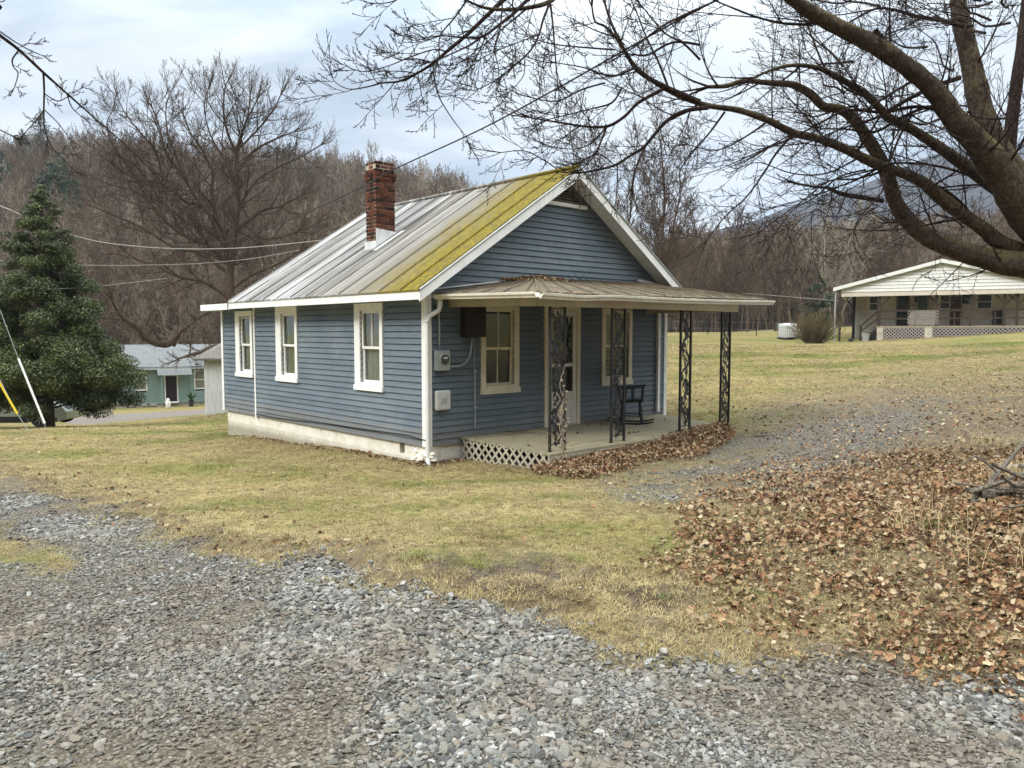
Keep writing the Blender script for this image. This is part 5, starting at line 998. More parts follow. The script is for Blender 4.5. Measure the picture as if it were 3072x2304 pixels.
# ---------- evergreens
def leafy(name, label, cat, base_pt, h, rfun, nleaf, size, mat, seed, trunk_r, group=None, tmat='farbark', cz=.08, shape='holly', flat=.6):
    rg = np.random.default_rng(seed); e = empty(name, base_pt, 0, label, cat, group)
    Lt = Lines(); Lt.add([Vector((0, 0, -.3)), Vector((0, 0, h*.3)), Vector((.05, 0, h*.65)), Vector((0, 0, h*.97))], [trunk_r*1.15, trunk_r*.8, trunk_r*.45, .01], 10)
    rr = random.Random(seed); nb = int(60*h/8)
    C = []; CR = []
    nb *= 5 if shape == 'holly' else 3
    for i in range(nb):
        t = cz+(1-cz)*(i+rr.random())/nb; R_0 = rfun(t); a = rr.uniform(0, 6.28); R1 = R_0*rr.uniform(.45, 1.05)*(1.0 if rr.random() < .85 else 1.15); z0 = t*h
        if i % 3 == 0: Lt.add([Vector((0, 0, z0*.93)), Vector((math.cos(a)*R1*.5, math.sin(a)*R1*.5, z0+.02*h)), Vector((math.cos(a)*R1*.95, math.sin(a)*R1*.95, z0-.01*h))], [trunk_r*.28*(1-t*.7), trunk_r*.16, .006], 5)
        C.append((math.cos(a)*R1*.85, math.sin(a)*R1*.85, z0+rr.uniform(-.02, .03)*h)); CR.append(max(.16, R_0*.30)*rr.uniform(.55, 1.15))
    C = np.array(C); CR = np.array(CR); k = rg.choice(len(C), nleaf, p=CR**2/np.sum(CR**2)); u = rg.normal(size=(nleaf, 3)); u /= np.linalg.norm(u, axis=1, keepdims=True); rad = rg.random(nleaf)**.45
    ctr = C[k]+u*(CR[k]*rad)[:, None]*np.array([1, 1, flat]); nrm = u+rg.normal(size=(nleaf, 3))*.7; nrm /= np.linalg.norm(nrm, axis=1, keepdims=True)
    a = np.cross(nrm, rg.normal(size=(nleaf, 3))); a /= np.linalg.norm(a, axis=1, keepdims=True); b = np.cross(nrm, a); s = (size*rg.uniform(.6, 1.3, nleaf))[:, None]; asp = .5 if shape == 'holly' else .16
    V = np.stack([ctr-a*s, ctr+b*s*asp, ctr+a*s, ctr-b*s*asp], 1).reshape(-1, 3); F = np.arange(nleaf*4).reshape(-1, 4); me = np_mesh('crown', V, F)
    tone = np.repeat(np.clip(rg.normal(.45, .25, nleaf)+(rg.random(len(C))[k]-.5)*.3, 0, 1), 4); me.attributes.new('tone', 'FLOAT', 'POINT').data.foreach_set('value', tone.astype(np.float32))
    link('trunk', Lt.mesh('trunk'), M[tmat], e); link('crown', me, mat, e); return e
hx0, hd = 140, 24.5; xx = (hx0-1536)/FPX*hd
zb_ = th(xx, hd); Hh = HC+(993-585)/FPX*hd-zb_
leafy('holly_tree', 'broad dark green evergreen tree standing over the parked car at the left', 'tree', (xx, hd, zb_), Hh, lambda t: np.interp(t, [0, .08, .15, .27, .4, .54, .69, .83, .94, 1], [1.3, 2.2, 2.6, 2.55, 1.9, 1.55, 1.2, .95, .5, .08]), 300000, .036, M['holly'], 4, .15, tmat='farbark', cz=.09)
for i, (px, py, d, h, lab) in enumerate([(150, 345, 205, 24, 'dark pine poking above the ridge wood at the far left, taller of two'), (95, 400, 200, 18, 'low broad pine on the ridge just left of the taller pine'), (10, 430, 160, 15, 'dark pine on the hillside at the left frame edge'), (195, 470, 130, 13, 'dark pine below the ridge under the slanting bough'), (880, 440, 200, 15, 'dark pine on the skyline right of the broad bare tree'), (1235, 535, 200, 9, 'dark evergreen on the skyline just right of the chimney'), (1010, 500, 200, 10, 'dark pine on the skyline left of the chimney')]):
    x = (px-1536)/FPX*d; z = HC+(993-py)/FPX*d-h
    leafy('pine_tree', lab, 'tree', (x, d, z), h, lambda t: np.interp(t, [0, .15, .3, .7, .9, 1], [.5, 3.8, 4.4, 3.0, 1.5, .2]), 9000, .35, M['pine'], 60+i, .25, 'pines on the wooded ridge', cz=.12, shape='pine', flat=.5)
x, y = (2450-1536)/FPX*70, 70; leafy('pine_tree', 'small dark evergreen inside the wood right of the porch roof', 'tree', (x, y, HC+(993-830)/FPX*70-5), 5, lambda t: np.interp(t, [0, .2, .8, 1], [.4, 1.6, 1, .1]), 3500, .2, M['pine'], 88, .12, shape='pine')
# leafless bush beside the white house
rng = random.Random(77); x, y = (2440-1536)/FPX*45, 45.; e = empty('bush', (x, y, th(x, y)), 0, 'rounded leafless bush between the white tank and the white house', 'bush'); Lb = Lines()
UP = dict(seg=[6, 4, 3], trop=[.12, .1, .1], wob=.10, kids=[6, 3], spread=(.2, .55), lr=[.4, .4], rr=.6, rmin=.007)
for q in range(170): a = rng.uniform(0, 6.28); s_ = abs(rng.gauss(0, .75)); twig(Lb, rng, Vector((math.cos(a)*.45*rng.random(), math.sin(a)*.45*rng.random(), -.05)), Vector((math.cos(a)*s_, math.sin(a)*s_, 1)).normalized(), rng.uniform(.9, 2.1), .016, 0, UP)
link('stems', Lb.mesh('stems'), M['bush'], e)
# ================================================================= NEIGHBOURS
def onplane_local(px, py, org, ang, k, axis='y'):
    "source pixel -> local coords (x', z) on the vertical plane y'=k of a frame at org turned by ang"
    c, s = math.cos(ang), math.sin(ang); r = ray(px, py); n = np.array([-s, c, 0]); t = (k-(CAM-np.array(org))@n)/(r@n); p = CAM+r*t-np.array(org); return float(p[0]*c+p[1]*s), float(p[2])
# ---------------- white gable-fronted house at the right
WO = P(2520, 1024, 50.0); WO[2] = HC-31/FPX*50; WA = R(-28)
W_ = empty('white_house', tuple(WO), WA, 'long white gable-fronted house with railed porch and lattice skirt beyond the lawn', 'house')
q4 = lambda x, y, k=0: onplane_local(2200+x/2.5367, 700+y/2.5367, WO, WA, k)
wl = 12.2; tl = -.45; apx = 5.6; apz = q4(1565, 205)[1]; ez = q4(750, 425)[1]+.02; sl = (apz-ez)/(apx-tl); xr = 2*apx-tl
gz = lambda x: ez+sl*(x-tl) if x < apx else ez+sl*(xr-x)
zb = q4(1050, 447)[1]+.02
mb = MB(); mb.hexa([(tl, -.25, ez-.06), (apx, -.25, apz-.06), (apx, 9, apz-.06), (tl, 9, ez-.06)], [(tl, -.25, ez+.05), (apx, -.25, apz+.05), (apx, 9, apz+.05), (tl, 9, ez+.05)]); mb.hexa([(apx, -.25, apz-.06), (xr, -.25, ez-.06), (xr, 9, ez-.06), (apx, 9, apz-.06)], [(apx, -.25, apz+.05), (xr, -.25, ez+.05), (xr, 9, ez+.05), (apx, 9, apz+.05)]); mb.build('roof', M['shingle'], W_)
mb = MB(); 
for (a, b) in ((tl-.02, apx), (apx, xr+.02)): za, zc_ = gz(a), gz(b); mb.hexa([(a, -.28, za-.16), (b, -.28, zc_-.16), (b, -.25, zc_-.16), (a, -.25, za-.16)], [(a, -.28, za+.06), (b, -.28, zc_+.06), (b, -.25, zc_+.06), (a, -.25, za+.06)])
mb.build('rake_board', M['white'], W_)
clapboards('gable_siding', M['white'], W_, 0, xr, apz-.1, lambda u, o, z: (u, -o, z), (), lambda z: ((z-ez)/sl+tl+.25, xr-(z-ez)/sl-.25) if z > ez-.05 else (.0, xr-.0), zb=zb, expo=.2, t0=.035, gap=.02)
mb = MB(); mb.box(0, xr, .0, .12, zb-.28, zb-.02); mb.box(0, .12, .12, 3.2, zb-.28, zb-.02); mb.build('porch_beam', M['cream'], W_)
MB().box(.1, xr, .12, 3.2, zb-.06, zb-.04).build('porch_ceiling', M['oldwood'], W_)
fz = q4(1090, 705, .3)[1]                  # deck level
wx0 = q4(930, 600, 2.6)[0]
wh = []
def hole4(x0, x1, y0, y1, k=2.6): a, z1 = q4(x0, y0, k); b, z0 = q4(x1, y1, k); return (a, b, z0, z1)
win4 = [hole4(1030, 1108, 478, 592), hole4(1568, 1652, 470, 578), hole4(1852, 1970, 462, 578)]; door4 = hole4(1242, 1340, 468, 700); door4 = (door4[0], door4[1], fz, door4[3])
clapboards('siding', M['cream'], W_, wx0, 13, zb-.05, lambda u, o, z: (u, 2.6-o, z), [(a+.05, b-.05, c+.05, d-.05) for a, b, c, d in win4+[door4]], zb=.0, expo=.12, t0=.02)
clapboards('siding', M['cream'], W_, 2.6, 9, ez, lambda u, o, z: (wx0-o, u, z), (), zb=.0, expo=.12, t0=.02)
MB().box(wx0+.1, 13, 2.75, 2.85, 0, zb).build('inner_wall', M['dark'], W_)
for (a, b, c, d) in win4+[door4]:
    f_ = MB(); y = 2.6; f_.box(a, a+.07, y-.05, y+.03, c, d); f_.box(b-.07, b, y-.05, y+.03, c, d); f_.box(a+.07, b-.07, y-.05, y+.03, d-.07, d)
    isd = (a, b, c, d) == door4
    if not isd: f_.box(a+.07, b-.07, y-.05, y+.03, c, c+.07); f_.box(a+.07, b-.07, y-.03, y+.01, (c+d)/2-.02, (c+d)/2+.02)
    w = f_.build('door' if isd else 'window', M['white'] if not isd else M['oldwood'], W_); MB().box(a+.06, b-.06, y+.0, y+.01, c+.02, d-.06).build('glass', M['carglass'], w)
a, z1 = q4(1655, 455, 2.5); b, z0 = q4(1725, 700, 2.5); MB().box(a, b, 2.45, 2.58, fz, zb-.3).build('brick_pier', plain('dark_brick_pier', (.10, .06, .05), .9, .4, 14, .01), W_)
for x0, x1, y0, y1, mt_ in ((1410, 1475, 470, 585, 'teal'), (1745, 1805, 462, 535, 'blue'), (1975, 2050, 590, 690, 'black'), (1380, 1405, 485, 525, 'brownc')):
    a, z1 = q4(x0, y0, 2.4); b, z0 = q4(x1, y1, 2.4); m = MB(); m.box(a, b, 2.35, 2.55, z0, z1); m.box(a-.03, b+.03, 2.33, 2.35, z1-.06, z1); m.box(a+.05, b-.05, 2.33, 2.35, z0+.05, z0+.1)
    m.build('wall_hanging' if mt_ in ('teal', 'blue') else 'wall_box', M['black'] if mt_ == 'black' else plain('porch_clutter_'+mt_, {'teal': (.05, .09, .07), 'blue': (.02, .06, .09), 'brownc': (.08, .05, .04)}[mt_], .8), W_)
# deck, skirt, piers
dxe = 12.8; d0 = q4(1090, 705, .3)[0]
MB().box(d0, dxe, .25, 2.55, fz-.1, fz).build('porch_deck', M['deck'], W_)
def gh(x, y=.3): c, s = math.cos(WA), math.sin(WA); return th(WO[0]+x*c-y*s, WO[1]+x*s+y*c)-WO[2]
for x0, x1 in ((1092, 1140), (1455, 1515)):
    a = q4(x0, 750, .22)[0]; b = q4(x1, 750, .22)[0]; MB().box(a, b, .2, .55, gh(a)-.2, fz-.1).build('block_pier', M['stonewall'], W_)
LatM = M['lattice']
def lat2(name, a, b, z0, z1, y, pitch=.21, w=.045): return lattice(name, (a, y), (b, y), z0, z1, pitch, w, M['skirt'], W_, th_=.012)
p1 = q4(1142, 750, .24)[0]; p2 = q4(1453, 750, .24)[0]; p3 = q4(1517, 750, .24)[0]
for a, b in ((p1, p2), (p3, p3+(dxe-p3)/2), (p3+(dxe-p3)/2, dxe)): lat2('skirt_lattice', a, b, min(gh(a), gh(b))-.05, fz-.1, .24)
MB().box(d0+.1, dxe, 1.4, 1.5, -.3, fz-.12).build('skirt_shade_panel', M['black'], W_)  # black panel behind the lattice stands in for darkness under the deck
# railing
tz = q4(1200, 590, .3)[1]; mz = q4(1200, 650, .3)[1]; mb = MB()
mb.box(d0, dxe, .26, .32, tz-.05, tz+.06); mb.box(d0, dxe, .27, .31, mz-.05, mz+.05)
for x in np.linspace(d0+.05, dxe-.1, 6): mb.box(x-.045, x+.045, .33, .42, fz, tz)
mb.build('railing', M['greywood'], W_)
a = q4(1325, 640, .25)[0]; b = q4(1560, 640, .25)[0]; lat2('rail_lattice', a, b, fz+.05, tz, .24, .19, .04)
# posts with braces
for px_, k, mt_, zl in ((812, .1, 'oldwood', None), (1112, .3, 'oldwood', fz), (1548, .3, 'oldwood', fz), (1806, .3, 'oldwood', fz), (2060, .3, 'oldwood', fz), (2160, .35, 'oldwood', fz)):
    a = q4(px_, 600, k)[0]; z0 = gh(a, k)-.2 if zl is None else zl; m = MB(); m.box(a-.07, a+.07, k-.07, k+.07, z0, zb-.25)
    m.bar((a, k, zb-1.0), (a+.55, k, zb-.32), .08, .08, (0, 1, 0))
    if zl is not None: m.bar((a, k, zb-.8), (a-.45, k, zb-.32), .08, .08, (0, 1, 0))
    m.build('porch_post', M['greywood'], W_)
a = q4(918, 600, 2.2)[0]; m = MB(); m.box(a-.09, a+.09, 2.1, 2.28, -.3, zb-.2); m.bar((a, 2.2, zb-1), (a-.5, 2.2, zb-.35), .09, .09, (0, 1, 0)); m.build('porch_post', M['black'], W_)
m = MB(); m.tube([(-.33, -.1, 0), (-.33, -.1, ez-.1)], .05, 8); m.build('downspout', M['galv'], W_)
# steps with rails
s0 = q4(960, 820, .9)[0]; st = MB()
for k in range(5):
    t = k/5; xa = s0+(d0-s0)*t; st.box(xa, xa+.34, .45, 1.4, fz*(k+1)/6-.05+.12, fz*(k+1)/6+.12)
st.hexa([(s0, .43, -.1), (s0+.2, .43, -.15), (d0, .43, fz-.35), (d0, .43, fz-.1)], [(s0, .48, -.1), (s0+.2, .48, -.15), (d0, .48, fz-.35), (d0, .48, fz-.1)]); st.build('steps', M['greywood'], W_); MB().hexa([(s0+.35, .5, -.2), (d0-.03, .5, -.2), (d0-.03, 1.35, -.2), (s0+.35, 1.35, -.2)], [(s0+.35, .5, .02), (d0-.03, .5, fz-.35), (d0-.03, 1.35, fz-.35), (s0+.35, 1.35, .02)]).build('understair_shade', M['black'], W_)  # black block under the steps; the shade there is put into its colour
rl = MB()
for yy in (.42, 1.4):
    rl.bar((s0+.0, yy, .95), (d0, yy, tz), .05, .1, (0, 1, 0)); rl.bar((s0+.02, yy, .6), (d0, yy, mz), .05, .08, (0, 1, 0)); rl.bar((s0+.05, yy, -.2), (s0+.05, yy, 1.0), .08, .08, (0, 1, 0))
rl.build('step_railing', M['greywood'], W_)
# service wires on the gable
m = MB(); A = lambda x, y: (q4(x, y)[0], -.06, q4(x, y)[1]); m.tube([A(1510, 285), A(1450, 310), (A(1400, 350)), A(1372, 400), A(1360, 430)], .02, 5); m.tube([A(1480, 300), A(1490, 335), A(1520, 350), A(1575, 325)], .012, 5); m.tube([A(1485, 330), A(1500, 360), A(1530, 372)], .012, 5); m.box(A(1490, 1)[0], A(1515, 1)[0], -.1, -.03, A(1, 295)[2], A(1, 275)[2]); m.build('service_cable', M['galv'], W_)
# bucket, tarps by the steps
a = q4(1045, 720, .2); e = tag(MB().lathe([(.12, 0), (.16, .35), (.17, .36), (.15, .36)], 14).build('bucket', M['galv']), 'pale metal bucket beside the steps of the white house', 'bucket'); c, s = math.cos(WA), math.sin(WA); lx = a[0]-.3; e.location = (WO[0]+lx*c+.0, WO[1]+lx*s-.1, WO[2]+gh(lx, -.1)); e.scale = (1.6, 1.6, 1.4)
e = tag(MB().lathe([(.02, 0), (.12, .03), (.16, .12), (.12, .22), (.03, .26)], 12).build('ball', M['black']), 'small dark round ball lying on the lawn before the steps', 'ball'); lx = q4(875, 830, -.3)[0]; e.location = (WO[0]+lx*c, WO[1]+lx*s-.3, WO[2]+gh(lx, -.3)-.02)
# tilted white caged tank
tx, ty = (2762/2.5367*0+(2200+412/2.5367)-1536)/FPX*52, 52.; t = empty('water_tank', (tx, ty, th(tx, ty)+.05), R(14), 'white plastic tank in a wire cage, tilted on the far lawn', 'tank'); t.rotation_euler = (R(4), R(-5), R(14))
MB().box(-.46, .46, -.42, .42, .12, .98).build('tank_body', M['whiteplastic'], t, bevel=.06)
m = MB()
for k in range(7): xx = -.49+.98*k/6; m.tube([(xx, -.46, .1), (xx, -.46, 1.0)], .010, 4); m.tube([(xx, .46, .1), (xx, .46, 1.0)], .010, 4)
for k in range(6): yy = -.46+.92*k/5; m.tube([(-.5, yy, .1), (-.5, yy, 1.0)], .010, 4); m.tube([(.5, yy, .1), (.5, yy, 1.0)], .010, 4)
for z in (.12, .34, .56, .78, 1.0): m.tube([(-.5, -.47, z), (.5, -.47, z), (.5, .47, z), (-.5, .47, z), (-.5, -.47, z)], .011, 4)
m.build('cage', M['galv'], t); m = MB(); m.box(-.52, .52, -.48, .48, 0, .04)
for xx in (-.45, 0, .40): m.box(xx, xx+.08, -.48, .48, .04, .1)
m.build('pallet', M['black'], t)
# field fence: steel posts and two wires
fe = empty('wire_fence', (0, 0, 0), 0, 'low wire fence on thin steel posts along the far field edge', 'fence')
pp = [(1500, 57), (1840, 57), (1960, 57), (2122, 56), (2268, 55), (2345, 56)]; tops = []
for px_, d in pp: x = (px_-1536)/FPX*d; z = th(x, d); MB().bar((x, d, z-.2), (x, d, z+1.15), .05, .05, (0, 1, 0)).build('fence_post', M['black'], fe); tops.append((x, d, z))
for h_ in (.45, .95):
    m = MB()
    for a, b in zip(tops[:-1], tops[1:]): m.tube([(a[0], a[1], a[2]+h_), ((a[0]+b[0])/2, (a[1]+b[1])/2, (a[2]+b[2])/2+h_-.04), (b[0], b[1], b[2]+h_)], .006, 4, cap=False)
    m.build('fence_wire', M['galv'], fe)
# ---------------- teal house at the left, lower down
q5 = lambda x, y: (x/3.072, 900+y/3.072)
BO = P(*q5(960, 990), 62.0); BO[2] = HC-(900+990/3.072-993)/FPX*62; BA = R(29)
B_ = empty('teal_house', tuple(BO), BA, 'single-storey teal house with ribbed tin roof beyond the lane', 'house')
qb = lambda x, y, k=0: onplane_local(*q5(x, y), BO, BA, k)
ezb = qb(1430, 615)[1]; rzb = ezb+1.75; LXX = 13
holes = []
def hb(x0, x1, y0, y1): a, z1 = qb(x0, y0); b, z0 = qb(x1, y1); return (a, b, z0, z1)
wb = [hb(1238, 1358, 665, 835), hb(1785, 1900, 648, 818)]; db = hb(1512, 1645, 690, 935)
clapboards('siding', M['teal'], B_, -.2, LXX, ezb, lambda u, o, z: (u, -o, z), [(a+.06, b-.06, c+.06, d-.06) for a, b, c, d in wb+[db]], zb=.12, expo=.24, t0=.02)
clapboards('siding', M['whitewood'], B_, -7, -.2, ezb, lambda u, o, z: (u, 1.5-o, z), (), zb=.12, expo=.24, t0=.02)
MB().box(-.2, -.12, .0, 1.5, .2, ezb).build('end_wall', M['teal'], B_); MB().box(-7, LXX, .1, .2, -1, .24).build('foundation', M['stonewall'], B_) ; MB().box(.1, LXX, .25, .35, 0, ezb).build('inner_wall', M['dark'], B_)
mb = MB(); n = 66; 
for (y0, z0, y1, z1) in ((-.45, ezb-.02, 3.2, rzb), (6.9, ezb-.02, 3.2, rzb)):
    vs = []; fs = []
    for i in range(n*2+1):
        x = -7.3+(LXX+7.8)*i/(n*2); o = .022*(i % 2); vs += [(x, y0, z0+o), (x, y1, z1+o)]
    for i in range(n*2): fs.append((2*i, 2*i+2, 2*i+3, 2*i+1))
    mb.add(vs, fs)
ro = mb.build('roof', M['tin'], B_); sm_ = ro.modifiers.new('s', 'SOLIDIFY'); sm_.thickness = .04
MB().box(-7.3, LXX+.5, -.47, -.44, ezb-.24, ezb-.06).build('fascia', M['galv'], B_); MB().box(-7.3, LXX+.5, -.44, 0, ezb-.16, ezb-.13).build('soffit', M['galv'], B_)
for a, b, c, d in wb:
    f = MB(); f.box(a, a+.1, -.06, .02, c, d); f.box(b-.1, b, -.06, .02, c, d); f.box(a+.1, b-.1, -.06, .02, d-.1, d); f.box(a+.1, b-.1, -.06, .02, c, c+.1); f.box(a+.1, b-.1, -.04, .02, (c+d)/2-.03, (c+d)/2+.03); w = f.build('window', M['white'], B_)
    MB().box(a+.09, b-.09, .0, .01, c+.05, d-.05).build('glass', M['glass'], w); m = MB(); m.box(a+.1, b-.1, .05, .06, c+.05, d-.05); m.build('curtain', M['lace'], w)
a, b, c, d = db; f = MB(); f.box(a, a+.09, -.06, .03, .25, d); f.box(b-.09, b, -.06, .03, .25, d); f.box(a+.09, b-.09, -.06, .03, d-.09, d); f.box(a, b, -.3, .03, .13, .25); w = f.build('door_frame', M['white'], B_)
m = MB(); m.box(a+.09, b-.09, -.02, .02, .25, d-.09); m.build('door', plain('dark_door', (.014, .006, .007), .5), w)
m = MB(); m.tube([(a-.28, -1.1, .1), (a-.28, -1.1, d-.1)], .03, 6); m.tube([(b+.9, -.03, .1), (b+.9, -.03, ezb-.2)], .04, 6); m.build('downspout', M['teal'], B_)
# awning
ax0 = a-.55; ax1 = b+1.0; mb = MB(); nn = 22; vs = []; fs = []
for i in range(nn*2+1):
    x = ax0+(ax1-ax0)*i/(nn*2); o = .03*((i//1) % 2); vs += [(x, -.02, d+.62+o), (x, -.75, d+.38+o), (x, -1.2, d+.0+o)]
for i in range(nn*2): fs += [(3*i, 3*i+3, 3*i+4, 3*i+1), (3*i+1, 3*i+4, 3*i+5, 3*i+2)]
mb.add(vs, fs); aw = mb.build('awning', M['tin'], B_); aw.modifiers.new('s', 'SOLIDIFY').thickness = .02
MB().box(ax0-.1, ax1-.1, -.1, -.02, d+.6, d+.75).build('awning_rail', M['white'], aw)
for x0, x1 in ((1195, 1250), (1300, 1352), (1382, 1448)): a_, z_ = qb(x0, 965); b_, _ = qb(x1, 965); MB().box(a_, b_, -.03, .09, -.05, .22).build('vent_block', M['galv'], B_)
def bw(lx, ly): c, s = math.cos(BA), math.sin(BA); x = BO[0]+lx*c-ly*s; y = BO[1]+lx*s+ly*c; return (x, y, th(x, y))
# potted plant, hanging ball, white ornament, stone edging
def plant(name, px_, py_, d, h, label, potr=.22):
    x = (px_-1536)/FPX*d; z = th(x, d); e = empty(name, (x, d, z), 0, label, 'plant'); MB().lathe([(potr*.75, 0), (potr, h*.38), (potr*1.1, h*.4), (potr*.9, h*.4)], 12).build('pot', M['terracotta'], e); rg = random.Random(px_); L = MB()
    for q in range(26):
        a = rg.uniform(0, 6.28); s_ = rg.uniform(.3, 1); ln = h*.75; p = [Vector((0, 0, h*.38))]
        for i in range(4): t = (i+1)/4; p.append(Vector((math.cos(a)*s_*ln*.8*t, math.sin(a)*s_*ln*.8*t, h*.38+ln*(t*.9-.5*s_*t*t))))
        w_ = Vector((-math.sin(a), math.cos(a), 0)); wd = [.02, .05, .06, .04, .0]; vs = []
        for i in range(5): vs += [p[i]-w_*wd[i]*h*.9, p[i]+w_*wd[i]*h*.9]
        L.add(vs, [(2*i, 2*i+1, 2*i+3, 2*i+2) for i in range(4)])
    o = L.build('leaves', plain('pot_plant_leaf', (.04, .09, .03), .6, .3, 8), e); return e
pg = P(*q5(1750, 975), 64); plant('potted_plant', q5(1750, 975)[0], 0, 63.0, 1.35, 'dark potted plant with arching leaves beside the teal house door')
gx = P(*q5(1550, 970), 61); tag(MB().lathe([(.12, 0), (.2, .1), (.16, .3), (.24, .45), (.1, .62), (.13, .7), (.05, .8)], 10, (gx[0], gx[1], th(gx[0], gx[1]))).build('garden_ornament', M['whiteplastic'], smooth=True), 'small white ornament left of the teal house door step', 'ornament')
hb_ = P(*q5(1057, 955), 60); e = empty('hanging_planter', (hb_[0], hb_[1], hb_[2]), 0, 'round pale green planter near the left end of the teal house', 'planter'); MB().lathe([(.03, -.28), (.2, -.2), (.29, 0), (.2, .2), (.03, .28)], 16).build('planter_ball', plain('pale_green_glaze', (.32, .36, .22), .4), e, smooth=True); MB().tube([(0, 0, .27), (0, 0, .3-0)], .02, 5).build('hook', M['black'], e); MB().bar((0, 0, -.9), (0, 0, -.27), .05, .05, (0, 1, 0)).build('stand', M['black'], e)
rg = random.Random(3)
for i, (px_, py_, w_) in enumerate(((270, 1228, .7), (300, 1222, .9), (322, 1226, .6))):
    p = P(px_, py_, 47+i); z = th(p[0], p[1]); m = MB(); m.box(-w_/2, w_/2, -.2, .2, -.1, .42); o = m.build('stone_block', M['stonewall'], None, bevel=.05); o.location = (p[0], p[1], z); o.rotation_euler = (0, 0, rg.uniform(-.3, .4)); tag(o, ['pale stone block at the left end of the garden edging', 'pale stone block in the middle of the garden edging', 'pale stone block at the right end of the garden edging'][i], 'stone block', 'stone blocks edging the lane garden')
# white shed behind the cottage corner
S_ = empty('shed', tuple(pz(648, 28, th((648-1536)/FPX*28, 28))), R(-8), 'small whitewashed board shed with brown roof behind the cottage corner', 'shed'); sh = MB(); z0 = -.3; hs_ = (1240-1078)/FPX*28+.02
x = -.46
while x < 1.6: w_ = random.uniform(.085, .11); sh.box(x, x+w_-.006, -.03, 0, z0, hs_+.05); x += w_
y = 0.
while y < 2.2: sh.box(-.46, -.43, y, y+.1, z0, hs_+.05); y += .106
sh.box(-.42, 1.55, .01, 2.2, z0, hs_); sh.build('wall', M['whitewood'], S_)
rr_ = MB(); rr_.hexa([(-.75, -.3, hs_-.02), (1.7, -.3, hs_-.0), (1.7, 1.1, hs_+.62), (-.2, 1.1, hs_+.62)], [(-.75, -.3, hs_+.05), (1.7, -.3, hs_+.06), (1.7, 1.1, hs_+.7), (-.2, 1.1, hs_+.7)]); rr_.hexa([(-.2, 1.1, hs_+.62), (1.7, 1.1, hs_+.62), (1.7, 2.5, hs_), (-.75, 2.5, hs_)], [(-.2, 1.1, hs_+.7), (1.7, 1.1, hs_+.7), (1.7, 2.5, hs_+.06), (-.75, 2.5, hs_+.05)]); rr_.hexa([(-.75, -.3, hs_-.02), (-.2, 1.1, hs_+.62), (-.75, 2.5, hs_), (-.76, 1.1, hs_-.02)], [(-.75, -.3, hs_+.04), (-.2, 1.1, hs_+.69), (-.75, 2.5, hs_+.05), (-.76, 1.1, hs_+.04)]); rr_.build('roof', M['shingle'], S_)
# ---------------- parked car, nose to the right
cx_, cy_ = (107-1536)/FPX*27, 27.0; zc_ = HC-(1255-993)/FPX*27-.345
CA = empty('parked_car', (cx_-1.35, cy_+.85, zc_), R(3), 'silver-green hatchback parked behind the evergreen tree', 'car')
# side profile (x fwd, z), front wheel centre at x=1.35
prof = [(-2.15, .42), (-2.2, .75), (-2.12, 1.05), (-1.9, 1.42), (-1.2, 1.5), (-.2, 1.49), (.5, 1.32), (1.1, 1.0), (1.7, .88), (2.1, .72), (2.22, .55), (2.2, .3), (1.95, .22), (-2.0, .22)]
prof_lo = [(-2.15, .42), (-2.2, .75), (-2.16, .98), (-1.2, .99), (0, .97), (1.1, .97), (1.7, .88), (2.1, .72), (2.22, .55), (2.2, .3), (1.95, .22), (-2.0, .22)]
def arch(cx, r, n=10): return [(cx+r*math.cos(a), .345+r*math.sin(a)) for a in np.linspace(0, math.pi, n)]
low = [(2.2, .3), (1.95, .22), (1.35+.40, .22)]+arch(1.35, .40)+[(1.35-.4, .22), (-1.35+.4, .22)]+arch(-1.35, .40)+[(-1.35-.4, .22), (-2.0, .22), (-2.15, .42), (-2.2, .75), (-2.16, .98), (-1.2, .99), (0, .97), (1.05, .97), (1.7, .88), (2.1, .72), (2.22, .55)]
bm = bmesh.new(); 
rows = []
for yy, ins in ((-.9, .03), (-.87, 0), (.87, 0), (.9, .03)):
    rows.append([bm.verts.new((x*(1-ins*.3), yy*(1-.10*max(0, (abs(x)-1.6))/0.6*1.0), z-(ins if z > .9 else 0))) for x, z in low])
for a, b in zip(rows[:-1], rows[1:]):
    for i in range(len(low)): bm.faces.new((a[i], a[(i+1) % len(low)], b[(i+1) % len(low)], b[i]))
bm.faces.new(rows[0][::-1]); bm.faces.new(rows[-1]); bmesh.ops.recalc_face_normals(bm, faces=bm.faces); bmesh.ops.triangulate(bm, faces=[f for f in bm.faces if len(f.verts) > 6]); me = bpy.data.meshes.new('body'); bm.to_mesh(me); bm.free(); link('body', me, M['carpaint'], CA)
gh_ = [(-2.0, .98), (-1.8, 1.38), (-1.2, 1.46), (-.2, 1.45), (.45, 1.30), (1.05, .97)]; m = MB()
n_ = len(gh_); m.add([(x, -.80+.12*(z-.97), z) for x, z in gh_]+[(x, .80-.12*(z-.97), z) for x, z in gh_], [tuple(range(n_)), tuple(range(2*n_-1, n_-1, -1))]+[(i, i+n_, i+1+n_, i+1) for i in range(n_-1)]); m.build('windows', M['carglass'], CA)
m = MB(); m.box(-1.75, -.1, -.74, .74, 1.44, 1.49); 
for a, b in (((1.05, .96), (.45, 1.31)), ((.45, 1.31), (-.2, 1.47)), ((-1.2, 1.48), (-1.85, 1.40)), ((-1.85, 1.4), (-2.03, .98)), ((-.35, .97), (-.35, 1.46))):
    for sy in (-1, 1): m.bar((a[0], sy*.80-sy*.12*(a[1]-.97), a[1]), (b[0], sy*.80-sy*.12*(b[1]-.97), b[1]), .05, .05, (0, 1, 0))
m.build('roof', M['carpaint'], CA, bevel=.01)
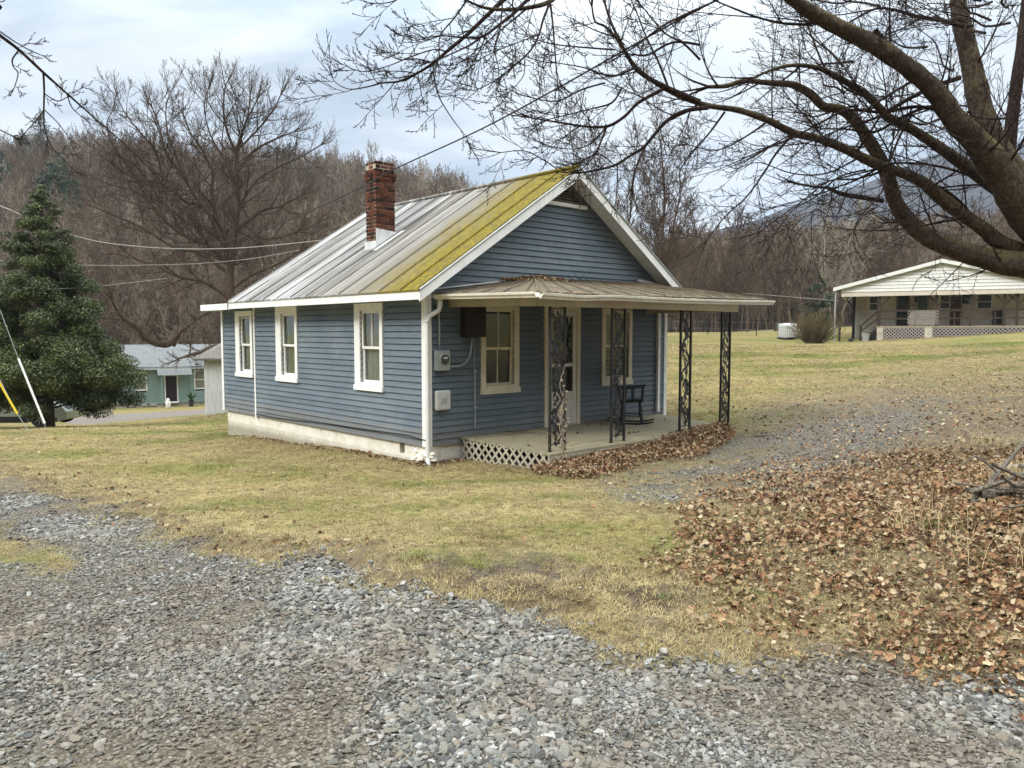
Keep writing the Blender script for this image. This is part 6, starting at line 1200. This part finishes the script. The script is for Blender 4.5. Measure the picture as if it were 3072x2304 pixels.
m = MB(); m.box(-1.9, 1.9, -.86, .86, .2, .36); m.box(-.92, .92, -.925, -.86, .18, .40); m.build('underbody', M['black'], CA)  # underbody, with a black sill strip added for the shadow below the doors
for wx in (-1.35, 1.35):
    for sy in (-1, 1):
        w = empty('wheel', (wx, sy*.80, .345)); w.parent = CA
        def wheel_lathe(prof, name, mat): 
            mm = MB(); vs = []; fs = []; n = 28
            for r_, h_ in prof:
                for k in range(n): a = 2*math.pi*k/n; vs.append((r_*math.cos(a), sy*h_, r_*math.sin(a)))
            for i in range(len(prof)-1):
                for k in range(n): k2 = (k+1) % n; fs.append((i*n+k, i*n+k2, (i+1)*n+k2, (i+1)*n+k))
            mm.add(vs, fs); return mm.build(name, mat, w, smooth=False)
        wheel_lathe([(.24, -.1), (.345, -.1), (.345, .08), (.33, .105), (.245, .11), (.235, .06), (.23, -.05)], 'tyre', M['rubber'])
        rm = MB(); 
        for k in range(10):
            a = 2*math.pi*k/10; rm.bar((.04*math.cos(a), sy*.07, .04*math.sin(a)), (.238*math.cos(a+.08), sy*.085, .238*math.sin(a+.08)), .02, .03, (0, 1, 0))
        rm.build('rim', M['alloy'], w); wheel_lathe([(.0, .0), (.236, .0)], 'brake_disc', M['black']); wheel_lathe([(0, .09), (.05, .085), (.05, .05)], 'hub', M['alloy'])
for sy in (-1, 1): m = MB(); m.hexa([(1.78, sy*.80, .66), (2.12, sy*.72, .60), (2.10, sy*.60, .60), (1.8, sy*.6, .66)] if sy > 0 else [(1.78, -.88, .66), (2.12, -.80, .60), (2.10, -.6, .60), (1.8, -.6, .66)], [(1.75, sy*.86, .84), (2.06, sy*.78, .74), (2.05, sy*.6, .75), (1.76, sy*.6, .85)]); m.build('headlight', M['lamp'], CA)
for sy in (-1, 1): m = MB(); m.box(.62, .80, sy*.98-.09, sy*.98+.09, 1.0, 1.12); m.build('mirror', M['carpaint'], CA, bevel=.02)
m = MB(); m.bar((.85, -.905, .5), (.85, -.905, .95), .008, .006, (0, 1, 0)); m.bar((-.35, -.905, .35), (-.35, -.905, .95), .008, .006, (0, 1, 0)); m.build('door_seam', M['black'], CA)
# ---------------- guy wires with their sleeves, anchored in the lawn
def guy(pts, d, label, slm, sleeve):
    e = empty('guy_wire', tuple(P(*pts[-1], d)), 0, label, 'guy wire'); o = Vector(e.location); e.location = o; A = [Vector(P(x, y, d+(len(pts)-1-i)*.0))-o for i, (x, y) in enumerate(pts)]
    MB().tube(A, .008, 5).build('wire', M['galv'], e); a, b = sleeve; MB().tube([Vector(P(*a, d))-o, Vector(P(*b, d))-o], .026, 8).build('sleeve', slm, e)
g1 = 19.3
guy([(-260, 480), (0, 930), (55, 1075), (135, 1275), (141, 1290)], g1, 'steel guy wire with a long white sleeve, anchored in the left lawn', M['whiteplastic'], ((55, 1075), (134, 1270)))
guy([(-420, 480), (-100, 980), (0, 1140), (52, 1242), (85, 1292)], g1, 'steel guy wire with a yellow sleeve, left of the white-sleeved one', M['yellow'], ((-60, 1045), (52, 1242)))
# ---------------- overhead cables
def cable(name, pts, ds, r, mat, label):
    p = [Vector(P(x, y, d)) for (x, y), d in zip(pts, ds)]; o, rr = catmull(p, [r]*len(p), 6); m = MB(); m.tube(o, r, 6); tag(m.build(name, mat, smooth=True), label, 'cable')
cable('power_cable', [(2900, -420), (2500, -150), (2120, 15), (1666, 268), (1432, 393), (1184, 507), (1100, 553), (943, 627), (742, 705), (600, 740), (400, 770)], [5.0, 6, 7.2, 9, 10.5, 12.2, 13, 15.5, 24, 34, 48], .010, M['cable'], 'dark overhead cable running from the maple past the chimney')
cable('power_cable', [(-300, 520), (0, 618), (140, 680), (280, 722), (420, 740), (560, 747), (700, 745), (820, 736), (955, 722), (1150, 700)], [26, 26.5, 27, 28, 29, 30, 31, 32, 33, 34], .02, M['paleline'], 'pale thick sagging cable crossing in front of the wood to the cottage roof')
cable('power_cable', [(-300, 770), (0, 782), (200, 794), (400, 796), (600, 790), (760, 775), (900, 750)], [26, 27, 28, 30, 32, 34, 36], .010, M['paleline'], 'thin pale cable below the thick sagging one')
cable('power_cable', [(-200, 870), (0, 864), (160, 866), (300, 858), (500, 835)], [24, 24, 24, 26, 30], .008, M['paleline'], 'faint thin cable passing the evergreen at mid height')
cable('power_cable', [(2230, 880), (2300, 885), (2400, 893), (2520, 903)], [62, 60, 56, 51], .012, M['paleline'], 'thin pale cable running to the left eave of the white house')
# ================================================================= GROUND COVER
def coll_of(name, objs):
    c = bpy.data.collections.new(name)
    for i, o in enumerate(objs): o.name = '%s_%02d' % (name, i); c.objects.link(o)
    return c
rg = np.random.default_rng(5)
def stone_form(seed):
    r_ = random.Random(seed); bm = bmesh.new(); bmesh.ops.create_icosphere(bm, subdivisions=2, radius=1); sx, sy, sz = r_.uniform(.95, 1.25), r_.uniform(.62, .85), r_.uniform(.38, .6)
    pl = [(rvec(r_), r_.uniform(.48, .82)) for _ in range(11)]
    for v in bm.verts:
        p = v.co.copy()
        for n, d in pl:
            k = p.dot(n)
            if k > d: p -= n*(k-d)
        v.co = Vector((p.x*sx, p.y*sy, p.z*sz))
    me = bpy.data.meshes.new('stone_form'); bm.to_mesh(me); bm.free(); me.materials.append(M['stone']); return bpy.data.objects.new('stone_form', me)
CS = coll_of('scatter_forms_stone', [stone_form(i) for i in range(9)])
def wedge(n, r0, r1, p=1.0, a=43):
    "random points in the view wedge, p: 1 = even in distance, 2 = even in area"
    r = (r0**p+(r1**p-r0**p)*rg.random(n))**(1/p); t = np.radians(rg.uniform(-a, a, n)); return np.sin(t)*r, np.cos(t)*r
def terr_n(x, y, e=.05):
    h = terrain_h(x, y); return h
def euler_flat(n, tilt): return np.stack([rg.normal(0, tilt, n), rg.normal(0, tilt, n), rg.uniform(0, 6.283, n)], 1)
x, y = wedge(380000, 2.2, 12.5, 1.4)
road = zone(x, y, Z_ROAD, 16)-zone(x, y, Z_ISLE, 30)
pat = fbm(x*1.1, y*1.1, 47); pat2 = fbm(x*.5+9, y*.5, 48)
keep = rg.random(len(x)) < road*np.clip((pat-.34)*6, .2, 1)*np.clip((pat2-.25)*4, .3, 1); x, y = x[keep], y[keep]
x2, y2 = wedge(90000, 8, 19, 1.2); pt = zone(x2, y2, Z_PATCH, 60, amp=.5)*(.2+.8*(fbm(x2*.8, y2*.8, 44) > .46)); keep = rg.random(len(x2)) < pt*1.6; x2, y2 = x2[keep], y2[keep]
x3, y3 = wedge(26000, 3, 12, 1.0); e_ = zone(x3, y3, Z_ROAD, 130, amp=.4)*(1-zone(x3, y3, Z_ROAD, 10)); keep = rg.random(len(x3)) < e_*.7; x3, y3 = x3[keep], y3[keep]
X = np.r_[x, x2, x3]; Y = np.r_[y, y2, y3]; n = len(X); s = .0065+.0068*rg.gamma(1.6, .62, n); s = np.clip(s, .006, .034); s *= np.where(fbm(X*.9, Y*.9, 99) > .52, 1.15, .85); s[:len(x)] *= np.where(np.hypot(x, y) < 7, 1, 1.1); s[len(x):] *= .9
s3 = s[:, None]*np.stack([rg.uniform(.85, 1.25, n), rg.uniform(.8, 1.1, n), rg.uniform(.7, 1.1, n)], 1)
scatter('gravel', 'loose grey gravel stones spread over the drive', 'gravel', CS, np.stack([X, Y, terrain_h(X, Y)+s*.18+rg.random(n)*.004], 1), euler_flat(n, .3), s3, rg.integers(0, 9, n), M['stone']); print('stones', n)
# turf
def clump_form(seed, nb, h, spread, lean, w=.0016):
    r_ = random.Random(seed); mb = MB()
    for q in range(nb):
        a = r_.uniform(0, 6.28); b = r_.uniform(0, 6.28); p = Vector((math.cos(a)*spread*r_.random(), math.sin(a)*spread*r_.random(), 0)); l = h*r_.uniform(.5, 1.2); ln = lean*r_.uniform(.3, 1.4); d = Vector((math.cos(b)*ln, math.sin(b)*ln, 1)).normalized(); s = Vector((-math.sin(b), math.cos(b), 0)); vs = []
        for i in range(4): t = i/3; ww = w*(1-t*.85)*r_.uniform(.8, 1.3); c = p+d*l*t+Vector((math.cos(b), math.sin(b), -.8))*l*.35*t*t; c.z = max(c.z, .001); vs += [c-s*ww, c+s*ww]
        mb.add(vs, [(2*i, 2*i+1, 2*i+3, 2*i+2) for i in range(3)])
    me = mb.mesh('turf_form'); me.materials.append(M['blade']); return bpy.data.objects.new('turf_form', me)
CG = coll_of('scatter_forms_turf', [clump_form(i, 13, .034, .05, 1.5) for i in range(6)]+[clump_form(20+i, 16, .05, .05, .9) for i in range(3)])
def not_grass(x, y):
    hx_ = (x-HC_[0])*DX[0]+(y-HC_[1])*DX[1]; hy_ = (x-HC_[0])*DY[0]+(y-HC_[1])*DY[1]; inside = (hx_ > -.02) & (hx_ < 6.3) & (hy_ > -.02) & (hy_ < 8) | ((hx_ > .6) & (hx_ < 6) & (hy_ > -2.12) & (hy_ < .1)); return inside
x, y = wedge(260000, 4.0, 42, 1.0, 42)
g = 1-np.clip(zone(x, y, Z_ROAD, 34, amp=.3)*1.0-zone(x, y, Z_ISLE, 40)*.6, 0, 1); g *= 1-zone(x, y, Z_PATCH, 70, amp=.5)*.88; g *= 1-zone(x, y, Z_SOIL, 90)*.82; g *= 1-zone(x, y, Z_DRIFT, 16)*.95; g *= 1-zone(x, y, Z_LEAF, 90)*.3; g *= 1-zone(x, y, Z_LANE, 10)
g *= np.clip((fbm(x*1.7, y*1.7, 52)-.18)*3.2, .15, 1); g[not_grass(x, y)] = 0; g *= 1-zone(x, y, Z_BANK, 50)*np.clip(1-(fbm(x*2.2, y*2.2, 66)-.42)*4, 0, .9)
keep = rg.random(len(x)) < g; x, y = x[keep], y[keep]; n = len(x); d = np.hypot(x, y); s = rg.uniform(.7, 1.35, n)*(1+np.clip(d-8, 0, 30)*.028)
bank = zone(x, y, Z_BANK, 60); s *= 1+bank*.35*rg.random(n); idx = np.where(rg.random(n) < .2+.3*bank, rg.integers(6, 9, n), rg.integers(0, 6, n))
scatter('lawn_grass', 'short winter turf, straw coloured with green patches, covering the yard', 'grass', CG, np.stack([x, y, terrain_h(x, y)-.003], 1), euler_flat(n, .12), s, idx, M['blade']); print('turf', n)
# fallen leaves
def leaf_form(seed, lobed):
    r_ = random.Random(seed); mb = MB(); n = 15; c = []; 
    for i in range(n):
        a = 2*math.pi*i/n; rr = 1*(.62+.38*abs(math.cos(a*2.5+.2)))*r_.uniform(.8, 1.1) if lobed else (.55+.45*abs(math.cos(a/2.)))*(.75+.25*abs(math.cos(a)))
        c.append((math.cos(a)*rr, math.sin(a)*rr*(1 if lobed else .62)))
    k1, k2, ph = r_.uniform(.35, 1.3)*r_.choice((1, 1, -1)), r_.uniform(-.5, .6), r_.uniform(0, 3.14); f = lambda X, Y: k1*.5*(X*math.cos(ph)+Y*math.sin(ph))**2+k2*.5*X*Y+.07*math.sin(7*X+seed)+.06*math.sin(8*Y)
    vs = [(0, 0, f(0, 0))]+[(x*.55, y*.55, f(x*.55, y*.55)) for x, y in c]+[(x, y, f(x, y)) for x, y in c]; fs = [(0, 1+i, 1+(i+1) % n) for i in range(n)]+[(1+i, 1+n+i, 1+n+(i+1) % n, 1+(i+1) % n) for i in range(n)]
    mb.add(vs, fs); mb.tube([(-.5, 0, f(-.5, 0)), (-1.1, .05, f(-.6, 0)+.1), (-1.5, .1, f(-.6, 0)+.2)], .025, 3); me = mb.mesh('leaf_form'); me.materials.append(M['leaf']); return bpy.data.objects.new('leaf_form', me)
CL = coll_of('scatter_forms_leaf', [leaf_form(i, i % 4 != 0) for i in range(16)])
def leaf_set(name, label, x, y, smin, smax, tilt, lift, extra_z=None):
    n = len(x); s = smin+(smax*1.15-smin)*rg.random(n)**1.7; z = terrain_h(x, y)+.004+lift*rg.random(n) if extra_z is None else extra_z
    scatter(name, label, 'leaves', CL, np.stack([x, y, z], 1), euler_flat(n, tilt), s, rg.integers(0, 16, n), M['leaf'])
x, y = wedge(260000, 3.2, 12, 1.3); w = zone(x, y, Z_LEAF, 130, amp=.4)*np.clip((fbm(x*1.5, y*1.5, 77)-.2)*3, .15, 1); k = rg.random(len(x)) < w*.95; leaf_set('fallen_leaves', 'drift of brown and orange fallen leaves over the bank at the right', x[k], y[k], .010, .027, .55, .045); print('leaves', k.sum()); x, y = wedge(200000, 3.2, 12, 1.3); w = zone(x, y, Z_LEAF, 130, amp=.4)*np.clip((fbm(x*1.5, y*1.5, 77)-.15)*3, .25, 1); k = rg.random(len(x)) < w; leaf_set('leaf_litter', 'crumbled small brown leaf fragments matted under the leaf drift', x[k], y[k], .004, .011, .5, .02)
a, b = rg.uniform(.35, 5.9, 60000), rg.uniform(-3.6, -1.9, 60000); xx = HC_[0]+DX[0]*a+DY[0]*b; yy = HC_[1]+DX[1]*a+DY[1]*b; w = zone(xx, yy, Z_DRIFT, 22, amp=.15); k = rg.random(len(xx)) < w*.9; leaf_set('fallen_leaves', 'bank of reddish brown leaves blown against the porch front', xx[k], yy[k], .014, .030, .7, .12); print('drift', k.sum())
x, y = wedge(60000, 6, 26, 1.2); w = zone(x, y, Z_SOIL, 120, amp=.5)*.34+.012+zone(x, y, Z_BANK, 60)*.2+zone(x, y, Z_PATCH, 80)*.03; w[not_grass(x, y)] = 0; w *= 1-zone(x, y, Z_ROAD, 20)*.9; k = rg.random(len(x)) < w; leaf_set('fallen_leaves', 'thin scatter of dry leaves over the soil and lawn', x[k], y[k], .015, .035, .5, .015); print('thin', k.sum())
a = np.r_[rg.normal(-.12, .09, 500), rg.uniform(-.3, .6, 200)]; b = np.r_[rg.uniform(-.2, 6.5, 500), rg.normal(-.1, .1, 200)]; k = (a < -.03) | (b < -.03); a, b = a[k], b[k]; leaf_set('fallen_leaves', 'line of dry leaves along the foot of the cottage foundation', HC_[0]+DX[0]*a+DY[0]*b, HC_[1]+DX[1]*a+DY[1]*b, .018, .035, .5, .02)
a = np.r_[rg.uniform(.8, 5.4, 38), rg.normal(3.2, .1, 5), rg.normal(1.7, .2, 8)]; b = np.r_[rg.uniform(-2.0, -.1, 38), rg.normal(-1.5, .05, 5), rg.normal(-.15, .04, 8)]; leaf_set('fallen_leaves', 'few curled dry leaves lying on the porch deck boards', HC_[0]+DX[0]*a+DY[0]*b, HC_[1]+DX[1]*a+DY[1]*b, .02, .045, .4, 0, DZB+(DZF-DZB)*(-b/2.15)+.012)
# leaf litter and twigs heaped on the porch roof, and debris in the gutter
n = 2600; a = rg.normal(2.55, .55, n); b = -.06-np.abs(rg.normal(0, .16, n)); k = (a > 1.5) & (a < 4.3); a, b = a[k], b[k]; zz = 2.99+.0*(a)+(b)*.17+rg.random(len(a))*.10*np.exp(-((a-2.5)/.8)**2); zz = np.maximum(zz, 2.97+b*.17)
leaf_set('roof_leaves', 'brown leaf litter heaped on the porch roof against the gable wall', HC_[0]+DX[0]*a+DY[0]*b, HC_[1]+DX[1]*a+DY[1]*b, .014, .034, .6, 0, zz)
n = 420; a = rg.uniform(.3, 6.2, n); b = np.full(n, -2.37)+rg.normal(0, .02, n); leaf_set('gutter_leaves', 'dark leaf debris lying in the front gutter of the porch', HC_[0]+DX[0]*a+DY[0]*b, HC_[1]+DX[1]*a+DY[1]*b, .008, .02, .6, 0, 2.625+rg.random(n)*.02)
rng = random.Random(14); m = MB()
for q in range(14): p = Vector(HW(3.1+rng.uniform(-.2, .7), -.10-rng.random()*.2, 3.02)); d = Vector((rng.gauss(0, 1), rng.gauss(0, 1), abs(rng.gauss(0, .6)))).normalized(); m.tube([p, p+d*.12, p+d*.22+Vector((0, 0, .05))], [.004, .003, .002], 4)
tag(m.build('fallen_twigs', M['twig']), 'small dead twig caught upright in the leaf litter on the porch roof', 'twig')
# ---- tufts and weeds
def tuft(name, label, cat, p, n, h, spread, mat, lean=.5, w=.0025, group=None, seed=1):
    r_ = random.Random(seed); mb = MB()
    for q in range(n):
        a = r_.uniform(0, 6.28); b = r_.uniform(0, 6.28); o = Vector((math.cos(a)*spread*r_.random(), math.sin(a)*spread*r_.random(), 0)); l = h*r_.uniform(.5, 1.25); ln = lean*r_.uniform(.2, 1.5); d = Vector((math.cos(b)*ln, math.sin(b)*ln, 1)).normalized(); s = Vector((-math.sin(b), math.cos(b), 0)); vs = []
        for i in range(6): t = i/5; ww = w*(1-t*.85); c = o+d*l*t+Vector((math.cos(b), math.sin(b), -.9))*l*.4*t*t; vs += [c-s*ww, c+s*ww]
        mb.add(vs, [(2*i, 2*i+1, 2*i+3, 2*i+2) for i in range(5)])
    o = mb.build(name, mat); o.location = p; return tag(o, label, cat, group)
M['straw'] = plain('dry_stalk', (.46, .36, .19), .8, .25, 9); M['greenblade'] = plain('green_blade', (.12, .165, .04), .7, .3, 9)
g_ = lambda px, py: Vector(gpt(px, py))-Vector((0, 0, .02))
tuft('grass_tuft', 'green grass tuft at the lower left edge of the leaf bank', 'grass tuft', g_(2245, 1785), 160, .10, .07, M['greenblade'], .8, .0022, seed=2)
tuft('grass_tuft', 'larger green grass tuft among tall dry stalks below the dead branch', 'grass tuft', g_(2810, 1590), 200, .17, .13, M['greenblade'], .5, .0022, seed=3)
tuft('dry_grass', 'stand of tall dry stalks around the large green tuft', 'dry grass', g_(2830, 1570), 230, .30, .42, M['straw'], .55, .0015, seed=4)
tuft('dry_grass', 'arching dry stalks in front of the grey wood pile', 'dry grass', g_(3020, 1680), 170, .34, .38, M['straw'], 1.0, .0015, seed=5)
tuft('grass_tuft', 'small green tuft in the straw left of the leaf bank', 'grass tuft', g_(1980, 1780), 70, .06, .07, M['greenblade'], 1, .002, seed=6)
rr2 = random.Random(8)
tuft('dry_grass', 'tangle of dry brush stalks rising behind the dead branch at the right edge', 'dry grass', g_(3040, 1440), 190, .38, .35, M['straw'], .6, .0016, seed=51)
tuft('dry_grass', 'brown dry brush on the bank above the board at the right', 'dry grass', g_(2960, 1330), 150, .32, .5, M['straw'], .6, .0018, seed=52)
for q, (a, b) in enumerate(((2620, 1700), (2470, 1760), (2700, 1880), (2950, 1900), (2560, 1560), (2350, 1640))): tuft('dry_grass', ['wispy dry stalks left of the tall stalk stand', 'wispy dry stalks near the left edge of the leaf bank', 'wispy dry stalks at the foot of the leaf bank', 'wispy dry stalks low at the right frame edge', 'wispy dry stalks at the back of the leaf bank', 'wispy dry stalks at the upper left of the leaf bank'][q], 'dry grass', g_(a, b), 46, .17, .22, M['straw'], .9, .0013, seed=30+q)
# weeds growing round the first iron post, through the deck front
rng = random.Random(31); m = MB()
for k_, (a, b) in enumerate(((.72, -2.15), (.70, -2.18), (.84, -2.16), (.66, -2.1), (.80, -2.2), (.95, -2.18))):
    p = Vector(HW(a, b, .05)); hgt = rng.uniform(.45, 1.0); dx_ = rng.uniform(-.9, -.25) if k_ % 2 else rng.uniform(.0, .4); q = []
    for i in range(8): t = i/7; q.append(p+Vector((DX[0]*dx_*t*t, DX[1]*dx_*t*t, hgt*(t*1.25-.45*t*t*t))))
    m.tube(q, [.004*(1-.6*i/7) for i in range(8)], 4)
tag(m.build('dry_weed', M['straw']), 'thin dry weed stalks arching beside the front corner iron post', 'weed')
rng = random.Random(32); m = MB(); p = Vector(HW(.90, -2.10, .25))
for k_ in range(3):
    q = []; ph = k_*2.1
    for i in range(26): t = i/25; q.append(p+Vector(HW(.0, 0, 0))*0+Vector((DX[0]*(.05*math.sin(t*14+ph)+.02*k_), DX[1]*.05*math.sin(t*14+ph)+DY[1]*.02*math.cos(t*14+ph), t*(1.35-.3*k_))))
    m.tube(q, [.008*(1-.5*i/25) for i in range(26)], 5)
    for i in range(3, 26, 2):
        c = q[i]; s_ = rng.uniform(.03, .05); a = rng.uniform(0, 6.28); m.add([c+Vector((math.cos(a)*s_*u, math.sin(a)*s_*u, v*s_)) for u, v in ((0, 0), (.7, .5), (1.4, .1), (.8, -.5))], [(0, 1, 2, 3)])
tag(m.build('dry_vine', plain('dead_vine', (.30, .24, .18), .9, .3, 20)), 'withered vine twining up the front corner iron post', 'vine')
# ---- dead branch, wood heap, board at the right edge
rng = random.Random(41)
zb3 = lambda x, y: (2500+x/3.318, 1200+y/3.318)
g0 = gpt(*zb3(1410, 1060)); dB = float(g0[1])
def Z3(pts, d0, d1): n = len(pts); return [Vector(P(*zb3(x, y), d0+(d1-d0)*i/(n-1))) for i, (x, y) in enumerate(pts)]
br = Lines(); p, r = catmull(Z3([(1410, 1055), (1415, 980), (1460, 935), (1540, 880), (1595, 770), (1650, 710), (1740, 610), (1830, 500), (1900, 410), (2050, 250)], dB, dB+.5), [.026, .03, .03, .027, .024, .02, .017, .014, .011, .006], 4); br.add(p, r, 9)
p, r = catmull(Z3([(1625, 715), (1540, 640), (1420, 562), (1370, 580), (1290, 640), (1190, 720)], dB+.15, dB+.1), [.012, .010, .008, .007, .006, .003], 3); br.add(p, r, 6)
p, r = catmull(Z3([(1450, 940), (1600, 960), (1760, 950), (1950, 900)], dB, dB+.1), [.03, .028, .024, .02], 3); br.add(p, r, 7)
tag(link('dead_branch', br.mesh('dead_branch'), M['firewood']), 'pale dead branch leaning up out of the wood heap at the right', 'branch')
hp = gpt(*zb3(1760, 1130)); heap = [ ]
for q in range(24):
    ln = rng.uniform(.3, .85); a = rng.uniform(-.9, .9)+(.2 if q % 2 else -.1); c_ = Vector(hp)+Vector((rng.uniform(.12, .8), rng.uniform(-.15, .35), 0)); c_.z = th(c_.x, c_.y)+rng.uniform(.01, .16); d = Vector((math.cos(a), math.sin(a), rng.uniform(-.3, .4)))*ln/2; rad = rng.uniform(.006, .022)
    L = Lines(); pp_, rr_ = catmull([c_-d, c_-d*.3+rvec(rng)*.05, c_+d*.4+rvec(rng)*.05, c_+d], [rad, rad*.95, rad*.85, rad*.6], 3); L.add(pp_, rr_, 7); heap.append(tag(link('old_stick', L.mesh('old_stick'), M['firewood']), 'weathered grey stick in the tangled wood heap at the right edge', 'stick', 'grey sticks heaped at the right frame edge'))
bp = gpt(*zb3(1800, 720)); m = MB(); m.box(-.22, .6, -.045, .045, 0, .035); o = m.build('board', M['oldwood'], None, bevel=.004); o.location = (bp[0]-.02, bp[1], bp[2]+.03); o.rotation_euler = (0, R(-3), R(6)); tag(o, 'weathered pale board lying behind the dead branch at the right', 'board')
# small sticks on the gravel
for (a, b, ln, an, lab) in ((2020, 2110, .20, -.75, 'short pale broken stick on the gravel, lower centre right'), (1930, 2180, .10, .9, 'chip of pale wood on the gravel left of the broken stick'), (2290, 1310, .35, .15, 'dark stick lying on the far gravel patch beyond the porch')):
    c_ = Vector(gpt(a, b))+Vector((0, 0, .015)); d = Vector((math.cos(an), math.sin(an), .03))*ln/2; L = Lines(); pp_, rr_ = catmull([c_-d, c_-d*.2+rvec(rng)*.008, c_+d*.4+rvec(rng)*.01, c_+d], [.010, .011, .009, .005], 3); L.add(pp_, rr_, 6); tag(link('stick', L.mesh('stick'), M['firewood'] if b > 1500 else M['farbark']), lab, 'stick')
# ================================================================= AIR, SKY, LIGHT
mb = MB(); mb.box(-1500, 2600, -140, 2000, -40, 420); hz = mb.build('haze', None); tag(hz, kind='stuff')
hm = bpy.data.materials.new('thin_air'); hm.use_nodes = True; t = hm.node_tree; t.nodes.clear(); ou = t.nodes.new('ShaderNodeOutputMaterial'); pv = t.nodes.new('ShaderNodeVolumePrincipled'); pv.inputs['Color'].default_value = (.72, .82, 1, 1); pv.inputs['Density'].default_value = HAZE = .00022; pv.inputs['Anisotropy'].default_value = 0; t.links.new(pv.outputs[0], ou.inputs['Volume']); hz.data.materials.append(hm)
w = bpy.data.worlds.new('World'); SC.world = w; w.use_nodes = True; T = w.node_tree; N = T.nodes; L_ = T.links; bg = N['Background']
SUN_EL, SUN_AZ = R(40), R(238)      # soft sun behind thin cloud, over the photographer's left shoulder
sky = N.new('ShaderNodeTexSky'); sky.sky_type = 'NISHITA'; sky.sun_disc = False; sky.sun_elevation = SUN_EL; sky.sun_rotation = SUN_AZ; sky.air_density = 1; sky.dust_density = 1.5
tc = N.new('ShaderNodeTexCoord'); sp = N.new('ShaderNodeSeparateXYZ'); L_.new(tc.outputs['Generated'], sp.inputs[0])
def mth(op, a, b):
    x = N.new('ShaderNodeMath'); x.operation = op
    for s_, v in zip(x.inputs, (a, b)):
        if isinstance(v, bpy.types.NodeSocket): L_.new(v, s_)
        else: s_.default_value = v
    return x.outputs[0]
zz_ = mth('ADD', mth('MAXIMUM', sp.outputs[2], 0), .22); cm = N.new('ShaderNodeCombineXYZ'); L_.new(mth('DIVIDE', sp.outputs[0], zz_), cm.inputs[0]); L_.new(mth('DIVIDE', sp.outputs[1], zz_), cm.inputs[1])
def noise(sc, det, rough, loc=(0, 0, 0), s3=(1, 1, 1)):
    mp = N.new('ShaderNodeMapping'); L_.new(cm.outputs[0], mp.inputs[0]); mp.inputs['Location'].default_value = loc; mp.inputs['Scale'].default_value = s3; x = N.new('ShaderNodeTexNoise'); L_.new(mp.outputs[0], x.inputs['Vector']); x.inputs['Scale'].default_value = sc; x.inputs['Detail'].default_value = det; x.inputs['Roughness'].default_value = rough; x.inputs['Distortion'].default_value = .4; return x.outputs[0]
def ramp(f, st):
    x = N.new('ShaderNodeValToRGB'); L_.new(f, x.inputs[0]); cr = x.color_ramp; cr.interpolation = 'B_SPLINE'
    while len(cr.elements) > 1: cr.elements.remove(cr.elements[0])
    cr.elements[0].position = st[0][0]; cr.elements[0].color = (*st[0][1], 1)
    for p_, c_ in st[1:]: e = cr.elements.new(p_); e.color = (*c_, 1)
    return x.outputs[0]
n1 = noise(.85, 7, .55, (1.3, .4, 0), (1, 1.7, 1)); n2 = noise(2.4, 6, .55, (4, 2, 0), (1, 1.6, 1))
f = mth('ADD', mth('MULTIPLY', n1, .72), mth('MULTIPLY', n2, .28))
cl = ramp(f, [(.40, (.34, .42, .50)), (.46, (.44, .52, .60)), (.51, (.57, .64, .70)), (.57, (.70, .75, .78))])
wm = N.new('ShaderNodeMix'); wm.data_type = 'RGBA'; wm.blend_type = 'MULTIPLY'; L_.new(mth('MINIMUM', mth('MAXIMUM', mth('DIVIDE', mth('SUBTRACT', sp.outputs[2], .3), .4), 0), 1), wm.inputs[0]); L_.new(cl, wm.inputs[6]); wm.inputs[7].default_value = (1.07, 1.0, .91, 1); warm = wm.outputs[2]; sc_ = N.new('ShaderNodeVectorMath'); sc_.operation = 'SCALE'; L_.new(warm, sc_.inputs[0]); zf = mth('ADD', 1.0, mth('MULTIPLY', mth('MINIMUM', mth('MAXIMUM', mth('DIVIDE', mth('SUBTRACT', sp.outputs[2], .3), .6), 0), 1), 4.2)); L_.new(mth('MULTIPLY', zf, 7.7), sc_.inputs['Scale'])
mx = N.new('ShaderNodeMix'); mx.data_type = 'RGBA'; mx.inputs[0].default_value = .95; L_.new(sky.outputs[0], mx.inputs[6]); L_.new(sc_.outputs[0], mx.inputs[7]); L_.new(mx.outputs[2], bg.inputs['Color']); bg.inputs['Strength'].default_value = .1
sl_ = bpy.data.lights.new('sun', 'SUN'); sl_.energy = 1.5; sl_.angle = R(14); sl_.color = (1, .95, .87); so_ = bpy.data.objects.new('sun', sl_); COL.objects.link(so_)
az = SUN_AZ; dv = Vector((math.sin(az)*math.cos(SUN_EL), math.cos(az)*math.cos(SUN_EL), math.sin(SUN_EL))); so_.rotation_euler = dv.to_track_quat('Z', 'Y').to_euler(); so_.location = dv*60
SC.view_settings.view_transform = 'Standard'; SC.view_settings.look = 'None'; SC.view_settings.exposure = .8; SC.view_settings.gamma = 1
SC.cycles.max_bounces = 6; SC.cycles.transparent_max_bounces = 12; SC.cycles.volume_bounces = 0; SC.cycles.use_denoising = True; SC.cycles.denoiser = 'OPENIMAGEDENOISE'; SC.cycles.denoising_prefilter = 'NONE'; SC.cycles.denoising_input_passes = 'RGB_ALBEDO_NORMAL'
